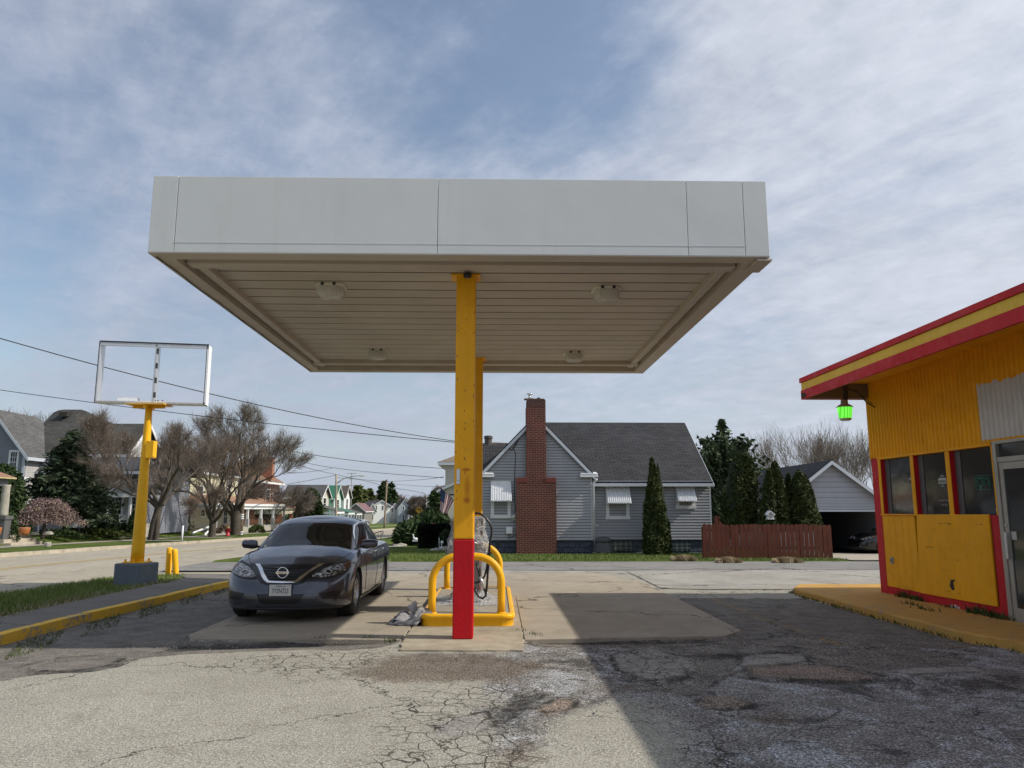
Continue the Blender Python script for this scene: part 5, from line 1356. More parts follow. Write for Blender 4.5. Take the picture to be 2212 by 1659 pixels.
    patch('grille_surround', [(-.60,.02,.80),(-.42,0,.665),(-.30,0,.555),(-.22,0,.530),(0,0,.522),(.22,0,.530),(.30,0,.555),(.42,0,.665),(.60,.02,.80)],
          [(-.50,0,.785),(-.38,0,.69),(-.275,0,.595),(-.20,0,.556),(0,0,.549),(.20,0,.556),(.275,0,.595),(.38,0,.69),(.50,0,.785)], gk, gr, .006, nu=44, nv=2, d=fd)
    c0 = snap((0, 0, .672), .022, bvh_src, fd); c0.y = snap((0, 0, .60), 0, bvh_src, fd).y-.012
    mb = MB(); mb.tube([(.072*math.cos(a*math.pi/18), c0.y, c0.z+.072*math.sin(a*math.pi/18)) for a in range(37)], .008, 8, caps=False); bd = mb.build('badge', M['chrome'], gr, True)
    mb = MB(); mb.box(-.092, .092, c0.y-.012, c0.y-.002, c0.z-.017, c0.z+.017); bar = mb.build('badge_bar', M['chrome'], bd, bevel=.003)
    text_mesh('badge_text', 'NISSAN', .034, M['black'], bar, basis((0, c0.y-.0135, c0.z), (1, 0, 0), (0, 0, 1)), .0008, xs=1.18) if detail else None
    bar.parent = gr
    for ch in [o for o in bpy.data.objects if o.parent == bar]: ch.parent = gr
    bd.parent = gr
    # lower intake, lip, fog pockets
    lk = patch('lower_intake', [(-.33,0,.405),(-.1,0,.41),(.1,0,.41),(.33,0,.405)], [(-.27,0,.285),(-.1,0,.283),(.1,0,.283),(.27,0,.285)], gk, t, .004, nu=16, nv=4, d=fd)[0]
    patch('intake_trim', [(-.35,0,.415),(-.285,0,.272),(-.1,0,.268),(.1,0,.268),(.285,0,.272),(.35,0,.415)], [(-.33,0,.41),(-.268,0,.284),(-.1,0,.281),(.1,0,.281),(.268,0,.284),(.33,0,.41)], paint, lk, .014, nu=26, nv=1, d=fd)
    fdd = (-.45, 1, 0)
    for s_ in (1, -1):
        A = [(s_*x, y, z) for x, y, z in ((.50,.1,.415),(.62,.12,.425),(.76,.3,.43))]; B = [(s_*x, y, z) for x, y, z in ((.56,.1,.33),(.64,.12,.325),(.765,.3,.325))]
        fp = patch('fog_pocket', A, B, gk, t, .004, nu=10, nv=4, d=(-.45*s_, 1, 0))[0]
        for k in range(3):
            q = [snap((s_*(.57+.17*i/6), .2, .40-.022*k), .009, bvh_src, (-.45*s_, 1, 0)) for i in range(7)]
            mb = MB(); mb.tube(q, .004, 5); mb.build('fog_bar', M['black'], fp)
    mb = MB(); lip = [snap((.80*(-1+2*i/20), .0, .215), -.01, bvh_src, (0, 1, 0)) for i in range(21)]
    mb.tube([(p.x, p.y+.01, .205) for p in lip], .022, 8); mb.build('front_lip', M['black'], t, True)
    # headlights: dark bowl, lens, lamps
    ml = bpy.data.materials.new('headlight_lens'); ml.use_nodes = True; n = NT(ml.node_tree); b = ml.node_tree.nodes['Principled BSDF']
    cc = n.coord(); fac = n.vor(n.vm('MULTIPLY', cc, (1, 1, 1.6)), 17, 'F1')
    n.put(b.inputs['Base Color'], n.mix(n.rng(fac, .1, .6), (.50, .50, .47), (.05, .05, .05))); b.inputs['Metallic'].default_value = .35
    b.inputs['Roughness'].default_value = .12; b.inputs['Coat Weight'].default_value = 1; n.put(b.inputs['Normal'], n.bump(fac, .02))
    for s_ in (1, -1):
        dd = (-.75*s_, 1, -.12)
        sx3 = lambda L_: [(s_*x, y, z) for x, y, z in L_]
        hb = patch('headlight', sx3([(.40,.06,.640),(.52,.10,.715),(.66,.18,.775),(.80,.34,.815),(.872,.62,.838)]), sx3([(.42,.06,.602),(.54,.10,.600),(.68,.2,.618),(.80,.36,.655),(.872,.60,.735)]), M['black'], t, .003, nu=22, nv=6, d=dd)[0]
        patch('headlight_lens', sx3([(.455,.08,.648),(.55,.11,.700),(.67,.19,.752),(.79,.34,.790),(.862,.56,.812)]), sx3([(.46,.08,.628),(.56,.11,.620),(.68,.2,.636),(.79,.36,.670),(.862,.54,.735)]), ml, hb, .009, nu=22, nv=6, d=dd)
        for (x, y, z, r_) in ((.66, .2, .695, .042), (.775, .32, .732, .034), (.56, .12, .66, .022)):
            q = snap((s_*x, y, z), .012, bvh_src, dd); nn = (q-snap((s_*x, y, z), .0, bvh_src, dd)).normalized()
            mb = MB(); u_ = nn.cross(Vector((0, 0, 1))).normalized(); v_ = nn.cross(u_)
            for (ra, of) in ((r_, 0), ): mb.tube([q+u_*math.cos(a*math.pi/12)*ra+v_*math.sin(a*math.pi/12)*ra for a in range(25)], .005, 6, caps=False)
            mb.build('lamp_ring', M['chrome'], hb, True)
            mb = MB(); mb.poly([q-nn*.001+u_*math.cos(a*math.pi/10)*r_*.9+v_*math.sin(a*math.pi/10)*r_*.9 for a in range(20)]); mb.build('lamp_bulb', mat_lens if r_ < .03 else M['glass'], hb)
        patch('turn_lens', sx3([(.835,.42,.80),(.868,.60,.815)]), sx3([(.835,.42,.70),(.868,.58,.75)]), mat('amber_lens', (.10, .04, .02), .2), hb, .010, nu=6, nv=3, d=dd)
    # crease lines of hood, shut lines
    def seam(nm, pts, w_=.0035, tree=bvh_src, d=None, m_=M['dark_gap'], off=.001):
        for s_ in (1, -1):
            q = [snap((s_*p[0], p[1], p[2]), off, tree, None if d is None else (d[0]*s_, d[1], d[2])) for p in resamp(pts, 24)]
            mb = MB(); mb.tube(q, w_, 4); mb.build(nm, m_, body)
    seam('bonnet_seam', [(.0,.27,.80),(.30,.28,.80),(.44,.33,.80),(.60,.52,.83),(.735,.85,.90),(.775,1.05,.94)], .004, d=(0, 0, -1))
    seam('door_seam', [(1,1.62,.30),(1,1.60,.6),(1,1.52,.90),(1,1.50,.95)], d=sd); seam('door_seam', [(1,2.62,.28),(1,2.62,.6),(1,2.60,.93)], d=sd)
    seam('door_seam', [(1,1.62,.30),(1,2.6,.27),(1,3.3,.30)], d=sd); seam('door_seam', [(1,3.3,.30),(1,3.42,.52),(1,3.66,.78),(1,3.70,.98)], d=sd)
    patch('sill', [(1,1.38,.26),(1,3.3,.26)], [(1,1.38,.215),(1,3.3,.215)], M['black'], t, .012, nu=10, nv=2, d=sd, mirror=True)
    # handles
    for y in (2.42, 3.32):
        for s_ in (1, -1):
            q = snap((s_, y, .865), 0, bvh_src, (-s_, 0, 0)); mb = MB()
            mb.tube([(q.x+s_*.006, y-.085, q.z), (q.x+s_*.03, y-.06, q.z+.003), (q.x+s_*.034, y, q.z+.004), (q.x+s_*.03, y+.06, q.z+.003), (q.x+s_*.006, y+.085, q.z)], [.009, .012, .013, .012, .009], 8)
            mb.build('door_handle', M['chrome'], t, True)
    # mirrors
    for s_ in (1, -1):
        mb = MB(); rows = []
        for k in range(9):
            f = k/8; x = s_*(.845+.24*f); hz = .075*math.sin(min(1, .35+f*1.1)*math.pi/1.45)**.6*(1 if f < .95 else .6); dy_ = .055*(1 if f < .9 else .6)
            rows.append([(x, 1.60+.03*f+dy_*math.cos(a*math.pi/6)*(1 if math.cos(a*math.pi/6) > 0 else 1.15), 1.015+.008*f+hz*math.sin(a*math.pi/6)) for a in range(13)])
        mb.grid(rows); mb.poly([r_ for r_ in rows[-1][:-1]]); mb.poly([r_ for r_ in rows[0][:-1]]); mi = mb.build('mirror', paint if detail else M['black'], t, True)
        mb = MB(); mb.obox((s_*.80, 1.60, .955), (s_*.12, 0, .02), (0, .07, 0), (0, 0, .035)); mb.build('mirror_stalk', M['black'], mi)
    # wipers
    for x in (-.42, .12):
        q = [snap((x+.5*k/8, 1.1, .965+.015*math.sin(k/8*3)), .012, bvh_cab, (0, 1, -.2)) for k in range(9)]
        mb = MB(); mb.tube(q, .006, 5); mb.build('wiper', M['black'], t)
    # wheels
    for y in (.955, 3.73):
        for s_ in (-1, 1):
            wx = s_*.785
            wh = MB(); pr = [(.205, -.105), (.30, -.108), (.325, -.09), (.333, -.05), (.333, .05), (.325, .09), (.30, .108), (.215, .105)]
            wh.lathe([(r_, h) for r_, h in pr], 44, (wx, y, .333), 'x', caps=False); w_ = wh.build('wheel', M['rubber'], t, True)
            rm = MB(); side = s_
            rm.lathe([(.215, side*.10), (.213, side*.085), (.20, side*.05), (.195, -side*.06)], 40, (wx, y, .333), 'x', caps=False); rm.build('rim', M['silver'], w_, True)
            sp = MB()
            for k in range(5):
                for da in (-.17, .17):
                    a = 2*math.pi*k/5+.3; a2 = a+da*.9; a1 = a+da*.35*(1 if True else 0)
                    p0 = Vector((wx+side*.075, y+.035*math.cos(a+da*1.5), .333+.035*math.sin(a+da*1.5))); p1 = Vector((wx+side*.092, y+.205*math.cos(a2), .333+.205*math.sin(a2)))
                    dirv = (p1-p0); nrm = Vector((side, 0, 0)); wv = dirv.cross(nrm).normalized()
                    sp.obox(p0-wv*.014, dirv, wv*.028, nrm*(-.022))
            sp.lathe([(.05, side*.06), (.048, side*.09), (.03, side*.098), (0., side*.098)], 20, (wx, y, .333), 'x'); sp.build('spokes', M['silver'], w_, bevel=.003)
            bk = MB(); bk.lathe([(.0, side*.02), (.19, side*.02), (.2, -side*.09)], 26, (wx, y, .333), 'x'); bk.build('brake_shadow', M['black'], w_)
            li = MB(); li.lathe([(.37, -.14), (.37, .02)] if side > 0 else [(.37, -.02), (.37, .14)], 32, (s_*.80, y, .335), 'x'); li.f = [f for f in li.f if len(f) == 4]; li.m = [0]*len(li.f); li.build('wheel_well', M['black'], t)
    mb = MB(); mb.box(-.68, .68, .35, 4.5, .17, .30); mb.build('underbody', M['black'], t)
    mb = MB(); mb.box(-.60, .60, .35, 4.3, .31, .56); mb.build('engine_block', M['black'], t) if not detail else None
    # number plate
    if detail:
        yp = snap((0, 0, .46), 0, bvh_src, fd).y-.018
        mb = MB(); mb.box(-.165, .165, yp+.001, yp+.012, .375, .545); mb.build('plate_holder', M['black'], t, bevel=.003)
        mpl = mat('plate_white', (.58, .58, .54), .45, 0, .05)
        mb = MB(); mb.box(-.1525, .1525, yp-.004, yp+.0009, .384, .537); pl = mb.build('number_plate', mpl, t, bevel=.002)
        bmt = lambda x, z: basis((x, yp-.0052, z), (1, 0, 0), (0, 0, 1))
        mdk = mat('plate_blue_black', (.012, .014, .04), .5)
        text_mesh('plate_number', '7YSN723', .092, mdk, pl, bmt(0, .448), .0008, xs=.66)
        text_mesh('plate_state', 'California', .036, mat('plate_script', (.05, .03, .03), .5), pl, bmt(-.002, .514), .0008, shear=.35)
        mb = MB()
        for sx_ in (-.12, .12): mb.lathe([(.006, 0), (.006, .003)], 8, (sx_, yp-.008, .525))
        mb.build('plate_screws', M['alu_dark'], pl)
    return t
paint = bpy.data.materials.new('gunmetal_car_paint'); paint.use_nodes = True; n = NT(paint.node_tree); b = paint.node_tree.nodes['Principled BSDF']
cc = n.coord(); n.put(b.inputs['Base Color'], n.mix(n.noise(cc, 900, 2), (.036, .041, .058), (.066, .071, .092)))
b.inputs['Metallic'].default_value = .55; n.put(b.inputs['Roughness'], n.rng(n.noise(cc, 3, 6), .3, .7, .25, .36)); b.inputs['Coat Weight'].default_value = 1; b.inputs['Coat Roughness'].default_value = .04
car = make_car('parked_car', 'dark grey sedan facing the camera under the canopy', paint)
car.location = (-3.0, 11.0, .012)
pk = mat('black_car_paint', (.008, .008, .009), .2, .2, .05, coat=1)
car2 = make_car('parked_car', 'black car standing in the dark opening of the garage', pk, False)
car2.location = (15.25, 32.9, -.30); car2.rotation_euler = (0, 0, R(-86)); car2.scale = (.95, .95, .95)
# ---------------------------------------------------------------- buildings
S_GREY = mat_siding('grey_blue_siding_paint', (.255, .285, .335), .105)
def clap_wall(mb, zlist, xl, xr, y, ny=-1):
    """real lapped boards on a wall facing the street: zlist boards, xl/xr give the wall's edges at a height"""
    for i in range(len(zlist)-1):
        z0, z1 = zlist[i], zlist[i+1]; a0, a1, b0, b1 = xl(z0), xl(z1), xr(z0), xr(z1)
        if b1-a1 < .01 and b0-a0 < .01: continue
        g_ = (z1-z0)*.16; mb.add([(a0, y-.030, z0+g_), (b0, y-.030, z0+g_), (b1, y-.012, z1), (a1, y-.012, z1), (a0, y, z0+g_), (b0, y, z0+g_)], [(0, 1, 2, 3), (4, 5, 1, 0)])
def window(parent, x0, x1, z0, z1, y, face='f', fw=.07, proud=.03, sash=True, munt=(0, 0), frame=None, glass=None, blind=False):
    """frame part with its pane (and glazing bars) as sub-parts; face 'f' looks to -y, 's' looks to +x (x then means y, y means x)"""
    frame = frame or M['white_trim']; glass = glass or M['glass']
    def bx(mb, a, b_, c_, d_, p0, p1):
        if face == 'f': mb.box(a, b_, y-p1, y-p0, c_, d_)
        else: mb.box(y+p0, y+p1, a, b_, c_, d_)
    mb = MB(); bx(mb, x0-fw, x0, z0, z1, 0, proud); bx(mb, x1, x1+fw, z0, z1, 0, proud); bx(mb, x0-fw, x1+fw, z1, z1+fw, 0, proud); bx(mb, x0-fw-.02, x1+fw+.02, z0-fw, z0, 0, proud+.02)
    if sash: bx(mb, x0, x1, (z0+z1)/2-.02, (z0+z1)/2+.02, .006, proud-.006)
    for k in range(munt[0]): c_ = x0+(x1-x0)*(k+1)/(munt[0]+1); bx(mb, c_-.012, c_+.012, z0, z1, .006, proud-.01)
    for k in range(munt[1]): c_ = z0+(z1-z0)*(k+1)/(munt[1]+1); bx(mb, x0, x1, c_-.012, c_+.012, .006, proud-.012)
    fr = mb.build('window', frame, parent)
    mb = MB(); bx(mb, x0, x1, z0, z1, .0, .006); mb.build('pane', glass, fr)
    if blind:
        mb = MB(); n_ = 12
        for k in range(n_): z = z0+(z1-z0)*(k+.3)/n_; bx(mb, x0+.02, x1-.02, z, z+(z1-z0)/n_*.35, .007, .009)
        mb.build('blind', M['blind'], fr)
    return fr
def gable_roof(parent, x0, x1, y0, y1, ze, zr, ridge, oh, th, m_, name='roof', trim=None):
    """solid two-slope roof; ridge 'x' runs along x, 'y' along y"""
    mb = MB()
    if ridge == 'x':
        ym = (y0+y1)/2; s = (zr-ze)/(ym-y0); a, b_ = x0-oh, x1+oh; lo = ze-s*oh
        for (ya, yb) in ((y0-oh, ym), (y1+oh, ym)):
            mb.prism([(a, ya, lo), (b_, ya, lo), (b_, yb, zr), (a, yb, zr)], (0, 0, th))
        o = mb.build(name, m_, parent)
        if trim:
            mb = MB(); mb.box(a, b_, y0-oh-.02, y0-oh+.0, lo-.11, lo+th*.6); mb.build('gutter', trim, parent)
            mb = MB()
            for xx, sg in ((a, -1), (b_, 1)):
                for (ya, yb) in ((y0-oh, ym), (y1+oh, ym)): mb.prism([(xx, ya, lo-.12), (xx, yb, zr-.12), (xx, yb, zr+th*.7), (xx, ya, lo+th*.7)], (sg*.03, 0, 0))
            mb.build('rake_board', trim, parent)
    else:
        xm = (x0+x1)/2; s = (zr-ze)/(xm-x0); a, b_ = y0-oh, y1+oh; lo = ze-s*oh
        for (xa, xb) in ((x0-oh, xm), (x1+oh, xm)):
            mb.prism([(xa, a, lo), (xa, b_, lo), (xb, b_, zr), (xb, a, zr)], (0, 0, th))
        o = mb.build(name, m_, parent)
        if trim:
            mb = MB()
            for yy, sg in ((a, -1), (b_, 1)):
                for (xa, xb) in ((x0-oh, xm), (x1+oh, xm)): mb.prism([(xa, yy, lo-.12), (xb, yy, zr-.12), (xb, yy, zr+th*.7), (xa, yy, lo+th*.7)], (0, sg*.03, 0))
            mb.build('rake_board', trim, parent)
            mb = MB(); mb.box(x1+oh, x1+oh+.02, a, b_, lo-.11, lo+th*.6); mb.build('gutter', trim, parent)
    return o
def gable_box(parent, x0, x1, y0, y1, zb, ze, zr, ridge, m_, name='wall'):
    mb = MB(); mb.box(x0, x1, y0, y1, zb, ze)
    if ridge == 'x':
        for xx, w_ in ((x0, .1), (x1-.1, .1)): mb.prism([(xx, y0, ze), (xx, y1, ze), (xx, (y0+y1)/2, zr)], (w_, 0, 0))
    elif ridge == 'y':
        for yy, w_ in ((y0, .1), (y1-.1, .1)): mb.prism([(x0, yy, ze), (x1, yy, ze), ((x0+x1)/2, yy, zr)], (0, w_, 0))
    return mb.build(name, m_, parent)
c7 = crop(1300, 1130, 2.602)
# ---- the grey bungalow behind the alley
def grey_house():
    Y = 28.2; q = lambda x, y, YY=Y: P(*c7(x, y), YY)
    t = thing('grey_house', 'grey sided one storey house with tall red brick chimney and white window awnings', 'house', (3.5, Y, .0))
    roofm = mat_shingle('dark_grey_shingles', (.040, .041, .046), (.058, .059, .064), .13, 'x', 1.75, .28)
    roofy = mat_shingle('dark_grey_shingles', (.040, .041, .046), (.058, .059, .064), .13, 'y', 1.4, .28)
    zf = q(700, 1180)[2]                      # top of the foundation
    gl, gr_ = q(286, 700)[0], q(1128, 700)[0]; ze = q(1130, 672)[2]; xm = q(704, 300)[0]; zr = q(704, 236)[2]
    sl_ = (zr-ze)/(gr_-xm)
    xl0 = xm-(gr_-xm)
    # gable wing walls
    S2 = mat('grey_vinyl_siding', (.335, .345, .365), .5, 0, .05, 1.2, dirt=(.22, .23, .25), dirt_amt=.15)
    mb = MB(); n_ = int((zr-zf)/.105); zz = [zf+(zr-zf)*k/n_ for k in range(n_+1)]
    clap_wall(mb, zz, lambda z: xl0 if z < ze else xm-(zr-z)/sl_, lambda z: gr_ if z < ze else xm+(zr-z)/sl_, Y)
    gw = mb.build('gable_wall', S2, t); mb = MB()
    mb.box(xl0, gr_, Y+.001, Y+.1, zf, ze); mb.prism([(xl0, Y+.001, ze), (gr_, Y+.001, ze), (xm, Y+.001, zr)], (0, .1, 0)); mb.build('dark_backing', M['blue_grey'], gw)  # dark backing colour stands in for the shade between the boards
    mb = MB(); mb.box(gr_-.1, gr_, Y+.1, Y+.9, zf, ze); mb.box(xl0, xl0+.1, Y+.1, Y+6, zf, ze); mb.build('wing_side_wall', S_GREY, t)
    mb = MB(); mb.box(gr_-.045, gr_+.012, Y-.02, Y+.03, zf, ze); mb.build('corner_board', M['grey_trim'], t)
    # main wing to the right, set back
    Y2 = Y+.55; xr = q(2035, 900, Y2)[0]; ze2 = q(1500, 716, Y2)[2]
    mb = MB(); n_ = int((ze2-zf)/.105); zz = [zf+(ze2-zf)*k/n_ for k in range(n_+1)]
    clap_wall(mb, zz, lambda z: gr_, lambda z: xr, Y2); fw_ = mb.build('front_wall', S2, t); mb = MB(); mb.box(gr_, xr, Y2+.001, Y2+.1, zf, ze2); mb.build('dark_backing', M['blue_grey'], fw_)
    Yb = Y2+7.3; yr_ = (Y2+Yb)/2; zr2 = q(1500, 290, yr_)[2]
    mb = MB(); mb.box(xr-.1, xr, Y2+.1, Yb, zf, ze2); mb.prism([(xr-.1, Y2+.1, ze2), (xr-.1, Yb, ze2), (xr-.1, yr_, zr2-.1)], (.1, 0, 0)); mb.box(xl0, xr, Yb-.1, Yb, zf, ze2); mb.build('end_wall', S_GREY, t)
    mb = MB(); mb.box(xr-.05, xr+.014, Y2-.022, Y2+.05, zf, ze2); mb.build('corner_board', M['grey_trim'], t)
    xrr = q(1838, 287, yr_)[0]; oh = .28
    mb = MB()
    s2 = (zr2-ze2)/(yr_-Y2)
    lx = xm
    mb.prism([(xm, Y2-oh, ze2-s2*oh+.02), (xrr, Y2-oh, ze2-s2*oh+.02), (xrr, yr_, zr2), (xm, yr_, zr2)], (0, 0, .05))
    mb.prism([(lx, Yb+oh, ze2-s2*oh), (xrr, Yb+oh, ze2-s2*oh), (xrr, yr_, zr2), (lx, yr_, zr2)], (0, 0, .05))
    mb.build('roof', roofm, t)
    mb = MB(); mb.box(gr_+.02, xrr+.02, Y2-oh-.10, Y2-oh, ze2-s2*oh-.075, ze2-s2*oh+.035); mb.build('gutter', M['grey_trim'], t, bevel=.01)
    mb = MB(); mb.box(gr_, xrr, Y2-oh, Y2, ze2-.075, ze2-.06); mb.build('soffit', M['grey_trim'], t)
    mb = MB()
    for (ya, yb) in ((Y2-oh, yr_), (Yb+oh, yr_)): mb.prism([(xrr, ya, ze2-s2*oh-.10), (xrr, yb, zr2-.10), (xrr, yb, zr2+.04), (xrr, ya, ze2-s2*oh+.04)], (.025, 0, 0))
    mb.build('rake_board', M['grey_trim'], t)
    # gable wing roof, two slopes running back
    gy = Y-.16; mb = MB(); o_ = .17
    for sg in (-1, 1):
        xe = xm+sg*((gr_-xm)+o_); lo = ze-sl_*o_
        mb.prism([(xe, gy, lo+.02), (xe, yr_-.3, lo+.02), (xm, yr_+1.2, zr+.02), (xm, gy, zr+.02)], (0, 0, .055))
    mb.build('gable_roof', roofy, t)
    mb = MB()
    for sg in (-1, 1):
        xe = xm+sg*((gr_-xm)+o_*.7); lo = ze-sl_*o_*.7
        mb.prism([(xe, gy-.004, lo-.13), (xm, gy-.004, zr-.13), (xm, gy-.004, zr+.018), (xe, gy-.004, lo+.018)], (0, .03, 0))
    mb.build('rake_board', M['grey_trim'], t)
    for (a, b_) in ((1036, 1172), (262, 384)):
        x0_, _, z1_ = q(a, 668); x1_, _, z0_ = q(b_, 698)
        mb = MB(); mb.box(x0_, x1_, Y-.17, Y+.0-.016, z0_, z1_-.03); mb.prism([(x0_+.01, Y-.18, z1_-.03), (x1_-.01, Y-.18, z1_-.03), (x1_-.06, Y-.02, z1_+.035), (x0_+.06, Y-.02, z1_+.035)], (0, 0, .012)); mb.build('eave_return', M['white_trim'], t, bevel=.012)
    # left lower wing behind
    Yw = Y+2.6; xa, xb = q(200, 500, Yw)[0], q(560, 500, Yw)[0]; zr3 = q(400, 447, Yw+1.8)[2]; ze3 = q(300, 640, Yw)[2]
    mb = MB(); mb.box(xa, xl0+.4, Yw, Yw+3.6, 0, ze3); mb.build('rear_wing_wall', S_GREY, t)
    mb = MB(); mb.prism([(xa-.2, Yw-.2, ze3-.1), (xm, Yw-.2, ze3-.1), (xm, Yw+1.8, zr3), (xa-.2, Yw+1.8, zr3)], (0, 0, .05)); mb.prism([(xa-.2, Yw+3.8, ze3-.1), (xm, Yw+3.8, ze3-.1), (xm, Yw+1.8, zr3), (xa-.2, Yw+1.8, zr3)], (0, 0, .05)); mb.build('rear_wing_roof', roofm, t)
    vx, _, vz = q(340, 445, Yw+1.8); vt = q(340, 386, Yw+1.8)[2]
    mb = MB(); mb.lathe([(.16, vz-.1), (.16, vt-.12), (.19, vt-.10), (.19, vt), (.13, vt+.03)], 12, (vx, Yw+1.8, 0)); mb.build('flue', mat('sooty_flue', (.10, .095, .085), .9), t)
    # foundation of painted block
    fb = mat('rock_face_block', (.060, .072, .105), .65, 0, .2, 2, .02, 9)
    n = NT(fb.node_tree); b = fb.node_tree.nodes['Principled BSDF']; cc = n.coord(); x_, y_, z_ = n.sep(cc)
    tb = n.node('ShaderNodeTexBrick'); n.put(tb.inputs['Vector'], n.comb(n.math('ADD', x_, y_), z_, 0.)); tb.inputs['Scale'].default_value = 1; tb.inputs['Brick Width'].default_value = .42; tb.inputs['Row Height'].default_value = .19; tb.inputs['Mortar Size'].default_value = .02; tb.inputs['Mortar Smooth'].default_value = 1.
    n.put(b.inputs['Normal'], n.bump(n.math('ADD', n.math('MULTIPLY', tb.outputs['Fac'], -1.), n.math('MULTIPLY', n.noise(cc, 7, 4), 1.6)), .04))
    mb = MB(); mb.box(xl0+.03, gr_-.03, Y+.03, Y+.5, -.05, zf+.02); mb.box(gr_-.2, xr-.03, Y2+.03, Y2+.4, -.05, zf+.02); mb.box(xr-.33, xr-.03, Y2+.4, Yb-.05, -.3, zf+.02); mb.build('foundation', fb, t)
    # chimney
    br = mat_brick('dark_red_brick', (.13, .024, .017), (.085, .018, .014), (.21, .135, .10), .20, .0665, .0095)
    q3 = lambda x, y: P(*c7(x, y), Y-.30)
    xa, xb = q3(554, 900)[0], q3(858, 900)[0]; zs = q3(600, 738)[2]; za = q3(630, 700)[2]; xc, xd = q3(630, 500)[0], q3(779, 500)[0]; zt_ = q3(700, 98)[2]; zc = q3(700, 160)[2]
    mb = MB(); mb.box(xa, xb, Y-.30, Y-.016, -.05, zs); mb.build('chimney_base', br, t)
    dk = mat_brick('sooty_brick', (.10, .022, .016), (.05, .014, .012), (.13, .09, .075), .20, .0665, .010)
    mb = MB(); mb.box(xa-.0, xc+.03, Y-.31, Y-.016, zs, za); mb.box(xd-.03, xb+.0, Y-.31, Y-.016, zs, za); mb.build('chimney_shoulder', mat('shoulder_brick', (.15, .036, .024), .8), t, bevel=.01)
    mb = MB(); mb.box(xc, xd, Y-.285, Y+.45, zs, zc); mb.build('chimney_stack', br, t)
    mb = MB(); mb.prism([(xc+.02, Y-.29, zc), (xd-.0, Y-.29, zc), (xd-.0, Y-.29, zt_-.06), (xd-.05, Y-.29, zt_), (xc+.06, Y-.29, zt_), (xc+.02, Y-.29, zt_-.05)], (0, .74, 0)); mb.build('chimney_top', dk, t)
    cx_ = q3(658, 90)[0]
    mb = MB(); mb.box(cx_-.21, cx_+.15, Y-.15, Y+.2, zt_, zt_+.035); mb.build('cap_slab', M['stone'], t)
    mb = MB(); mb.lathe([(.055, zt_+.03), (.055, zt_+.17), (.03, zt_+.17), (.03, zt_+.20), (.12, zt_+.20), (.11, zt_+.235), (.0, zt_+.24)], 16, (cx_, Y, 0)); mb.build('flue_cowl', M['chrome'], t, True)
    cx2 = q3(728, 90)[0]; mb = MB(); mb.lathe([(.09, zt_), (.08, zt_+.05), (.03, zt_+.085), (.0, zt_+.09)], 12, (cx2, Y, 0)); mb.build('vent_cap', M['alu_dark'], t, True)
    # windows with corrugated awnings
    for (x0, y0, x1, y1, ax0, ay0, ax1, ay1, dx, YY, bl) in ((384, 880, 486, 984, 358, 742, 515, 882, 0, Y, False), (1262, 890, 1388, 994, 1232, 760, 1432, 898, .09, Y2, True), (1796, 880, 1890, 912, 1764, 762, 1930, 883, .12, Y2, False)):
        a, _, zb_ = q(x0, y1, YY); b_, _, _z = q(x1, y0, YY); zt2 = q(x0, ay0+10, YY)[2]
        window(t, a, b_, zb_, zt2, YY, fw=.12, proud=.045, blind=bl)
        A0, _, Z1 = q(ax0, ay0, YY); B0 = q(ax1, ay0, YY)[0]-dx; proj = .42
        Z0 = q(ax0, ay1, YY-proj)[2]
        mb = MB(); nn = 24; A1 = A0+.01; 
        top, bot = [], []
        for k in range(nn*2+1):
            f = k/(nn*2); h = .014*(1 if (k//2) % 2 else -1)
            top.append((A0+(B0-A0)*f, YY-.03-h, Z1+h)); bot.append((A0+(B0-A0)*f, YY-proj-h, Z0+h+(.02 if (k//2) % 2 else 0)))
        mid = [tuple((Vector(a_)+Vector(b2))*.5) for a_, b2 in zip(top, bot)]
        mb.grid([top, mid, bot]); aw = mb.build('awning', M['alu_white'], t)
        mb = MB()
        for xx in (A0, B0-.008): mb.prism([(xx, YY-.03, Z1-.02), (xx, YY-proj, Z0), (xx, YY-.03, Z0)], (.008, 0, 0))
        mb.build('awning_side', M['alu_white'], aw)
    # glass block cellar windows
    gbm = bpy.data.materials.new('glass_block'); gbm.use_nodes = True; n = NT(gbm.node_tree); b = gbm.node_tree.nodes['Principled BSDF']; cc = n.coord(); x_, y_, z_ = n.sep(cc)
    cell = n.math('MULTIPLY', n.rng(n.math('ABSOLUTE', n.math('SUBTRACT', n.math('FRACT', n.math('DIVIDE', x_, .19)), .5)), .40, .46, 1., 0.), n.rng(n.math('ABSOLUTE', n.math('SUBTRACT', n.math('FRACT', n.math('DIVIDE', z_, .145)), .5)), .38, .45, 1., 0.))
    n.put(b.inputs['Base Color'], n.mix(cell, (.20, .22, .22), (.04, .055, .06))); b.inputs['Roughness'].default_value = .15; n.put(b.inputs['Normal'], n.bump(n.noise(cc, 14, 3), .01))
    for (x0, x1) in ((1272, 1442), (1744, 1882)):
        a, _, z1_ = q(x0, 1186, Y2); b_, _, z0_ = q(x1, 1262, Y2); mb = MB(); mb.box(a, b_, Y2+.0, Y2+.05, z0_, z1_); mb.build('glass_block_window', gbm, t)
    # downspout, meter, cable
    a, _, z1_ = q(1140, 705); z0_ = .06
    mb = MB(); mb.tube([(a+.10, Y-.12, z1_-.02), (a+.10, Y-.11, z1_-.07), (a-.0, Y-.05, z1_-.18), (a, Y-.05, z0_+.35)], .038, 8); mb.build('downspout', M['white_trim'], t, True)
    mb = MB(); mb.tube([(a, Y-.05, .42), (a, Y-.05, .12), (a+.04, Y-.14, .06), (a+.16, Y-.22, .05)], .048, 8); mb.build('downspout_boot', M['cloth'], t, True)
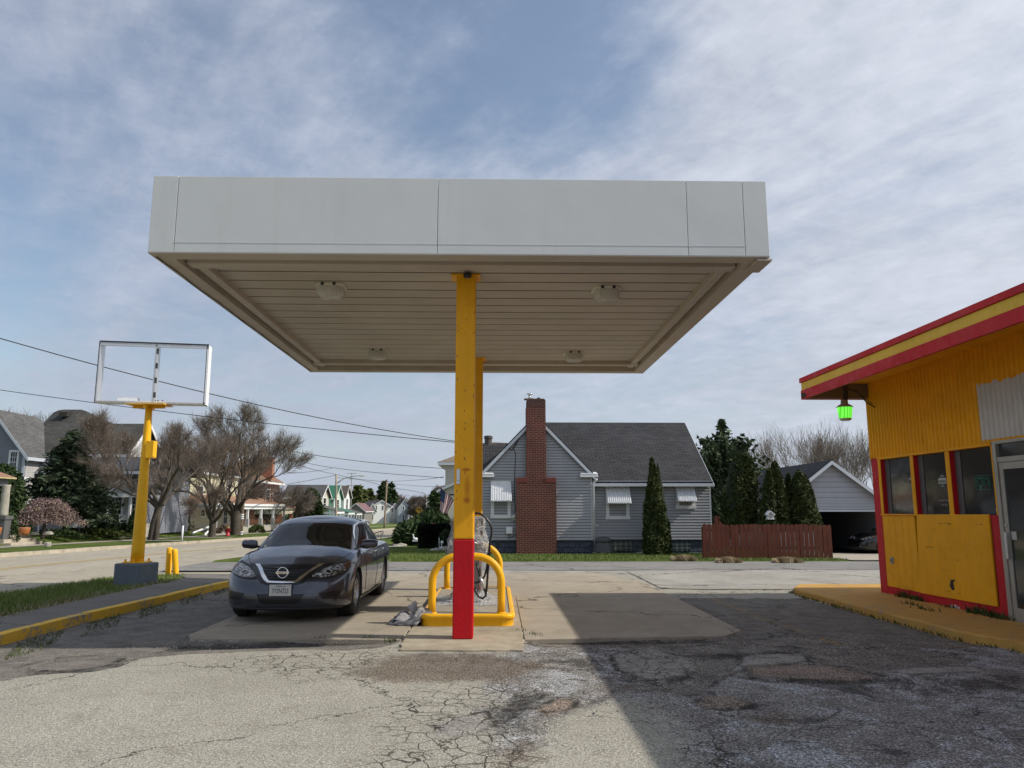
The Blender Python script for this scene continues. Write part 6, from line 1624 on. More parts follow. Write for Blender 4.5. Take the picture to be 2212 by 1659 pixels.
    mb = MB(); mb.tube([(a+.05, Y-.06, q(1140, 1065)[2]), (a+.16, Y-.06, q(1140, 1065)[2])], .012, 6); mb.build('tap', M['white_trim'], t)
    mx, _, mz = q(534, 998)
    mb = MB(); mb.box(mx-.085, mx+.085, Y-.10, Y-.016, mz-.14, mz+.10); me_ = mb.build('electric_meter', M['grey_paint'], t, bevel=.01)
    mb = MB(); mb.lathe([(.07, 0), (.065, .05), (.0, .06)], 16, (mx, 0, 0)); mb.v = [(v_[0], Y-.10-v_[2], mz+v_[1]) for v_ in mb.v]; mb.build('meter_dial', M['lens'], me_, True)
    mx2, _, mz2 = q(500, 1103); mb = MB(); mb.box(mx2-.12, mx2+.12, Y-.12, Y-.016, mz2-.12, mz2+.13); mb.build('utility_box', M['alu_white'], t, bevel=.02)
    cab = [q(560, 402), q(548, 440), q(530, 470), q(548, 520), q(543, 640), q(538, 760), q(540, 870), q(546, 940), q(534, 975)]
    mb = MB(); mb.tube([(x, Y-.035, z) for x, y, z in cab], .012, 5); mb.tube([(x, Y-.035, z) for x, y, z in (q(500, 1130), q(490, 1165), q(520, 1150), q(550, 1140))], .012, 5)
    mb.tube([(x, Y-.04, z) for x, y, z in (q(470, 490), q(500, 480), q(520, 492), q(540, 470), q(560, 435), q(575, 400))], .012, 5); mb.build('service_cable', M['wire'], t, True)
    mb = MB(); x_, _, z_ = q(395, 1190); x2_, _, z2_ = q(430, 1215); mb.box(x_, x2_, Y+.012, Y+.03, z2_, z_); mb.build('foundation_vent', M['alu_dark'], t)
    return t
grey_house()
# ---- garage
def garage():
    Y = 33.0; c8 = crop(1950, 1200, 3.16); q = lambda x, y, YY=Y: P(*c8(x, y), YY)
    zb = -.37
    t = thing('garage', 'grey shingled gable garage with its wide door open and dark inside', 'garage', (q(1500, 900)[0], Y, zb))
    gs_ = mat_siding('grey_shingle_siding', (.33, .345, .39), .22, .5); gl_ = mat_siding('grey_lap_siding', (.33, .35, .39), .12, .6)
    apx, _, az = q(1535, 478); sl_ = .80; el, er = q(1045, 860)[0], q(2030, 860)[0]; ez = q(1045, 862)[2]
    apx = (el+er)/2+.02
    dl_, dr_ = q(1412, 1000)[0], er-.35; dt = q(1500, 938)[2]
    mb = MB(); mb.prism([(el, Y, dt), (er, Y, dt), (er, Y, ez+.12), (apx, Y, az-.08), (el, Y, ez+.12)], (0, .12, 0)); mb.build('gable_wall', gs_, t)
    zlap = q(1500, 850)[2]; mb = MB(); mb.box(el-.0, er+.0, Y-.012, Y-.001, dt, zlap); mb.build('lap_band', gl_, t)
    mb = MB(); mb.box(el, dl_, Y, Y+.12, zb, dt); mb.box(dr_, er, Y, Y+.12, zb, dt); mb.build('front_wall', gl_, t)
    yb = Y+8.4; [MB().box(a_, a_+.12, Y+.12, yb, zb, ez+.05).build('side_wall', gl_, t) for a_ in (el, er-.12)]
    wx0, _, wz1 = P(*c8(1733, 968), yb); wx1, _, wz0 = P(*c8(1787, 1108), yb)
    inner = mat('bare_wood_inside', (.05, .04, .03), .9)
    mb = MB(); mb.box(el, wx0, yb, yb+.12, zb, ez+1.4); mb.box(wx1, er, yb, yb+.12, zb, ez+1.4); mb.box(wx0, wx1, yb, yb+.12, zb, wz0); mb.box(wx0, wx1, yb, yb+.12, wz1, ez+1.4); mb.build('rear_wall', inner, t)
    mb = MB()
    for k in range(3): mb.box(wx0, wx1, yb+.03, yb+.06, wz0+(wz1-wz0)*k/3-.012, wz0+(wz1-wz0)*k/3+.02)
    mb.box((wx0+wx1)/2-.015, (wx0+wx1)/2+.015, yb+.03, yb+.06, wz0, wz1); mb.build('rear_window', M['white_trim'], t)
    rf = mat_shingle('garage_dark_shingles', (.036, .036, .044), (.05, .05, .058), .14, 'y', 1.6, .3)
    gable_roof(t, el, er, Y, yb, ez, az-.03, 'y', .28, .06, rf, trim=M['grey_trim'])
    mb = MB(); mb.box(el+.12, er-.12, Y+.1, yb, zb-.02, zb+.04); mb.build('floor', mat('darkened_garage_floor', (.07, .065, .06), .8), t)  # floor colour darkened to deepen the shade inside the garage
    mb = MB(); mb.box(dl_-.06, dl_, Y-.02, Y, zb, dt); mb.box(dl_-.06, dr_, Y-.022, Y-.002, dt-.03, dt+.03); mb.build('door_trim', M['grey_trim'], t)
    # side door in the left wall, seen past the trees
    mb = MB(); mb.box(el-.03, el, yb-2.0, yb-1.9, zb, zb+2.05); mb.box(el-.03, el, yb-2.9, yb-2.8, zb, zb+2.05); mb.box(el-.03, el, yb-2.9, yb-1.9, zb+2.05, zb+2.15); mb.build('side_door_frame', M['white_trim'], t)
garage()
# ---- fence, birdhouse, grasses, hedges near the bungalow
def fence_run(label, x0, x1, Y0, Y1, ztop, w_=.148, seed=2, zb=.02):
    t = thing('picket_fence', label, 'fence', ((x0+x1)/2, Y0, 0)); rr = random.Random(seed); n_ = int((x1-x0)/w_)
    for k in range(n_):
        f = k/n_; x = x0+(x1-x0)*f; y = Y0+(Y1-Y0)*f; h = ztop+rr.uniform(-.015, .02)-.0*f; ww = w_*.91; tl = rr.uniform(-.006, .006)
        mb = MB(); r_ = .035
        mb.prism([(x, y, zb+rr.uniform(0, .03)), (x+ww, y, zb+rr.uniform(0, .03)), (x+ww+tl, y, h-r_), (x+ww-r_*.9+tl, y, h), (x+r_*.9+tl, y, h), (x+tl, y, h-r_)], (0, .02, 0)); mb.build('picket', M['fence'], t)
    for z in (.3, ztop-.22):
        mb = MB(); mb.prism([(x0, Y0+.021, z), (x1, Y1+.021, z), (x1, Y1+.021, z+.09), (x0, Y0+.021, z+.09)], (0, .04, 0)); mb.build('rail', M['fence'], t)
    for k in range(5): mb = MB(); x = x0+.05+(x1-x0-.1)*k/4; y = Y0+(Y1-Y0)*k/4; mb.box(x-.045, x+.045, y+.062, y+.15, -.1, ztop-.08); mb.build('fence_post', M['fence'], t)
    return t
fx0, _, fz = P(1517, 1133, 24.6); fx1, _, fz1 = P(1796, 1136, 24.6)
fence_run('long red-brown picket fence on the lawn between the grey house and the garage', fx0, fx1, 24.6, 24.6, fz)
P8 = crop(1950, 1200, 3.16)
a, _, z_ = P(*P8(455, 985), 31.0); b2 = P(*P8(560, 985), 31.0)[0]
fence_run('short run of the same red-brown fence behind, at the back corner of the grey house', a, b2, 31.0, 31.0, z_, seed=5)
c9 = crop(2100, 1350, 5.53)
t = thing('birdhouse', 'small white house-shaped bird feeder hanging from a wire hook above the fence', 'bird feeder', P(*c9(860, 950), 25.6))
x0, _, zb = P(*c9(812, 948), 25.6); x1, _, ze = P(*c9(915, 870), 25.6); xm, _, za = P(*c9(850, 805), 25.6)
mb = MB(); mb.box(x0, x1, 25.5, 25.72, zb, zb+.025); mb.box(x0+.02, x0+.045, 25.52, 25.7, zb, ze); mb.box(x1-.045, x1-.02, 25.52, 25.7, zb, ze); mb.build('frame', M['white_trim'], t)
mb = MB(); mb.prism([(x0-.03, 25.48, ze), (xm, 25.48, za), (xm, 25.48, za-.035), (x0-.0, 25.48, ze-.03)], (0, .26, 0)); mb.prism([(x1+.03, 25.48, ze), (xm, 25.48, za), (xm, 25.48, za-.035), (x1, 25.48, ze-.03)], (0, .26, 0)); mb.build('roof', M['white_trim'], t)
mb = MB()
for k in range(4): xx = x0+.06+(x1-x0-.12)*k/3; mb.box(xx-.006, xx+.006, 25.505, 25.515, zb, ze+(za-ze)*(1-abs(xx-xm)/(x1-x0)*2)*.7)
mb.box(x0+.04, x1-.04, 25.506, 25.514, zb+.11, zb+.125); mb.build('grating', M['white_trim'], t)
t2 = thing('feeder_hook', 'thin dark wire pole with hooked arms holding the white bird feeder', 'pole', (P(*c9(955, 1045), 25.65)[0], 25.65, 0))
px_ = P(*c9(950, 1000), 25.65)[0]; pz = P(*c9(940, 640), 25.65)[2]
mb = MB(); mb.tube([(px_, 25.65, 0), (px_-.02, 25.65, pz)], .009, 6); mb.build('pole', M['wire'], t2)
mb = MB(); mb.tube([(px_-.02, 25.65, pz), (px_-.16, 25.65, pz-.02), (px_-.24, 25.65, pz-.10), (px_-.2, 25.65, pz-.2), (xm, 25.6, za+.02)], .006, 5); mb.tube([(px_-.02, 25.65, pz), (px_+.12, 25.65, pz-.02), (px_+.18, 25.65, pz-.09)], .006, 5); mb.build('hook', M['wire'], t2)
# clumps of cut ornamental grass
for i, (cx_, w_, lab) in enumerate(((1775+58, 70, 'flat clump of dry ornamental grass at the house corner, left of the fence'), (0, 0, 'dry ornamental grass clump in front of the left half of the fence'), (0, 0, 'longest dry grass clump in front of the right half of the fence'))):
    xs_ = ((55, 285), (482, 705), (1005, 1268))[i]; a = P8(xs_[0], (1385, 1405, 1405)[i]); b2 = P8(xs_[1], (1385, 1405, 1405)[i])
    p0 = G(*a, .05); p1 = G(*b2, .05); r = np.random.RandomState(i); n_ = 2600; f = r.uniform(0, 1, n_)
    ctr = np.stack([p0[0]+(p1[0]-p0[0])*f, p0[1]+(p1[1]-p0[1])*f+r.normal(0, .09, n_)+.1, np.full(n_, .05)], -1)
    ctr[:, 2] -= .03; o = blades('ornamental_grass', ctr, .13*(1-.6*np.abs(f*2-1)**3), .03, .8, M['dry_grass'], None, i, .35); tag(o, lab, 'grass clump', 'cut dry grass clumps')
# covered grill
gx_, gy_ = P(*c7(1215, 1275), 27.9)[0], 27.8
t = thing('covered_grill', 'grill under a dark grey vinyl cover beside the downspout', 'grill', (gx_, gy_, .06))
prof = [(.36,0.06),(.335,.16),(.30,.28),(.265,.36),(.255,.395),(.27,.41),(.275,.46),(.25,.53),(.17,.575),(0,.585)]
mb = MB(); rows = []; rr = random.Random(4)
for (r_, z) in prof: rows.append([(gx_+r_*1.05*math.cos(a*math.pi/16)*(1+.07*math.sin(a*1.9+z*5)*(z < .4)), gy_+.7*r_*math.sin(a*math.pi/16), z+.012*math.sin(a*2.1)*(z < .1)) for a in range(33)])
mb.grid([list(reversed(r_)) for r_ in rows]); mb.build('cover', M['cloth'], t, True)
mb = MB(); mb.tube([(gx_-.27, gy_-.03, .40), (gx_, gy_-.20, .385), (gx_+.27, gy_-.03, .40)], .012, 6); mb.build('cover_band', M['black'], t)
# arborvitae and juniper
def PH(x, y, Y): return P(x, y, Y)
def cone_px(name, label, base_c, half, top_c, Y, cropf, seed, n=9000, **kw):
    bx_, _, bz = P(*cropf(*base_c), Y); tx, _, tz = P(*cropf(*top_c), Y); hw = P(*cropf(base_c[0]+half, base_c[1]), Y)[0]-bx_
    return conifer_cone(name, label, (bx_, Y, max(bz, zt(Y)-.1)), tz-bz, hw, seed, M['arbor'], n, lean=(tx-bx_), **kw)
cone_px('arborvitae', 'taller arborvitae spire of the pair in front of the grey house', (1672, 1282), 70, (1630, 560), 27.75, c7, 1, 13000, size=.07, power=.62, jag=.24, group='pair of arborvitae')
cone_px('arborvitae', 'front wider arborvitae of the pair in front of the grey house', (1615, 1285), 93, (1595, 600), 27.5, c7, 2, 14000, size=.07, power=.60, jag=.24, group='pair of arborvitae')
cone_px('arborvitae', 'tall broad arborvitae close behind the left part of the fence', (672, 1100), 142, (672, 425), 27.5, P8, 3, 13000, size=.09, power=.30, jag=.2)
for i, (bx_, hw, ty, tx, Yd, lab) in enumerate(((945, 62, 560, 935, 26.6, 'thin arborvitae directly behind the white bird feeder'), (985, 55, 545, 968, 27.3, 'slim arborvitae second from the left in the row behind the fence'),
        (1062, 92, 490, 1020, 26.9, 'tallest arborvitae of the row, with a crooked tip'), (1128, 60, 610, 1118, 27.5, 'narrow arborvitae in the middle of the row behind the fence'),
        (1185, 58, 620, 1180, 27.8, 'narrow arborvitae left of the broad one near the garage'), (1290, 108, 580, 1245, 26.8, 'broad arborvitae in front of the garage gable'),
        (1352, 82, 615, 1300, 27.4, 'rightmost arborvitae of the row beside the garage door'))):
    cone_px('arborvitae', lab, (bx_, 1110), hw, (tx, ty), Yd, P8, 10+i, 5200, size=.085, power=.55, jag=.24, group='row of arborvitae behind the fence')
jb = P(*P8(560, 1080), 34.5); jt = P(*P8(520, 95), 34.5)
r = np.random.RandomState(21); t = thing('juniper_tree', 'ragged wide juniper tree with feathery tips rising behind the grey house', 'tree', (jb[0], 34.5, zt(34)))
pts = []; segs = []
jh = jt[2]-zt(34)
base = np.array([jb[0], 34.5, zt(34)])
for i in range(190):
    zf_ = r.uniform(.08, .93)**.85; a = r.uniform(0, 6.283); R_ = 2.1*(1-zf_)**.5*r.uniform(.5, 1.3)+.15; st = base+np.array([0, 0, zf_*jh*.80])
    d = np.array([math.cos(a)*R_, math.sin(a)*R_, R_*.55+.35]); L = np.linalg.norm(d); m_ = 9; prev = st
    tipz = min(1., (jh*.995-st[2]+base[2])/max(.01, d[2])); d = d*min(1., max(.3, tipz))
    for j in range(1, m_+1):
        f = j/m_; p = st+d*f+np.array([0, 0, -.18*math.sin(f*3.1)]); segs.append((prev, p, .03*(1-f)+.006, .03*(1-f)+.004)); prev = p
        for k in range(int(15*(1.15-f*.6))): pts.append(p+r.normal(0, .115*(1.15-f), 3)+np.array([0, 0, .03]))
for k in range(420): f = r.uniform(0, 1); pts.append(base+np.array([(jt[0]-jb[0])*f*.5+r.normal(0, .24*(1-f)+.03), r.normal(0, .2*(1-f)+.03), jh*(.78+.22*f)]))
cr = leaf_cloud('crown', pts, .125, M['juniper'], t, 3, .15, 2.4); np_tubes('branches', segs, M['bark'], cr, 3)
np_tubes('trunk', [(base, base+np.array([0, 0, jh*.9]), .16, .03)], M['bark'], t, 8)
# bare trees behind the garage
def simple_tree(name, label, x, Y, zb, h, sp, seed, levels, r0=.16, group=None, L=None, mt=None, buds=None, nf=4, trunk=.25, up=.10, **kw):
    rr = random.Random(seed); fk = []
    top = Vector((x, Y, zb+h*trunk)); fk.append(([(x, Y, zb-.1), (x+.05, Y, zb+h*trunk*.5), tuple(top)], r0, r0*.8, L or h*.28, 0))
    for k in range(nf):
        a = 6.283*k/nf+rr.uniform(-.4, .4); d = Vector((math.cos(a)*sp, math.sin(a)*sp, 1)).normalized()
        fk.append(([tuple(top), tuple(top+d*h*.12+Vector((0, 0, .0))), tuple(top+d*h*.26+Vector((rr.uniform(-.2, .2), 0, .1)))], r0*.55, r0*.38, L or h*.22, levels))
    return bare_tree(name, label, (x, Y, zb), fk, seed, buds, up=up, group=group, **kw)
for i, (cx_, cy_, Yd, h, lab) in enumerate(((1180, 250, 52, 9.2, 'leftmost bare tree with upright twigs behind the garage roof'), (1560, 215, 56, 10.6, 'middle and tallest bare tree with upright twigs behind the garage'), (1840, 300, 48, 8.2, 'bare tree with tangled twigs at the right, beside the yellow shop wall'))):
    x, _, ztop = P(*P8(cx_, cy_), Yd); zb = zt(Yd); H_ = (ztop-zb)
    simple_tree('bare_tree', lab, x, Yd, zb, H_*.82, .62, 40+i, 2, .12, 'bare trees behind the garage', L=H_*.42, twig=1.1, up=.12, r_end=.010, side=.5, spread=.38, nf=9)
# ---------------------------------------------------------------- across the street
k1 = crop(0, 1130, 2.91); k0 = crop(0, 1150, 5.53); k2 = crop(250, 1350, 6.637); k3 = crop(500, 1350, 6.637); k4 = crop(400, 1130, 2.91); k5 = crop(800, 1300, 4.148); k6 = crop(1050, 1380, 5.53); k9 = crop(0, 1380, 6.38)
SID_B = mat_siding('blue_grey_siding', (.20, .21, .25), .13, .5); SID_L = mat_siding('white_grey_siding', (.44, .44, .43), .13, .6)
SID_BE = mat_siding('beige_siding', (.62, .56, .44), .14, .55); SID_Y = mat_siding('cream_yellow_siding', (.60, .57, .40), .14, .72); SID_W = mat_siding('white_siding', (.76, .77, .76), .14, .75)
SID_C = mat_siding('cream_siding', (.52, .50, .43), .13, .65)
ROOF_G = mat_shingle('grey_shingles', (.058, .058, .055), (.085, .085, .08), .16, 'x', 1.5, .3); ROOF_GL = mat_shingle('light_grey_shingles', (.10, .10, .10), (.14, .14, .14), .16, 'y', 1.4, .3)
ROOF_T = mat_shingle('tan_red_shingles', (.30, .17, .115), (.36, .215, .15), .14, 'y', 1.9, .3); ROOF_K = mat_shingle('charcoal_shingles', (.075, .075, .08), (.10, .10, .105), .16, 'x', 1.6, .3)
def poly_wall(parent, name, pts, vec, m_):
    mb = MB(); mb.prism(pts, vec); return mb.build(name, m_, parent)
def big_house():
    Y = 50.; zb = zl(Y)-.05; q = lambda f, x, y, YY=Y: P(*f(x, y), YY)
    t = thing('victorian_house', 'large blue-grey two storey house with hipped grey roof behind the spruce', 'house', (-26, Y, zb))
    # gabled wing at the left edge
    xr, _, ze = q(k0, 420, 955); ax, _, az = q(k0, -60, 300)
    xl = ax-(xr-ax)
    poly_wall(t, 'gable_wall', [(xl, Y, zb), (xr, Y, zb), (xr, Y, ze), (ax, Y, az), (xl, Y, ze)], (0, .15, 0), SID_B)
    mb = MB(); mb.box(xr-.15, xr, Y+.15, Y+2.6, zb, ze+.1); mb.build('wing_side_wall', SID_L, t)
    mb = MB(); s = (az-ze)/(xr-ax)
    for sg in (-1, 1):
        xe = ax+sg*(xr-ax+.35); lo = ze-.35*s
        mb.prism([(xe, Y-.35, lo), (xe, Y+4.6, lo), (ax, Y+4.6, az+.05), (ax, Y-.35, az+.05)], (0, 0, .08))
    mb.build('wing_roof', ROOF_GL, t)
    mb = MB()
    for sg in (-1, 1):
        xe = ax+sg*(xr-ax+.38); lo = ze-.38*s; mb.prism([(xe, Y-.38, lo-.20), (ax, Y-.38, az-.16), (ax, Y-.38, az+.10), (xe, Y-.38, lo+.06)], (0, .04, 0))
    mb.box(xr+.33, xr+.40, Y-.36, Y+4.4, ze-.35*s-.16, ze-.35*s+.05); mb.box(xr-.14, xr+.02, Y-.03, Y-.001, zb, ze); mb.build('wing_trim', M['grey_trim'], t)
    wx0, _, wz0 = q(k0, 150, 1290); wx1, _, wz1 = q(k0, 285, 965); window(t, wx0, wx1, wz0, wz1, Y, fw=.13, munt=(2, 3))
    # main block
    Y2 = Y+1.6; xa = xr-.1; xb = q(k1, 1240, 500, Y2)[0]; ze2 = q(k0, 500, 1285, Y2)[2]
    mb = MB(); mb.box(xa, xb, Y2, Y2+.15, zb, ze2+1.); mb.box(xb-.15, xb, Y2, Y2+8, zb, ze2+1.); mb.build('main_wall', SID_B, t)
    Yr = Y2+5.5; tl, tr = q(k0, 975, 275, Yr), q(k0, 1325, 268, Yr); low = q(k0, 130, 405, Yr-.6)
    el = (xa-.6, Y2-.4, ze2); er = (xb+.2, Y2-.4, ze2)
    # swept hip: front slope built as rows so that its ridge dips on the left
    nX = 24; rows = []; 
    def ridge_z(x):
        if x < tl[0]: 
            f = max(0, min(1, (x-low[0])/(tl[0]-low[0]))); return low[2]+(tl[2]-low[2])*(f**2.6)
        if x <= tr[0]: return tl[2]
        f = min(1, (x-tr[0])/(xb+.2-tr[0])); return tr[2]-(tr[2]-ze2-2.2)*min(1, f*1.25)
    X0, X1 = xa-2.5, xb+.3; cols = [X0+(X1-X0)*k/nX for k in range(nX+1)]
    for r_ in range(9):
        f = r_/8; rows.append([(x, Y2-.4+(Yr-Y2+.4)*f, ze2+(ridge_z(x)-ze2)*(f*.86+.14*f*f)) for x in cols])
    for f in (.5, 1.): rows.append([(x, Yr+5*f, ridge_z(x)-(ridge_z(x)-ze2)*f) for x in cols])
    mb = MB(); mb.grid(rows); mb.build('main_roof', ROOF_G, t)
    mb = MB(); mb.box(xa-.5, xb+.2, Y2-.46, Y2-.38, ze2-.16, ze2+.03); mb.build('gutter', M['grey_trim'], t)
    vx, _, vz = q(k0, 1045, 345, Yr-.9); mb = MB(); mb.prism([(vx-.28, Yr-1.15, vz-.22), (vx+.28, Yr-1.15, vz-.22), (vx+.3, Yr-1.1, vz+.12), (vx-.3, Yr-1.1, vz+.12)], (0, .7, .1)); mb.build('roof_vent', M['dark_gap'], t)
    # right-hand section: ridge along the street front, gable end with white rakes looking to the street
    Yg = Y2+3.2; Xg, _, gz = q(k1, 1250, 332, Yg); _, ye_, lz = PX(*k1(1085, 560), Xg); ye_ = max(ye_, Y2-1.2); yf = 2*Yg-ye_; xl = tr[0]-1.
    mb = MB(); mb.box(xl, Xg-.15, ye_, ye_+.15, zb, lz); mb.build('right_wall', SID_L, t)
    poly_wall(t, 'right_gable_wall', [(Xg-.15, ye_, zb), (Xg-.15, yf, zb), (Xg-.15, yf, lz), (Xg-.15, Yg, gz-.12), (Xg-.15, ye_, lz)], (.15, 0, 0), SID_L)
    mb = MB(); s = (gz-lz)/(Yg-ye_)
    for y_ in (ye_-.3, yf+.3): mb.prism([(xl, y_, lz-.3*s), (Xg+.3, y_, lz-.3*s), (Xg+.3, Yg, gz), (xl, Yg, gz)], (0, 0, .07))
    mb.build('right_gable_roof', ROOF_G, t)
    mb = MB()
    for y_ in (ye_-.32, yf+.32): mb.prism([(Xg+.3, y_, lz-.3*s-.2), (Xg+.3, Yg, gz-.22), (Xg+.3, Yg, gz+.09), (Xg+.3, y_, lz-.3*s+.08)], (.04, 0, 0))
    mb.box(xl, Xg+.3, ye_-.36, ye_-.3, lz-.3*s-.16, lz-.3*s+.05); mb.build('right_gable_trim', M['white_trim'], t)
    a, _, z1 = q(k1, 905, 640, ye_); b2, _, z0 = q(k1, 950, 760, ye_); window(t, a, b2, z0, z1, ye_, fw=.12)
    # porch with pediment
    Y4 = Y-1.2; pa, _, pz = q(k2, 455, 640, Y4); pb = q(k2, 1060, 690, Y4)[0]; pax, _, paz = q(k2, 760, 400, Y4)
    poly_wall(t, 'porch_pediment', [(pa, Y4, pz), (pb, Y4, pz), (pax, Y4, paz-.1)], (0, .12, 0), SID_L)
    mb = MB(); mb.box(pa, pb, Y4-.05, Y4+.12, pz-.22, pz); 
    for (x0, z0, x1, z1) in ((pa-.15, pz-.1, pax, paz), (pb+.15, pz-.1, pax, paz)): mb.prism([(x0, Y4-.1, z0), (x1, Y4-.1, z1), (x1, Y4-.1, z1+.16), (x0, Y4-.1, z0+.16)], (0, .1, 0))
    mb.build('porch_trim', M['white_trim'], t)
    mb = MB()
    for sg, xe in ((-1, pa-.2), (1, pb+.2)): mb.prism([(xe, Y4-.12, pz-.05), (xe, Y2, pz-.05), (pax, Y2, paz+.1), (pax, Y4-.12, paz+.1)], (0, 0, .06))
    ql = q(k2, 60, 560, Y4+.6); mb.prism([(ql[0]-1.5, Y4, pz), (pa, Y4, pz), (pa+.8, Y2, pz+1.1), (ql[0]-1.5, Y2, pz+1.1)], (0, 0, .06)); mb.build('porch_roof', ROOF_G, t)
    for xx in (q(k2, 408, 900, Y4)[0], q(k2, 862, 900, Y4)[0], q(k2, 40, 900, Y4)[0]):
        mb = MB(); mb.box(xx-.06, xx+.06, Y4-.0, Y4+.12, zb, pz-.2); mb.build('porch_post', M['white_trim'], t)
    z0, z1 = q(k2, 700, 1215, Y4)[2], q(k2, 700, 1068, Y4)[2]
    for (a_, b_) in ((395, 500), (640, 850)):
        xa_, xb_ = q(k2, a_, 1100, Y4)[0], q(k2, b_, 1100, Y4)[0]; mb = MB(); mb.box(xa_, xb_, Y4+.03, Y4+.08, z1-.06, z1); mb.box(xa_, xb_, Y4+.03, Y4+.08, z0, z0+.05); n_ = max(2, int((xb_-xa_)/.13))
        for k in range(n_): xx = xa_+(xb_-xa_)*(k+.5)/n_; mb.box(xx-.025, xx+.025, Y4+.04, Y4+.07, z0, z1)
        mb.build('balustrade', M['white_trim'], t)
    mb = MB(); mb.box(pa-1.5, pb, Y4, Y2, zb-.1, z0-.05); mb.build('porch_floor', M['stone'], t)
    Yw = Y4+1.0
    mb = MB(); mb.box(pa+.1, pb, Yw+.02, Yw+.1, zb, pz-.2); mb.build('porch_wall', SID_L, t)
    for (a_, b_, c_, d_) in ((515, 690, 688, 1035), (888, 1000, 690, 1020)):
        xa_, _, zz1 = q(k2, a_, c_, Yw); xb_, _, zz0 = q(k2, b_, d_, Yw); window(t, xa_, xb_, zz0, zz1, Yw, fw=.12, munt=(2, 3))
    # steps and white handrail
    mb = MB(); hx, _, hz = q(k1, 615, 1190, Y4); hx2, _, hz2 = q(k1, 670, 1150, Y4-.0)
    a0 = q(k1, 605, 1240, Y4-1.5); a1 = q(k1, 668, 1150, Y4)
    for k in range(8):
        f = k/7; x = a0[0]+(a1[0]-a0[0])*f; y = Y4-1.4+1.4*f; z = zb+.05+.75*f; mb.box(x-.03, x+.03, y-.03, y+.03, z, z+.8)
    mb.tube([(a0[0], Y4-1.4, zb+.85), (a1[0], Y4, zb+1.6)], .05, 6); mb.build('handrail', M['white_trim'], t)
    # white downspouts on the shaded wall
    for (x, y0, y1) in ((245, 1110, 1235), (340, 1115, 1240)):
        a, _, z1 = q(k1, x, y0, Y2-.06); mb = MB(); mb.box(a-.05, a+.05, Y2-.12, Y2-.01, zb, z1+.1); mb.build('downspout', M['white_trim'], t)
    a = q(k9, 262, 760, Y-.1); b_ = q(k9, 262, 935, Y-.1); mb = MB(); mb.tube([(a[0], Y-.1, a[2]), (b_[0], Y-.1, b_[2]), (b_[0]-.2, Y-.15, b_[2]-.15), (b_[0]-.6, Y-.2, b_[2]-.2)], .06, 8); mb.build('downspout', M['white_trim'], t)
    # sunlit little roof edge over the side entrance
    a, b_ = q(k0, 230, 1480, Y-.8), q(k0, 390, 1395, Y-.8); mb = MB(); mb.prism([(a[0], Y-.8, a[2]-.08), (b_[0], Y-.8, b_[2]-.08), (b_[0], Y-.8, b_[2]+.1), (a[0], Y-.8, a[2]+.1)], (0, .8, 0)); mb.build('side_entry_roof', M['white_trim'], t)
    return t
big_house()
# porch of the next house, only its corner in view
Yp = 37.; q = lambda x, y, YY=Yp: P(*k9(x, y), YY)
t = thing('porch_house', 'corner of a porch with a tan roof and stout grey column at the left edge', 'house', (q(60, 1000)[0], Yp, zl(Yp)+.15))
rx, _, rz = q(312, 152, Yp+1.1); mb = MB(); lz = q(0, 55)[2]
mb.prism([(rx, Yp-.3, rz), (rx, Yp+1.1, rz), (rx-6, Yp+1.1, rz), (rx-6, Yp-.3, rz)], (0, 0, .06)); mb.build('eave', mat('tan_eave_trim', (.50, .42, .22), .7), t)
mb = MB(); mb.add([(rx, Yp-.3, rz+.07), (rx, Yp+1.1, rz+.07), (rx-3.2, Yp+1.1, rz+1.15), (rx-6, Yp-.3, rz+.07), (rx-6, Yp+1.1, rz+1.15)], [(0, 1, 2), (0, 2, 4, 3)]); mb.build('roof', ROOF_T, t)
mb = MB(); mb.box(rx-5.8, rx-.35, Yp-.1, Yp+.2, rz-.32, rz-.005); mb.box(rx-.65, rx-.35, Yp+.2, Yp+1.0, rz-.32, rz-.005); mb.build('beam', SID_B, t)
cx_, _, cz0 = q(40, 885); cz1 = q(60, 272)[2]; zb = zl(Yp)+.15
mb = MB(); mb.lathe([(.20, cz0+.12), (.19, cz0+.2), (.17, cz1-.1), (.19, cz1), (.19, rz-.3)], 20, (cx_-.02, Yp+.1, 0)); mb.build('column', M['stone'], t, True)
mb = MB(); mb.box(cx_-.33, cx_+.28, Yp-.2, Yp+.4, cz0-.05, cz0+.12); mb.box(cx_-.28, cx_+.23, Yp-.15, Yp+.35, zb-.2, cz0-.05); mb.build('pedestal', mat('dark_pedestal', (.10, .10, .10), .8), t)
mb = MB(); mb.box(cx_-6, cx_-.3, Yp+.0, Yp+.2, zb-.2, cz0-.2); mb.build('wall', SID_B, t)
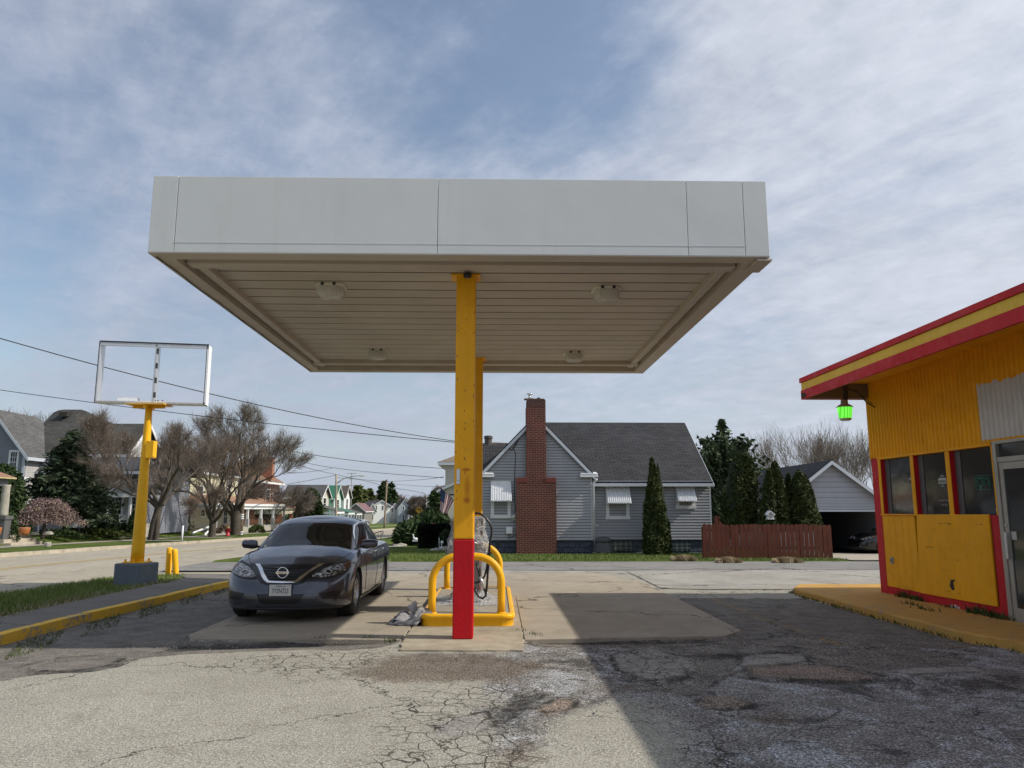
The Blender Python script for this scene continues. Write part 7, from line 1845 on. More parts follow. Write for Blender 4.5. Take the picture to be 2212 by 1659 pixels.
# concrete steps up from the sidewalk, pots on them
Ys = 34.6; q = lambda x, y, YY=Ys: P(*k9(x, y), YY)
t = thing('garden_steps', 'three pale concrete steps rising from the sidewalk to the lawn', 'steps', (q(400, 1400)[0], Ys, zt(Ys)+.1))
for i, (x0, x1, yt, yb) in enumerate(((205, 800, 1340, 1420), (75, 690, 1275, 1360), (-120, 580, 1213, 1295))):
    Xf = -22.62-.36*i; _, ya, z1 = PX(*k9(x0, yt+8), Xf); _, yb2, _z = PX(*k9(x1, yt), Xf); z0 = z1-.2
    mb = MB(); mb.box(Xf-.5, Xf, ya, yb2, z0-.1, z1); mb.build('step', M['kerb'], t, bevel=.015)
ztop = q(400, 1213, Ys+.9)[2]
mb = MB(); a, _, _z = q(0, 1213, Ys+.9); b_ = q(575, 1213, Ys+.9)[0]; 
mb = MB(); mb.box(q(815, 1380)[0], q(890, 1380)[0], Ys, Ys+.3, zt(Ys)+.1, q(815, 1330)[2]); tag(mb.build('stone_block', M['stone'], bevel=.03), 'small grey stone block at the foot of the garden steps', 'stone block')
for lab, xc, Yd, xl_, xr_ in (('round orange glazed flower pot standing at the top of the steps', 445, 35.3, 345, 545), ('orange flower pot cut by the left edge of the view', -60, 35.5, -130, 22)):
    x, _, z0 = q(xc, 1200, Yd); hw = (q(xr_, 1100, Yd)[0]-q(xl_, 1100, Yd)[0])/2; h = q(xc, 1052, Yd)[2]-z0
    t = thing('flower_pot', lab, 'flower pot', (x, Yd, z0), 'orange flower pots')
    mb = MB(); mb.lathe([(hw*.74, 0), (hw*.90, h*.35), (hw, h*.72), (hw*1.0, h*.93), (hw*.96, h), (hw*.86, h), (hw*.84, h*.85)], 28, (x, Yd, z0)); mb.build('pot', M['terracotta'], t, True)
    mb = MB(); mb.lathe([(.0, h*.86), (hw*.85, h*.85)], 20, (x, Yd, z0)); mb.build('soil', M['soil'], t)
# weeping cherry
Yc = 39.5; q = lambda x, y, YY=Yc: P(*k1(x, y), YY)
bx_, _, bz = q(365, 1250); bz = zl(Yc)+.1
t = thing('weeping_cherry', 'low umbrella shaped weeping cherry with pale pink blossom', 'tree', (bx_, Yc, bz))
cxx, _, czt = q(415, 945); xl_ = q(140, 1060)[0]; xr_ = q(690, 1130)[0]; zlow = q(400, 1150)[2]
R_ = (xr_-xl_)/2; cm = (xl_+xr_)/2
r = np.random.RandomState(8); segs = [((bx_, Yc, bz-.1), (bx_+.05, Yc, bz+.5), .11, .09), ((bx_+.05, Yc, bz+.5), (bx_+.15, Yc, bz+.95), .09, .10)]
crown_pts = []; bs = []
top0 = np.array([bx_+.15, Yc, bz+.95])
for i in range(150):
    a = r.uniform(0, 6.283); L = R_*r.uniform(.35, 1.04); e = np.array([cm+math.cos(a)*L, Yc+math.sin(a)*L*.8, 0]); hmax = czt-r.uniform(0, .25)-(L/R_)**2*(czt-zlow-.35)*.75
    prev = top0; m_ = 14
    for j in range(1, m_+1):
        f = j/m_; z = top0[2]+(hmax-top0[2])*math.sin(min(1, f*1.35)*math.pi/2)-max(0, f-.6)*(1.5+r.uniform(-.3, .3))*1.2
        p = top0+(e-top0)*np.array([f**.8, f**.8, 0]); p = np.array([p[0], p[1], max(zlow-.1, z)]); bs.append((prev, p, .022*(1-f)+.008, .022*(1-f)+.006)); prev = p
        if f > .3:
            for k in range(11): crown_pts.append(p+r.normal(0, .09, 3))
np_tubes('trunk', segs, M['bark'], t, 8); br = np_tubes('branches', bs, M['bark'], t, 3); leaf_cloud('blossom', crown_pts, .055, M['blossom'], t, 4)
# big blue spruce
Yq = 44.5; q = lambda x, y, YY=Yq: P(*k1(x, y), YY)
bx_ = q(560, 1200)[0]; ztp = q(640, 380)[2]; hw = (q(925, 950)[0]-q(215, 950)[0])/2
spruce('spruce', 'big dark spruce in front of the large blue-grey house', (bx_, Yq, zl(Yq)), ztp-zl(Yq), hw*1.45, 5, M['spruce'], tiers=28, per=21, size=.17, dens=13, droop=.28, zstart=.20, power=.70)
# cone shrubs in front of the porch
for i, (x0, x1, yt, lab) in enumerate(((90, 390, 960, 'largest dark cone shrub left of the white porch'), (440, 655, 985, 'dark cone shrub in front of the porch window'), (815, 1040, 1000, 'dark cone shrub beside the yellow sign pole, right of the porch railing'))):
    Yd = 47.5; a = P(*k2(x0, 1300), Yd)[0]; b_ = P(*k2(x1, 1300), Yd)[0]; z1 = P(*k2(x0, yt), Yd)[2]
    conifer_cone('cone_shrub', lab, ((a+b_)/2, Yd, zl(Yd)), z1-zl(Yd), (b_-a)/2, 60+i, M['evergreen'], 2600, .12, 'cone shrubs by the porch', .55)
a, _, _z = P(*k2(670, 1300), 47.8); b_ = P(*k2(840, 1300), 47.8)[0]; bush('low_shrub', 'low dark shrub between two cone shrubs by the porch', ((a+b_)/2, 47.8, zl(48)), (b_-a)/2, .5, P(*k2(700, 1220), 47.8)[2]-zl(48), 1500, .1, M['evergreen'], 3)
bush('garden_planting', 'low green bedding plants under the large spruce', (P(*k1(680, 1270), 45.)[0], 45.3, zl(45)), 2.6, .6, .45, 1800, .11, M['box_green'], 7, 'plants', core=False)
bush('garden_planting', 'low plants beside the weeping cherry trunk', (P(*k1(480, 1250), 42.)[0], 42.2, zl(42)), 1.2, .5, .4, 900, .1, M['evergreen'], 8, 'plants', core=False)
for lab, x, Yd, s_ in (('rounded grey garden stone left of the weeping cherry trunk', 650, 39., .16), ('pale flat garden stone right of the weeping cherry trunk', 900, 38.8, .2)):
    x_, _, z_ = P(*k9(x, 1175), Yd); mb = MB(); rr = random.Random(x)
    mb.lathe([(s_*.9, 0), (s_, s_*.35), (s_*.7, s_*.8), (0, s_*.95)], 9, (x_, Yd, z_-.05), sx=1.3); o = mb.build('garden_stone', M['stone'], smooth=True); tag(o, lab, 'stone')
# dark evergreen at the left edge behind the porch corner
xa = P(*k9(140, 800), 41)[0]
conifer_cone('arborvitae', 'dark rounded evergreen behind the porch column at the left edge', (xa-.6, 41., zl(41)), P(*k9(120, -120), 41)[2]-zl(41), 1.5, 71, M['evergreen'], 5000, .14, None, .35)
bush('bare_bush', 'scruffy dark bush beside the orange pot, next to the porch column', (P(*k9(130, 1180), 37.6)[0], 37.6, zl(37.6)), .55, .5, 1.25, 900, .09, M['evergreen'], 9, core=False)

# ---- cream-yellow house with the wide porch
def yellow_house():
    X = P(*k3(260, 1000), 63.)[0]; Y0 = 63.; q = lambda x, y: PX(*k3(x, y), X)
    zb = zl(Y0)-.12; qf = lambda f, x, y, YY=Y0: P(*f(x, y), YY)
    t = thing('yellow_house', 'two storey cream house with a full width tan roofed front porch', 'house', (X, Y0, zb))
    xl_ = qf(k2, 1250, 900)[0]-3.2; zt2 = qf(k4, 420, 740)[2]; Y1 = min(q(1290, 600)[1], 82.)
    mb = MB(); mb.box(xl_, X-.0, Y0, Y0+.15, zb, zt2); mb.build('side_wall', SID_BE, t)
    mb = MB(); mb.box(X-.15, X, Y0+.15, Y1, zb, zt2); mb.build('front_wall', SID_Y, t)
    mb = MB(); mb.box(X-.07, X+.025, Y0-.02, Y0+.12, zb, zt2); mb.box(X-.05, X+.02, Y1-.12, Y1+.03, zb, zt2); mb.build('corner_board', M['white_trim'], t)
    mb = MB(); mb.box(xl_-.4, X+.35, Y0-.35, Y1+.35, zt2, zt2+.16); mb.build('cornice', M['white_trim'], t)
    mb = MB(); a, b_, c_, d_ = xl_-.4, X+.35, Y0-.35, Y1+.35; z = zt2+.165; rz = z+2.4
    mb.add([(a, c_, z), (b_, c_, z), (b_, d_, z), (a, d_, z), ((a+b_)/2, c_+4, rz), ((a+b_)/2, d_-4, rz)], [(0, 1, 4), (1, 2, 5, 4), (2, 3, 5), (3, 0, 4, 5)]); mb.build('roof', ROOF_G, t)
    # window on the beige side, both storeys
    for (x0, x1, y0, y1) in ((1440, 1500, 905, 1222), (1455, 1500, 380, 640)):
        a, _, z1 = qf(k2, x0, y0); b_, _, z0 = qf(k2, x1+18, y1); window(t, a, b_, z0, z1, Y0, fw=.13)
    # windows of the street front, upper and lower
    for (x0, x1, y0, y1, mu) in ((1090, 1150, 400, 640, (0, 0)), (560, 615, 500, 700, (0, 0)), (1028, 1088, 935, 1215, (0, 0)), (325, 372, 925, 1215, (0, 0)), (588, 650, 960, 1070, (1, 1))):
        (_, ya, za), (_, yb_, zb_) = q(x0, y0), q(x1, y1); window(t, ya, yb_, zb_, za, X, 's', fw=.14, proud=.05, munt=mu)
    # porch
    pd = 2.4; zf = q(300, 1325)[2]; ze = PX(*k3(260, 862), X+pd)[2]; ze = (ze+q(260, 862)[2])/2; zr = q(400, 735)[2]
    Yp1 = 84.
    ze = max(ze, zf+2.0)
    mb = MB(); mb.prism([(X+pd+.25, Y0+.1, ze), (X+pd+.25, Yp1, ze), (X, Yp1-1.2, ze+.75), (X, Y0+1., ze+.75)], (0, 0, .07)); mb.add([(X+pd+.25, Y0+.1, ze+.02), (X, Y0+1., ze+.77), (X-.1, Y0+.1, ze+.02)], [(0, 1, 2)]); mb.add([(X+pd+.25, Yp1, ze+.02), (X, Yp1-1.2, ze+.77), (X-.1, Yp1, ze+.02)], [(0, 2, 1)]); mb.build('porch_roof', ROOF_T, t)
    mb = MB(); mb.box(X+pd+.2, X+pd+.3, Y0, Yp1+.05, ze-.15, ze+.06); mb.box(X, X+pd+.2, Y0, Y0+.1, ze-.12, ze+.05); mb.box(X+pd-.05, X+pd+.15, Y0+.1, Yp1, ze-.42, ze-.15); mb.box(X, X+pd-.05, Y0+.12, Y0+.25, ze-.42, ze-.12); mb.build('porch_beam', M['white_trim'], t)
    mb = MB(); mb.box(X, X+pd+.1, Y0+.1, Yp1, zb-.2, zf); mb.build('porch_floor', M['stone'], t)
    for k in range(6):
        y = Y0+.3+(Yp1-Y0-.6)*k/5; mb = MB(); mb.box(X+pd-.10, X+pd+.10, y-.1, y+.1, zf+.7, ze-.42); po = mb.build('porch_post', M['white_trim'], t)
        mb = MB(); mb.box(X+pd-.16, X+pd+.16, y-.16, y+.16, zf, zf+.7); mb.build('post_base', M['grey_paint'], po)
    mb = MB(); y = Y0-.1; mb.tube([(X+pd+.22, Y0-.02, ze-.05), (X+pd-.1, Y0+.0, ze-.4), (X+pd-.15, Y0-.0, zb+.15), (X+pd-.6, Y0-.1, zb+.02)], .055, 8); mb.build('downspout', M['white_trim'], t)
    # ramp boards / fallen white rails at the steps
    for (p0, p1) in ((k3(410, 1415), k3(780, 1275)), (k3(660, 1450), k3(790, 1300))):
        a = P(*p0, 60.); b_ = P(*p1, 61.5); mb = MB(); mb.tube([a, b_], .09, 4); mb.build('fallen_rail', M['white_trim'], t)
    return t
yellow_house()
# ---- brick house
def brick_house():
    Y0 = 92.; q = lambda x, y: P(*k4(x, y), Y0); zb = zl(Y0)
    t = thing('brick_house', 'two storey orange-red brick house with a brick pillared porch', 'house', (q(1020, 1000)[0], Y0, zb))
    br = mat_brick('orange_brick', (.36, .12, .055), (.27, .085, .045), (.34, .25, .18), .3, .1, .012)
    xl_, _, ze = q(925, 828); xc = q(1020, 828)[0]; X = xc; Y1 = PX(*k4(1218, 850), X)[1]; Y1 = min(Y1, 112)
    mb = MB(); mb.box(xl_-5, X, Y0, Y0+.2, zb, ze); mb.build('side_wall', br, t)
    mb = MB(); mb.box(X-.2, X, Y0+.2, Y1, zb, ze); mb.build('front_wall', br, t)
    mb = MB(); mb.box(xl_-5.5, X+.6, Y0-.6, Y1+.6, ze, ze+.22); mb.build('cornice', M['white_trim'], t)
    a, b_, c_, d_ = xl_-5.5, X+.6, Y0-.6, Y1+.6; z = ze+.225; rz = z+3.0; xm = (a+b_)/2
    mb = MB(); mb.add([(a, c_, z), (b_, c_, z), (b_, d_, z), (a, d_, z), (xm, c_+5, rz), (xm, d_-5, rz)], [(0, 1, 4), (1, 2, 5, 4), (2, 3, 5), (3, 0, 4, 5)]); mb.build('roof', mat_shingle('brown_shingles', (.20, .13, .09), (.26, .17, .12), .16, 'y', 1.8), t)
    cx_, _, cz = q(1055, 592); mb = MB(); mb.box(cx_-.9, cx_+.5, Y0+3.5, Y0+4.5, ze+.5, cz); mb.build('chimney', br, t)
    mb = MB(); ym = (Y0+Y1)/2; mb.box(X-2.0, X-.3, ym-1.4, ym+1.4, z+.1, z+1.6); dm = mb.build('dormer', M['white_trim'], t)
    mb = MB(); mb.box(X-.3, X-.27, ym-1.0, ym+1.0, z+.5, z+1.4); mb.build('dormer_window', M['glass'], dm)
    mb = MB(); mb.prism([(X-.1, ym-1.7, z+1.55), (X-.1, ym+1.7, z+1.55), (X-.1, ym, z+2.3)], (-2.4, 0, 0)); mb.build('dormer_roof', ROOF_G, dm)
    for f0, f1, zz0, zz1 in ((.12, .28, .55, .86), (.42, .58, .55, .86), (.72, .88, .55, .86), (.15, .4, .10, .38), (.6, .85, .10, .38)):
        window(t, Y0+(Y1-Y0)*f0, Y0+(Y1-Y0)*f1, zb+(ze-zb)*zz0, zb+(ze-zb)*zz1, X, 's', fw=.15, proud=.06)
    pd = 3.0; pz = zb+(ze-zb)*.44; mb = MB(); mb.prism([(X+pd+.5, Y0-.3, pz), (X+pd+.5, Y1+.3, pz), (X, Y1, pz+1.), (X, Y0, pz+1.)], (0, 0, .08)); mb.build('porch_roof', ROOF_T, t)
    mb = MB(); mb.box(X, X+pd+.45, Y0-.2, Y1+.2, pz-.16, pz-.005); mb.box(X+pd-.1, X+pd+.2, Y0, Y1, pz-.7, pz-.16); mb.box(X, X+pd-.1, Y0, Y0+.3, pz-.7, pz-.16); mb.build('porch_beam', mat('cream_beam', (.55, .50, .38), .7), t)
    for k in range(3):
        y = Y0+.35+(Y1-Y0-.7)*k/2; mb = MB(); mb.box(X+pd-.3, X+pd+.25, y-.28, y+.28, zb, pz-.7); mb.build('brick_pillar', br, t)
    mb = MB(); mb.box(X+pd-.15, X+pd+.1, Y0+.6, Y1-.6, zb, zb+1.1); mb.box(X, X+pd-.3, Y0+.02, Y0+.25, zb, zb+1.1); mb.build('porch_parapet', br, t)
brick_house()
# ---- further houses down the street
def far_gable(name, label, f, apex, eaveL, eaveR, base_y, Y0, depth_x, wallm, roofm, sidem=None, trim=M['white_trim'], wins=(), turn=0, cat='house'):
    """gable facing the camera side; apex/eaves are photo readings"""
    ax, _, az = P(*f(*apex), Y0); lx, _, lz = P(*f(*eaveL), Y0); rx, _, rz = P(*f(*eaveR), Y0); ez = (lz+rz)/2; hw = (rx-lx)/2; cx_ = (lx+rx)/2; zb = zt(Y0)-.2
    t = thing(name, label, cat, (cx_, Y0, zb))
    poly_wall(t, 'wall', [(lx, Y0, zb), (rx, Y0, zb), (rx, Y0, ez), (cx_, Y0, az-.1), (lx, Y0, ez)], (0, depth_x, 0), wallm)
    gable_roof(t, lx, rx, Y0, Y0+depth_x, ez, az, 'y', .35, .12, roofm, trim=trim)
    for (x0, x1, y0, y1) in wins:
        a, _, z1 = P(*f(x0, y0), Y0); b_, _, z0 = P(*f(x1, y1), Y0); window(t, min(a, b_), max(a, b_), z0, z1, Y0, fw=.14, proud=.05)
    t.rotation_euler.z = R(turn)
    return t
def street_gable(name, label, f, roofL, roofR, apex, eN, eF, base_y, X_Y0, wallm, sidem, roofm, wins=(), porch=None, bay=None):
    """house whose gable looks to the street (+x) and whose roof slope and side wall look back to the camera; Y0 near wall"""
    Y0 = X_Y0; nx, _, ez = P(*f(*eN), Y0); X = nx
    Y1 = PX(*f(*eF), X)[1]; Y1 = min(max(Y1, Y0+6), Y0+12); ym = (Y0+Y1)/2; az = PX(*f(*apex), X)[2]
    az = max(az, ez+1.5); zb = zt(Y0)-.2; xl_ = P(*f(*roofL), Y0)[0]
    t = thing(name, label, 'house', (X, Y0, zb))
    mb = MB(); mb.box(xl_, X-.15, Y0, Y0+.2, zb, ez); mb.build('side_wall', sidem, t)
    poly_wall(t, 'front_wall', [(X-.15, Y0, zb), (X-.15, Y1, zb), (X-.15, Y1, ez), (X-.15, ym, az-.1), (X-.15, Y0, ez)], (.15, 0, 0), wallm)
    gable_roof(t, xl_, X, Y0, Y1, ez, az, 'x', .45, .12, roofm, trim=M['white_trim'])
    for (a, b_, c_, d_) in wins: window(t, Y0+(Y1-Y0)*a, Y0+(Y1-Y0)*b_, zb+(ez-zb)*c_, zb+(ez-zb)*d_, X, 's', fw=.15, proud=.06)
    if porch:
        pm = porch; pd = 2.6; pz = zb+2.7; mb = MB(); mb.prism([(X+pd, Y0-.2, pz), (X+pd, Y1+.2, pz), (X, Y1, pz+.8), (X, Y0, pz+.8)], (0, 0, .1)); mb.build('porch_roof', pm, t)
        mb = MB(); mb.box(X+pd-.2, X+pd, Y0, Y1, pz-.3, pz-.01); mb.box(X, X+pd-.2, Y0, Y0+.15, pz-.3, pz-.01); mb.build('porch_beam', M['white_trim'], t)
        for k in range(3): y = Y0+.2+(Y1-Y0-.4)*k/2; mb = MB(); mb.box(X+pd-.22, X+pd-.04, y-.09, y+.09, zb, pz-.3); mb.build('porch_post', M['white_trim'], t)
    if bay:
        mb = MB(); mb.box(X-3.2, X-.6, Y0-.9, Y0, zb+(ez-zb)*.25, ez-.1); mb.build('bay', bay, t)
    return t
GREEN_R = mat('green_metal_roof', (.025, .13, .075), .5); 
nfn = NT(GREEN_R.node_tree)
WH = SID_W
street_gable('gable_house', 'grey roofed house with a cream gable beside the dark conifer bush', k5, (150, 505), (630, 505), (628, 508), (575, 638), (662, 650), 900, 118., SID_C, SID_BE, ROOF_K, ((.35, .65, .62, .95), (.15, .4, .12, .4)), porch=ROOF_GL)
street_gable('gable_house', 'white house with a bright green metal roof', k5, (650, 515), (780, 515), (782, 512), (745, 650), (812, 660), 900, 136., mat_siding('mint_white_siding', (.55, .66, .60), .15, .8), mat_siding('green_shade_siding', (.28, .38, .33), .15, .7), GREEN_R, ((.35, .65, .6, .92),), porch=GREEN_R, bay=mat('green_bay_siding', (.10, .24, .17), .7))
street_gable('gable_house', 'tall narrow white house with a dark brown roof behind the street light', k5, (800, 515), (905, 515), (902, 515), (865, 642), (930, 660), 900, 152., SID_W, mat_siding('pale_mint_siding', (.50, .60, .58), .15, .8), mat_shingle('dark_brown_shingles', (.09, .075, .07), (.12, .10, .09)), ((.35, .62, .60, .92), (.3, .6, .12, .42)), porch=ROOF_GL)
far_gable('small_house', 'small grey one storey house with a maroon roof', k5, (992, 725), (905, 790), (1110, 832), 940, 170., 11, mat('flat_grey_render', (.21, .20, .185), .8), mat('maroon_metal_roof', (.17, .085, .085), .6), wins=((965, 1015, 870, 935),))
far_gable('small_house', 'little white house with a maroon porch roof next to the utility pole', k5, (1205, 725), (1168, 790), (1245, 800), 960, 182., 8, SID_W, mat('maroon_porch_roof', (.17, .085, .085), .6), turn=20, wins=((1190, 1215, 860, 920),))
far_gable('white_house', 'broad white two storey house with black shutters beyond the utility pole', k5, (1330, 690), (1215, 748), (1425, 752), 955, 216., 14, SID_W, ROOF_K, turn=24, wins=((1248, 1262, 755, 800), (1322, 1342, 755, 805), (1375, 1390, 757, 805)))
far_gable('white_house', 'white wing with black shutters left of the pale blue house', k5, (1480, 725), (1425, 775), (1530, 780), 955, 222., 10, SID_W, ROOF_K, turn=24, wins=((1440, 1455, 785, 825), (1500, 1512, 790, 830), (1495, 1510, 870, 900)))
tt = far_gable('pale_blue_house', 'pale blue gabled house with a white posted porch at the bend', k5, (1592, 668), (1522, 780), (1690, 770), 955, 214., 12, mat_siding('pale_blue_siding', (.42, .47, .52), .15, .8), ROOF_G, turn=12, wins=((1576, 1592, 762, 808), (1574, 1590, 865, 925)))
pa, _, pz = P(*k5(1588, 848), 211.); pb = P(*k5(1760, 850), 211.)[0]; mb = MB(); mb.prism([(pa, 208.5, pz), (pb, 208.5, pz), (pb, 213.5, pz+2.8), (pa+2, 213.5, pz+2.8)], (0, 0, .15)); mb.build('porch_roof', ROOF_K, tt)
for k in range(4):
    x = pa+.5+(pb-pa-1)*k/3; mb = MB(); mb.box(x-.2, x+.2, 208.7, 209.1, zt(210), pz); mb.build('porch_post', M['white_trim'], tt)
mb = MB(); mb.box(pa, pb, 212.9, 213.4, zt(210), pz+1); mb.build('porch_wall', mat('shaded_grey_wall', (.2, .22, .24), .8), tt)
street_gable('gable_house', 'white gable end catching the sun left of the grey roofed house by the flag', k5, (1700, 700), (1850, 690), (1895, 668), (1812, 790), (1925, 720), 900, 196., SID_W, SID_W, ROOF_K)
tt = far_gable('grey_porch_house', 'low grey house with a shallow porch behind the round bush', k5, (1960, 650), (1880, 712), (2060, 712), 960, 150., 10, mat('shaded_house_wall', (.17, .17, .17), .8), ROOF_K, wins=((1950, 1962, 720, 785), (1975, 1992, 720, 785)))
pa, _, pz = P(*k5(1820, 842), 147.); pb = P(*k5(2060, 842), 147.)[0]; mb = MB(); mb.prism([(pa, 144.5, pz), (pb, 144.5, pz), (pb, 149.6, pz+1.7), (pa+2, 149.6, pz+1.7)], (0, 0, .15)); mb.build('porch_roof', ROOF_GL, tt)
# cream hip roofed house on the near side of the street
k7_ = crop(1280, 1130, 3.19)
def cream_house():
    Y0 = 58.; q = lambda x, y, YY=Y0: P(*k7_(x, y), YY); zb = zt(Y0)
    xl_, _, ze = q(80, 742); t = thing('cream_house', 'cream two storey house with a brown hip roof behind the yellow column', 'house', (xl_+2, Y0, zb)); xr = xl_+8.5
    mb = MB(); mb.box(xl_, xr, Y0, Y0+9, zb, ze); mb.build('wall', SID_C, t)
    mb = MB(); mb.box(xl_-.55, xr+.55, Y0-.55, Y0+9.5, ze, ze+.20); mb.build('eave', M['white_trim'], t)
    a, b_, c_, d_ = xl_-.58, xr+.58, Y0-.58, Y0+9.6; z = ze+.2
    mb = MB(); mb.add([(a, c_, z), (b_, c_, z), (b_, d_, z), (a, d_, z), (a+4.2, c_+4.6, z+1.9), (b_-4.2, d_-4.6, z+1.9)], [(0, 1, 5, 4), (1, 2, 5), (2, 3, 4, 5), (3, 0, 4)]); mb.build('roof', mat_shingle('brown_grey_shingles', (.20, .16, .13), (.25, .2, .16)), t)
    Y2 = 50.; pa, _, pz = q(-5, 1000, Y2); pb, _, pz2 = q(175, 955, Y2)
    mb = MB(); mb.prism([(pa, Y2, pz), (pb+3, Y2, pz+1.9), (pb+3, Y2, pz+2.05), (pa, Y2, pz+.15)], (0, 6, 0)); mb.build('annex_roof', M['grey_trim'], t)
    a = q(80, 1000, Y2)[0]; mb = MB(); mb.prism([(a, Y2+.3, zb), (pb+3, Y2+.3, zb), (pb+3, Y2+.3, pz+1.8), (a, Y2+.3, pz+.45)], (0, 5.5, 0)); mb.build('annex_wall', SID_C, t)
    mb = MB(); mb.box(a, pb+3, Y2+.27, Y2+.295, q(100, 1018, Y2)[2]-.04, q(100, 1018, Y2)[2]+.04); x = q(95, 1100, Y2)[0]; mb.box(x-.03, x+.03, Y2+.26, Y2+.295, zb, q(100, 1018, Y2)[2]); mb.build('annex_trim', M['alu_dark'], t)
cream_house()
# ---------------------------------------------------------------- flag, garden things on the near right
fy = 40.
A, B_ = P(*k6(1308, 245), fy), P(*k6(1562, 482), fy)
t = thing('flag', 'faded striped flag with a blue canton hanging from a slanted pole by the cream house', 'flag', B_)
mb = MB(); mb.tube([A, B_], .02, 8); mb.build('flag_pole', M['wood_pole'], t)
# cloth hangs below the pole: canton near the pole's free end
nU, nV = 26, 14
tl = [P(*k6(*p), fy) for p in ((1330, 268), (1400, 335), (1470, 405), (1545, 478))]
bl = [P(*k6(*p), fy) for p in ((1310, 790), (1345, 800), (1372, 760), (1395, 740))]
def lerp_pl(pl, f):
    g = f*(len(pl)-1); i = min(int(g), len(pl)-2); return Vector(pl[i]).lerp(Vector(pl[i+1]), g-i)
rows = []
for j in range(nV*2+1):
    row = []
    for i in range(nU+1):
        f, g_ = i/nU, j/(nV*2); a, b = lerp_pl(tl, f), lerp_pl(bl, f)
        p = a.lerp(b, g_); narrow = g_**.8; p.x += (bl[1][0]-p.x)*.0
        p.y += .10*math.sin(f*9+g_*2)*(.2+g_); p.x += .03*math.sin(f*11+g_*5)*g_
        row.append(tuple(p))
    rows.append(row)
mb = MB(); mb.grid(rows)
nr = nV*2
for k in range(len(mb.f)):
    j, i = divmod(k, nU)
    # stripes run from the pole edge downwards; the canton sits at the upper corner
    if i < nU*.42 and j < nr*.36: mb.m[k] = 2
    else: mb.m[k] = int(i/nU*13) % 2
mb.build('flag_cloth', [M['flag_r'], M['flag_w'], M['flag_b']], t, True)
bush('round_bush', 'big rounded dark green bush behind the clipped black hedge', (P(*k6(1110, 1000), 38.)[0], 38.2, zt(38)), 1.55, 1.3, P(*k6(1100, 715), 38.)[2]-zt(38), 9000, .12, M['evergreen'], 31)
xa, _, z1 = P(*k6(985, 893), 34.); xb = P(*k6(1500, 900), 34.)[0]
bush('clipped_hedge', 'square clipped very dark hedge on the lawn beside the pump', ((xa+xb)/2, 34.6, zt(34)+.05), (xb-xa)/2, .7, z1-zt(34), 14000, .075, mat_leaf('dark_hedge_leaves', (.006, .010, .005), (.018, .026, .011)), 32, boxy=True, cat='hedge')
xa, _, z1 = P(*k6(1345, 985), 32.5); xb = P(*k6(1480, 985), 32.5)[0]
bush('dark_shrub', 'dark shrub between the clipped hedge and the wrapped pump', ((xa+xb)/2, 32.8, .0), (xb-xa)/2+.1, .4, z1, 2500, .08, M['evergreen'], 33)
x_, _, z_ = P(*k6(1218, 890), 34.3); bush('pink_flowers', 'small patch of pink flowers showing on top of the clipped hedge', (x_, 34.3, z_-.02), .17, .12, .13, 120, .05, mat_leaf('pink_petals', (.45, .18, .16), (.6, .3, .26)), 4, 'flowers', core=False)
# goose statue: body, neck, head in one surface of revolution along a bent spine
Yg = 37.; gx_, _, gz_ = P(*k6(925, 1130), Yg); s_ = 1.0
t = thing('goose_statue', 'white goose statue with raised neck standing on the lawn', 'statue', (gx_, Yg, gz_))
pth = [P(*k6(*p), Yg) for p in ((985, 1118), (960, 1108), (930, 1105), (905, 1100), (897, 1080), (893, 1055), (887, 1035), (880, 1028), (872, 1032))]
mb = MB(); mb.tube(pth, [.01, .055, .085, .075, .04, .027, .024, .032, .006], 12); mb.build('body', M['goose'], t, True)
mb = MB(); mb.box(gx_-.14, gx_+.1, Yg-.08, Yg+.08, gz_-.03, gz_+.02); mb.build('base', M['goose'], t)
# hand rail by the garden path
Yh = 34.5; hp = [P(*k6(*p), Yh) for p in ((255, 1010), (360, 975), (390, 972), (405, 990), (395, 1015), (375, 1030))]
t = thing('hand_rail', 'thin dark metal hand rail beside the garden path behind the car', 'hand rail', (hp[1][0], Yh, zt(Yh)))
mb = MB(); mb.tube(hp, .016, 6); mb.build('rail', M['wire'], t)
for (x0, y0) in ((272, 1005), (320, 990), (366, 978)):
    a = P(*k6(x0, y0), Yh); mb = MB(); mb.tube([a, (a[0], Yh, zt(Yh)+.05)], .012, 6); mb.build('upright', M['wire'], t)
for i, (x, y, s_, lab) in enumerate(((620, 1120, .17, 'low mossy boulder left of the goose statue'), (705, 1100, .21, 'grey boulder nearest the goose statue on the lawn'), (1250, 1320, .17, 'flat grey rock at the foot of the clipped hedge'), (1420, 1290, .26, 'grey rock beside the white lantern'))):
    Yd = (36., 37., 31., 31.5)[i]; x_, _, z_ = P(*k6(x, y), Yd); mb = MB(); rr = random.Random(i)
    mb.lathe([(s_*1.1, -.1), (s_*rr.uniform(.9, 1.1), s_*.2), (s_*.75, s_*.5), (s_*.3, s_*.68), (0, s_*.7)], 11, (x_, Yd, zt(Yd)+.04), sx=1.35); mb.v = [(a+rr.uniform(-.04, .04), b+rr.uniform(-.04, .04), c+rr.uniform(-.03, .03)) for a, b, c in mb.v]
    tag(mb.build('boulder', M['stone'], smooth=True), lab, 'boulder', 'rocks in the front garden')
Yl = 30.8; x_, _, z_ = P(*k6(1345, 1340), Yl); t = thing('garden_lantern', 'small white garden lantern on a round foot by the hedge', 'lantern', (x_, Yl, .06))
mb = MB(); mb.lathe([(.11, .06), (.11, .085), (.02, .09), (.02, .22)], 16, (x_, Yl, 0)); mb.build('foot', M['goose'], t, True)
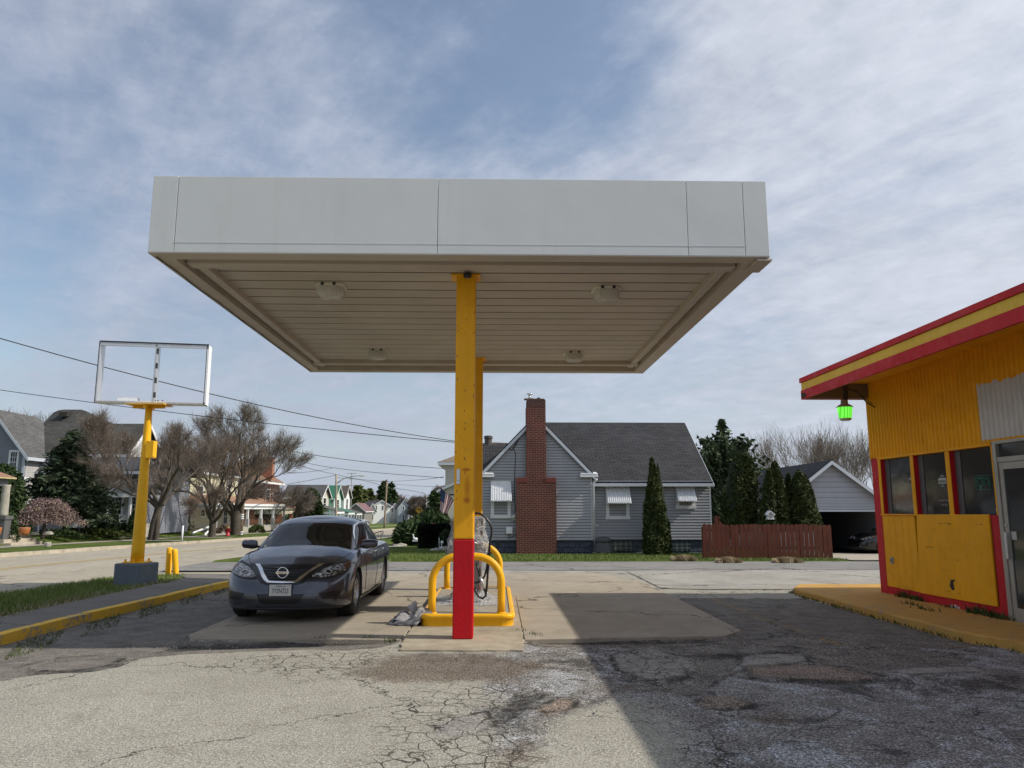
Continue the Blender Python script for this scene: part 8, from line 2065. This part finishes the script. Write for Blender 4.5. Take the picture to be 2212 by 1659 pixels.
mb = MB(); mb.lathe([(.05, .22), (.065, .26), (.05, .32), (.0, .34)], 14, (x_+.02, Yl, 0)); mb.tube([(x_-.09, Yl, .09), (x_-.10, Yl, .44)], .012, 6); mb.build('lantern_body', M['goose'], t, True)

# ---------------------------------------------------------------- traffic sign
Yt = 62.; sc_ = crop(1200, 1470, 27.65)
q = lambda x, y: P(*sc_(x, y), Yt)
cx_, _, cz = q(770, 690); hw = (q(1100, 690)[0]-q(440, 690)[0])/2
t = thing('curve_sign', 'yellow diamond left turn warning sign with a 25 plate below it', 'traffic sign', (cx_, Yt, zt(Yt)))
mb = MB(); mb.prism([(cx_-hw, Yt, cz), (cx_, Yt, cz-hw), (cx_+hw, Yt, cz), (cx_, Yt, cz+hw)], (0, .012, 0)); dmd = mb.build('diamond_plate', M['sign_y'], t)
mb = MB(); e = .90; e2 = .86
for k in range(4):
    c_, s2 = [(-1, 0), (0, -1), (1, 0), (0, 1)][k], [(0, -1), (1, 0), (0, 1), (-1, 0)][k]
    mb.prism([(cx_+c_[0]*hw*e, Yt-.003, cz+c_[1]*hw*e), (cx_+s2[0]*hw*e, Yt-.003, cz+s2[1]*hw*e), (cx_+s2[0]*hw*e2, Yt-.003, cz+s2[1]*hw*e2), (cx_+c_[0]*hw*e2, Yt-.003, cz+c_[1]*hw*e2)], (0, .002, 0))
mb.build('border', M['black'], dmd)
w_ = hw*.13; ar = [(.42, -.30), (.42, .36), (-.12, .36), (-.12, .56), (-.52, .25), (-.12, -.04), (-.12, .14), (.18, .14), (.18, -.30)]
mb = MB(); mb.prism([(cx_+a*hw, Yt-.004, cz+b*hw) for a, b in ar], (0, .003, 0)); mb.build('turn_arrow', M['black'], dmd)
px_, _, pz = q(750, 1135); pw = (q(900, 1135)[0]-q(590, 1135)[0])/2; ph = pw*.72
mb = MB(); mb.box(px_-pw, px_+pw, Yt, Yt+.012, pz-ph, pz+ph); pl = mb.build('speed_plate', M['sign_y'], t)
mb = MB()
for a in ((px_-pw*.92, px_+pw*.92, pz+ph*.84, pz+ph*.92), (px_-pw*.92, px_+pw*.92, pz-ph*.92, pz-ph*.84), (px_-pw*.92, px_-pw*.86, pz-ph*.84, pz+ph*.84), (px_+pw*.86, px_+pw*.92, pz-ph*.84, pz+ph*.84)): mb.box(a[0], a[1], Yt-.003, Yt-.001, a[2], a[3])
mb.build('border', M['black'], pl); text_mesh('speed_digits', '25', ph*1.5, M['black'], pl, basis((px_, Yt-.004, pz), (1, 0, 0), (0, 0, 1)), .001)
mb = MB(); mb.box(cx_-.03, cx_+.03, Yt+.014, Yt+.05, zt(Yt), cz+hw*.7); mb.build('post', M['alu'], t)

# ---------------------------------------------------------------- far-side street furniture
def fpos(f, x, y, Y): p = P(*f(x, y), Y); return p[0], Y
x, y = fpos(k3, 1105, 1465, 58.2); zb = zt(y)+.1
t = thing('fire_hydrant', 'red fire hydrant with a tan cap on the verge by the street trees', 'fire hydrant', (x, y, zb))
mb = MB(); mb.lathe([(.17, 0), (.17, .05), (.125, .06), (.12, .5), (.15, .51), (.15, .55)], 18, (x, y, zb)); mb.build('barrel', M['hyd_red'], t, True)
mb = MB(); mb.lathe([(.14, .55), (.135, .62), (.09, .70), (.03, .74), (.03, .80), (.0, .80)], 16, (x, y, zb)); mb.build('cap', M['hyd_cap'], t, True)
mb = MB(); mb.tube([(x-.21, y, zb+.42), (x+.21, y, zb+.42)], .055, 10); mb.tube([(x, y-.22, zb+.38), (x, y, zb+.38)], .07, 10); mb.build('nozzle', M['hyd_red'], t)
a = P(*k3(213, 1572), 44.); b = P(*k3(241, 1258), 44.)
t = thing('marker_post', 'thin white leaning marker post at the far kerb', 'post', (a[0], 44., zt(44)))
mb = MB(); mb.tube([(a[0], 44, zt(44)), (b[0], 44., b[2])], .055, 10); mb.build('post', M['white_trim'], t, True)
# utility poles
def pole(label, f, base, top, Y, r0, m_, bands=()):
    bx_ = P(*f(*base), Y)[0]; tx, _, tz = P(*f(*top), Y); zb = zt(Y)-.1
    t = thing('utility_pole', label, 'utility pole', (bx_, Y, zb)); mb = MB(); mb.tube([(bx_+(tx-bx_)*k/6, Y, zb+(tz-zb)*k/6) for k in range(7)], [r0*(1-.3*k/6) for k in range(7)], 12); mb.build('pole', m_, t, True)
    for z in bands: mb = MB(); mb.lathe([(r0*1.03, 0), (r0*1.03, .09)], 14, (bx_+(tx-bx_)*(z/(tz-zb)), Y, zb+z)); mb.build('white_band', M['white_trim'], t)
    return t, (tx, Y, tz)
tp, topA = pole('dark utility pole with white reflective bands among the street trees', k4, (885, 1280), (940, 485), 60.5, .17, M['wood_pole'], (.25, .42, 1.45, 1.6, 1.75))
tl, topB = pole('pale utility pole carrying a long curved street lamp arm', k5, (768, 1000), (768, 372), 112., .19, M['pole_light'])
q = lambda x, y: P(*k5(x, y), 112.)
mb = MB(); mb.tube([q(785, 478), q(830, 440), (q(880, 415)), q(950, 398), q(1010, 390), q(1060, 389)], .07, 8); mb.tube([q(785, 420+50), q(850, 418+10), q(920, 406)], .04, 6); mb.build('lamp_arm', M['grey_paint'], tl, True)
a = q(1075, 390); mb = MB(); mb.lathe([(.0, -.5), (.16, -.35), (.2, .1), (.12, .5), (0, .55)], 10, a, 'x', sy=.5); mb.build('lamp_head', M['grey_paint'], tl, True)
tw, topC = pole('leaning brown utility pole at the far bend of the street', k5, (1352, 1010), (1383, 460), 118., .17, mat('warm_pole_wood', (.30, .22, .165), .9))
tg, topD = pole('thin grey far utility pole behind the warning sign', k5, (1862, 860), (1868, 630), 160., .12, M['grey_paint'])
a = P(*k5(1865, 632), 160.); mb = MB(); mb.tube([a, P(*k5(1830, 590), 160.), P(*k5(1795, 588), 160.)], .06, 6); mb.build('lamp_arm', M['grey_paint'], tg)
# aerial mast
Ym = 165.; bx_, _, bz = P(*k5(950, 600), Ym); tx, _, tz = P(*k5(958, 355), Ym)
t = thing('aerial_mast', 'tall thin television aerial mast above the far roofs', 'aerial', (bx_, Ym, zt(Ym)))
mb = MB(); mb.tube([(bx_, Ym, zt(Ym)), (tx, Ym, tz)], .10, 6); mb.build('mast', M['grey_paint'], t)
for (x0, x1, y) in ((905, 1015, 362), (925, 995, 430), (895, 1020, 505)):
    mb = MB(); mb.tube([P(*k5(x0, y), Ym), P(*k5(x1, y-3), Ym)], .07, 5); mb.build('aerial_arm', M['grey_paint'], t)
# ---------------------------------------------------------------- overhead wires
def wire(label, pts, r=.012, group='overhead wires'):
    """smooth sagging line through three surveyed points"""
    a, b, c = (Vector(p) for p in pts); out = []
    tb = (b-a).length/((b-a).length+(c-b).length)
    for k in range(33):
        s = k/32; L0 = (s-tb)*(s-1)/((0-tb)*(0-1)); L1 = s*(s-1)/(tb*(tb-1)); L2 = s*(s-tb)/(1*(1-tb)); out.append(a*L0+b*L1+c*L2)
    mb = MB(); mb.tube(out, r, 5); o = mb.build('overhead_wire', M['wire'], smooth=True); return tag(o, label, 'wire', group)
hs = P(*c7(480, 470), 28.15)
wire('upper black service wire passing behind the empty sign to the grey house', (P(-160, 684, 17.), P(455, 851, 21.), hs), .013)
wire('lower black wire crossing the street trees towards the grey house', (P(-120, 825, 36.), P(490, 905, 33.5), P(1100, 966, 31.)), .016)
wire('thin far wire ending at the eave of the cream house', (P(560, 962, 60.), P(820, 1001, 58.), P(960, 1012, 57.4)), .022)
wire('far wire running from the banded pole past the street lamp', (topA, P(*k5(730, 292), 100.), P(*k5(2075, 415), 75.)), .028)
wire('far slack wire from the trees to the street lamp pole', (P(*k5(330, 265), 70.), P(*k5(560, 330), 92.), topB), .028)
wire('far wire rising from the brick house to the street lamp pole', (P(*k5(160, 495), 98.), P(*k5(480, 438), 105.), (topB[0], topB[1], topB[2]-.1)), .03)
wire('upper far wire between the street lamp pole and the leaning pole', (topB, P(*k5(1010, 425), 115.), (topC[0], topC[1], topC[2]+.0)), .03)
wire('lower far wire between the street lamp pole and the leaning pole', ((topB[0], topB[1], topB[2]-.5), P(*k5(1060, 440), 115.), (topC[0], topC[1], topC[2]-.9)), .03)
wire('far wire from the leaning pole to the cream house', (topC, P(*k5(1750, 440), 90.), P(*k5(2070, 400), 58.)), .022)
wire('level far wire from the leaning pole past the cream house', ((topC[0], topC[1], topC[2]-.3), P(*k5(1750, 512), 95.), P(*k5(2075, 515), 60.)), .022)
wire('lowest far wire from the leaning pole towards the thin grey pole', ((topC[0], topC[1], topC[2]-1.), P(*k5(1700, 575), 140.), topD), .035)
wire('faint far wire from the tree crown to the street', (P(*k5(150, 350), 66.), P(*k5(400, 345), 80.), P(*k5(720, 298), 100.)), .022)

# ---------------------------------------------------------------- street trees
def limb(f, pts, Y, ys=None): return [tuple(P(*f(x, y), Y+(ys[i] if ys else 0))) for i, (x, y) in enumerate(pts)]
# first tree: twin trunk leaning right, long bough to the left
Y1 = 46.; fk = []
LMB = []
root = limb(k2, [(1270, 1550), (1330, 1230), (1400, 1000), (1420, 900)], Y1); root2 = limb(k2, [(1375, 1550), (1400, 1200), (1420, 1000), (1440, 900)], Y1)
fork = root[-1]
fk += [(root, .20, .20, .9, 0), (root2, .16, .16, .9, 0)]
fk += [(limb(k2, [(1420, 900), (1290, 780), (1050, 640), (880, 480), (740, 290)], Y1, [0, 0, -.3, -.6, -1.]), .17, .09, 1.5, 3),
       (limb(k2, [(1290, 780), (1050, 690), (900, 660), (690, 560)], Y1, [0, -.6, -1.2, -2.]), .09, .05, 1.0, 3),
       (limb(k2, [(740, 290), (600, 150), (430, 60), (330, -80)], Y1, [-1., -1., -1.5, -1.8]), .08, .05, 1.3, 3),
       (limb(k2, [(870, 480), (860, 330), (790, 120)], Y1, [-.6, 0, .5]), .06, .04, 1.3, 3),
       (limb(k2, [(740, 290), (700, 60), (560, -160)], Y1, [-1., -.4, 0]), .06, .04, 1.3, 3),
       (limb(k2, [(1440, 880), (1520, 640), (1590, 420), (1640, 200)], Y1, [0, .2, .4, .6]), .15, .08, 1.4, 3),
       (limb(k2, [(1440, 880), (1600, 560), (1690, 330), (1820, 120)], Y1, [0, -.5, -.9, -1.4]), .13, .07, 1.4, 3),
       (limb(k2, [(1500, 860), (1700, 620), (1850, 440), (2100, 250)], Y1, [0, .6, 1.2, 2.]), .11, .06, 1.3, 3),
       (limb(k2, [(1520, 640), (1480, 380), (1420, 160)], Y1, [.2, 1, 1.8]), .08, .05, 1.3, 3),
       (limb(k2, [(1690, 580), (2000, 610), (2180, 720)], Y1, [0, -1, -1.6]), .04, .025, .8, 3)]
bare_tree('street_tree', 'nearest bare street tree with a long bough reaching left behind the sign pole', root[0], fk, 101, M['bud'], 1, .024, 'bare street trees', up=.13, twig=.48, r_end=.008, spread=.5, side=.2, ls=1.3)
# second tree: many slim limbs
Y2 = 53.5; root = limb(k3, [(800, 1490), (815, 1330), (825, 1180)], Y2); fk = [(root, .26, .24, .9, 0)]
fk += [(limb(k3, [(810, 1180), (740, 1050), (660, 800), (560, 560), (420, 440)], Y2, [0, 0, -.3, -.6, -.9]), .14, .07, 1.5, 3),
       (limb(k3, [(640, 800), (520, 690), (380, 610), (200, 575)], Y2, [-.3, -1, -1.6, -2.2]), .07, .04, 1.1, 3),
       (limb(k3, [(825, 1150), (780, 900), (730, 600), (715, 380)], Y2, [0, .3, .5, .6]), .14, .08, 1.6, 3),
       (limb(k3, [(830, 1150), (860, 850), (920, 600), (1000, 400)], Y2, [0, -.4, -.8, -1.2]), .13, .07, 1.6, 3),
       (limb(k3, [(850, 1190), (950, 1080), (1060, 880), (1180, 640), (1300, 500)], Y2, [0, -.6, -1., -1.4, -1.8]), .11, .05, 1.3, 3),
       (limb(k3, [(730, 600), (640, 420), (520, 300)], Y2, [.5, 1.2, 2.]), .08, .05, 1.4, 3), (limb(k3, [(860, 850), (980, 760), (1030, 560)], Y2, [-.4, .6, 1.2]), .07, .05, 1.3, 3)]
bare_tree('street_tree', 'middle bare street tree, slim trunk splitting into many limbs left of the hydrant', root[0], fk, 102, M['bud'], 1, .026, 'bare street trees', up=.14, twig=.50, r_end=.009, spread=.48, side=.2, ls=1.4)
# third tree: big spreading crown
Y3 = 59.; root = limb(k3, [(1260, 1440), (1265, 1200), (1260, 1010)], Y3); fk = [(root, .40, .36, .9, 0)]
fk += [(limb(k3, [(1230, 1060), (1130, 940), (1060, 740), (1020, 520), (990, 350)], Y3, [0, 0, .3, .5, .8]), .24, .11, 1.8, 3),
       (limb(k3, [(1200, 1040), (1010, 820), (880, 620), (760, 440)], Y3, [0, -.5, -1., -1.5]), .20, .09, 1.7, 3),
       (limb(k3, [(1270, 1010), (1310, 780), (1360, 560), (1400, 300)], Y3, [0, .2, .4, .6]), .22, .11, 1.9, 3),
       (limb(k3, [(1320, 930), (1430, 760), (1560, 560), (1680, 330)], Y3, [0, -.6, -1.2, -1.8]), .17, .08, 1.9, 3),
       (limb(k3, [(1560, 560), (1720, 420), (1950, 320)], Y3, [-1.2, -1.6, -2.]), .09, .05, 1.7, 3),
       (limb(k3, [(1400, 300), (1520, 60), (1620, -200)], Y3, [.6, 1., 1.5]), .11, .06, 1.9, 3),
       (limb(k3, [(1400, 300), (1380, 20), (1330, -250)], Y3, [.6, .2, -.2]), .11, .06, 1.9, 3),
       (limb(k3, [(990, 350), (930, 100), (860, -120)], Y3, [.8, 1.2, 1.5]), .10, .05, 1.7, 3),
       (limb(k3, [(1360, 560), (1600, 250), (1850, 80)], Y3, [.4, 1.5, 2.5]), .11, .06, 1.9, 3),
       (limb(k3, [(1060, 740), (1180, 420), (1220, 120)], Y3, [.3, 1., 1.6]), .10, .06, 1.8, 3)]
bare_tree('street_tree', 'largest bare street tree with a wide fan of twigs right of the hydrant', root[0], fk, 103, M['bud_green'], 1, .028, 'bare street trees', up=.10, twig=.60, r_end=.010, spread=.52, side=.2, ls=1.28)
# tree behind the roofs at the far left
for i, (x, y, lab) in enumerate(((90, 90, 'bare tree standing behind the left end of the large house roof'), (240, 100, 'smaller bare tree behind the large house roof'))):
    Yd = 66.; x_, _, zz = P(*k1(x, y), Yd); simple_tree('bare_tree', lab, x_-.4, Yd, zt(Yd), (zz-zt(Yd))*.9, .5, 120+i, 3, .2, 'bare trees behind the large house', twig=.7, up=.1, r_end=.014, side=.2, L=3.2)
# shrubs and bushes in front of the houses
def bush_px(name, label, f, x0, x1, yt, yb, Y, n, size, mt, seed, **kw):
    a, _, z1 = P(*f(x0, yt), Y); b, _, z0 = P(*f(x1, yb), Y); zb = zl(Y)-.1 if Y < 110 else zt(Y)
    return bush(name, label, ((a+b)/2, Y, zb), (b-a)/2, (b-a)/2*.8, z1-zb, n, size, mt, seed, **kw)
bush_px('conifer_bush', 'tall dark ragged conifer bush beside the brick house', k5, 290, 600, 600, 940, 84., 6500, .26, M['evergreen'], 51)
bush_px('round_shrub', 'clipped olive shrub before the brick porch', k4, 1090, 1210, 1165, 1225, 86., 1600, .15, M['box_green'], 52)
bush_px('round_shrub', 'small dark pointed shrub by the brick pillar', k4, 1255, 1310, 1110, 1180, 90., 900, .15, M['evergreen'], 53)
bush_px('round_shrub', 'low olive shrub right of the brick pillar', k4, 1230, 1300, 1175, 1215, 84., 900, .15, M['box_green'], 54)
bush_px('flowering_shrub', 'loose green and cream shrub at the corner of the cream porch', k3, 1530, 1830, 1250, 1420, 66., 1500, .11, M['box_green'], 55, core=False)
bush_px('bare_shrub', 'reddish bare shrub behind the fire hydrant', k3, 900, 1170, 1245, 1400, 62.5, 2600, .07, M['twig_brown'], 56, core=False)
bush_px('bare_shrub', 'small pale shrub by the cream porch floor', k3, 350, 470, 1200, 1330, 62.2, 500, .07, M['bud_green'], 57, core=False)
simple_tree('small_bare_tree', 'low spreading reddish bare tree in front of the brick house', P(*k4(1110, 1160), 80.)[0], 80., zl(80), 6.4, 1.3, 131, 3, .10, None, L=2.4, twig=.6, up=.0, r_end=.016, nf=5, trunk=.12, side=.6)
# conifers and woods at the far end
for i, (x, yt, hw, Yd, lab) in enumerate(((1040, 515, 150, 238., 'olive green pine standing above the maroon roof'), (1165, 545, 110, 244., 'second olive pine right of the first, behind the white houses'))):
    bx_, _, z1 = P(*k5(x, yt), Yd); w_ = (P(*k5(x+hw, yt), Yd)[0]-bx_); spruce('pine_tree', lab, (bx_, Yd, zt(Yd)), z1-zt(Yd), w_*1.1, 140+i, M['pine'], tiers=14, per=11, size=1.0, dens=7, droop=-.15, zstart=.25, power=.5, asp=1.7, up=.25)
for i, (x, yt, hw, Yd, lab) in enumerate(((1350, 450, 110, 240., 'darkest and tallest spruce beside the leaning pole'), (1440, 475, 90, 246., 'dark spruce just right of the tallest one'))):
    bx_, _, z1 = P(*k5(x, yt), Yd); w_ = (P(*k5(x+hw, yt), Yd)[0]-bx_); spruce('spruce', lab, (bx_, Yd, zt(Yd)), z1-zt(Yd), w_*1.25, 150+i, M['evergreen'], tiers=17, per=12, size=1.0, dens=8, droop=.2, zstart=.2, power=.62, asp=2.)
simple_tree('purple_bare_tree', 'dark purplish bare tree between the pale blue house and the white gable', P(*k5(1765, 900), 190.)[0], 192., zt(192), (P(*k5(1765, 672), 192.)[2]-zt(192))*.72, .9, 133, 3, .3, None, L=3.4, twig=1., up=.05, r_end=.035, nf=6, trunk=.15, side=.5)
simple_tree('bare_tree', 'bare tree above the grey house roof beside the flag', P(*k5(2000, 900), 120.)[0], 140., zt(140), (P(*k5(2000, 490), 140.)[2]-zt(140))*.72, .5, 134, 3, .2, None, L=2.6, twig=.8, up=.12, r_end=.03, nf=4, trunk=.3, side=.5)
bx_, _, z1 = P(*k5(1990, 560), 135.); spruce('spruce', 'dark evergreen rising behind the grey porch house', (bx_, 135., zt(135)), z1-zt(135), 3.2, 160, M['evergreen'], tiers=12, per=10, size=.6, dens=7, droop=.2, zstart=.2, power=.6)
# woods: one far-off mass of twiggy crowns
rr = np.random.RandomState(12); pts = []
wsegs = []
for i in range(330):
    x = rr.uniform(-190, 200); Yd = rr.uniform(255, 330); h = rr.uniform(8, 11.5); zb = zt(Yd); wd = rr.uniform(2.5, 5); n_ = 260
    d = rr.normal(size=(n_, 3)); d /= np.linalg.norm(d, axis=1)[:, None]; d *= rr.uniform(.4, 1, (n_, 1))**.5
    pts.append(np.stack([x+d[:, 0]*wd, Yd+d[:, 1]*wd, zb+h*.62+d[:, 2]*h*.38], -1))
    for k in range(5): a = rr.uniform(-1, 1, 2); wsegs.append(((x, Yd, zb), (x+a[0]*wd, Yd+a[1]*wd, zb+h*.95), .22, .05))
wd_ = np_tubes('woods', wsegs, M['twig'], None, 3); tag(wd_, 'far brownish belt of bare trees closing the view along the horizon', 'woods', kind='stuff')
leaf_cloud('woods_crowns', np.concatenate(pts), .55, M['twig_brown'], wd_, 5, 0, 2.6)
# small parked car glimpsed beyond the sedan
x_, _, z_ = P(*k5(1150, 985), 96.)
car3 = copy_tree(car2); car3.name = 'parked_car'; tag(car3, 'small white car far down the street, mostly hidden behind the grey sedan', 'car'); car3.location = (x_-1.4, 100., zt(100)-.03); car3.rotation_euler = (0, 0, R(8)); car3.scale = (.9, .9, .9)
wp = mat('white_car_paint', (.7, .71, .72), .3, coat=1)
for o in [o for o in bpy.data.objects if o.parent == car3 and o.name.split('.')[0] in ('body', 'cabin')]:
    o.data = o.data.copy(); o.data.materials[0] = wp
# ---------------------------------------------------------------- grass
def scatter(name, label, x0, x1, y0, y1, n, h, w_, zf, seed, inside=None, mt=None, lean=.6):
    r = np.random.RandomState(seed); x = r.uniform(x0, x1, n); y = y0+(y1-y0)*r.uniform(0, 1, n)**1.15
    dens = np.sin(x*2.1+np.sin(y*1.3)*2)+np.sin(y*1.9+x*.7)+r.uniform(-1.5, 1.5, n); keep = dens > -1.3
    if inside is not None: keep &= inside(x, y)
    x, y = x[keep], y[keep]; z = np.array([zf(a, b) for a, b in zip(x, y)])
    o = blades(name, np.stack([x, y, z], -1), h, w_, lean, mt or M['grass'], None, seed); return tag(o, label, 'grass', kind='stuff')
vz = lambda x, y: vgz(y)-.012 if y < 17.4 else .012-.04*min(1, (y-17.4)/1.6)
scatter('verge_grass', 'rough grass of the verge around the sign block', -9.2, -6.9, 6.5, 19.2, 42000, .075, .012, vz, 1, lambda x, y: (x < -7.0-.35*np.maximum(0, y-17.6)) & (x > -9.1+.03*(y-15)+.12*np.sin(y*3)+.5*np.maximum(0, y-17.8)) & ~((np.abs(x+7.62) < .5) & (np.abs(y-16.75) < .5)), lean=.9)
scatter('verge_grass', 'dry grass tufts along the edge of the verge and side path', -7.35, -6.75, 6.5, 18.2, 3500, .07, .012, vz, 2, None, M['dry_grass'], 1.1)
scatter('lawn_grass', 'lawn grass in front of the grey house', -7.6, 10.9, 23.8, 31, 60000, .055, .022, lambda x, y: .05 if y < 22 else zt(y)+.05, 3, lambda x, y: ~((x > -.6) & (x < 8.1) & (y > 28)))
scatter('kerb_weeds', 'sparse dirt and weeds along the yellow kerb', -5.78, -5.25, 8.5, 17, 2600, .035, .012, lambda x, y: -.015, 4, lambda x, y: np.sin(y*4+x*9) > -.4, M['weed'], 1.2)
wpts = [c3(*p) for p in ((1580, 108), (1600, 106), (1700, 112), (1690, 118), (1380, 108))]+[c4(*p) for p in ((95, 385), (105, 390), (40, 370), (1215, 200), (1220, 205), (60, 1180))]
r = np.random.RandomState(6); pp = []
for (x, y) in wpts:
    for _ in range(26): pp.append((x+r.normal(0, .05), y+r.normal(0, .03), -.01))
tag(blades('crack_weeds', pp, .055, .012, .9, M['weed'], None, 8), 'small weeds growing in the joints of the forecourt', 'weeds', kind='stuff')
# loose grit and crumbs of asphalt round the potholes
r = np.random.RandomState(7); V, Fc = [], []
cen = polyPot[:6]; allp = [c3(1500, 130), c3(800, 140), c4(0, 700), c4(380, 660), c4(1080, 685), c4(300, 405), c4(800, 460), c4(150, 60)]
cnt = 0; pp = []
for (x, y) in allp:
    for _ in range(70): pp.append((x+r.normal(0, .5), y+r.normal(0, .2)))
for (a_, b_) in ((-1.05, 10.68), (-.6, 10.7), (0, 10.7)):
    for _ in range(50): pp.append((a_+r.normal(0, .2), b_+r.normal(0, .035)))
tet = np.array([[1, 0, -.4], [-.6, .8, -.4], [-.6, -.8, -.4], [0, 0, .7]])
for (x, y) in pp:
    s = r.uniform(.005, .014); q_ = tet*r.uniform(.6, 1.3, (4, 3))*s; a = r.uniform(0, 6.28); ca, sa = math.cos(a), math.sin(a)
    q_ = np.stack([q_[:, 0]*ca-q_[:, 1]*sa, q_[:, 0]*sa+q_[:, 1]*ca, q_[:, 2]+.008], -1)+np.array([x, y, 0]); b0 = len(V); V += list(q_); Fc += [(b0, b0+1, b0+3), (b0+1, b0+2, b0+3), (b0+2, b0, b0+3), (b0, b0+2, b0+1)]
o = np_mesh('grit', V, Fc, M['alley']); tag(o, 'loose grit and asphalt crumbs around the broken patches', 'grit', kind='stuff')
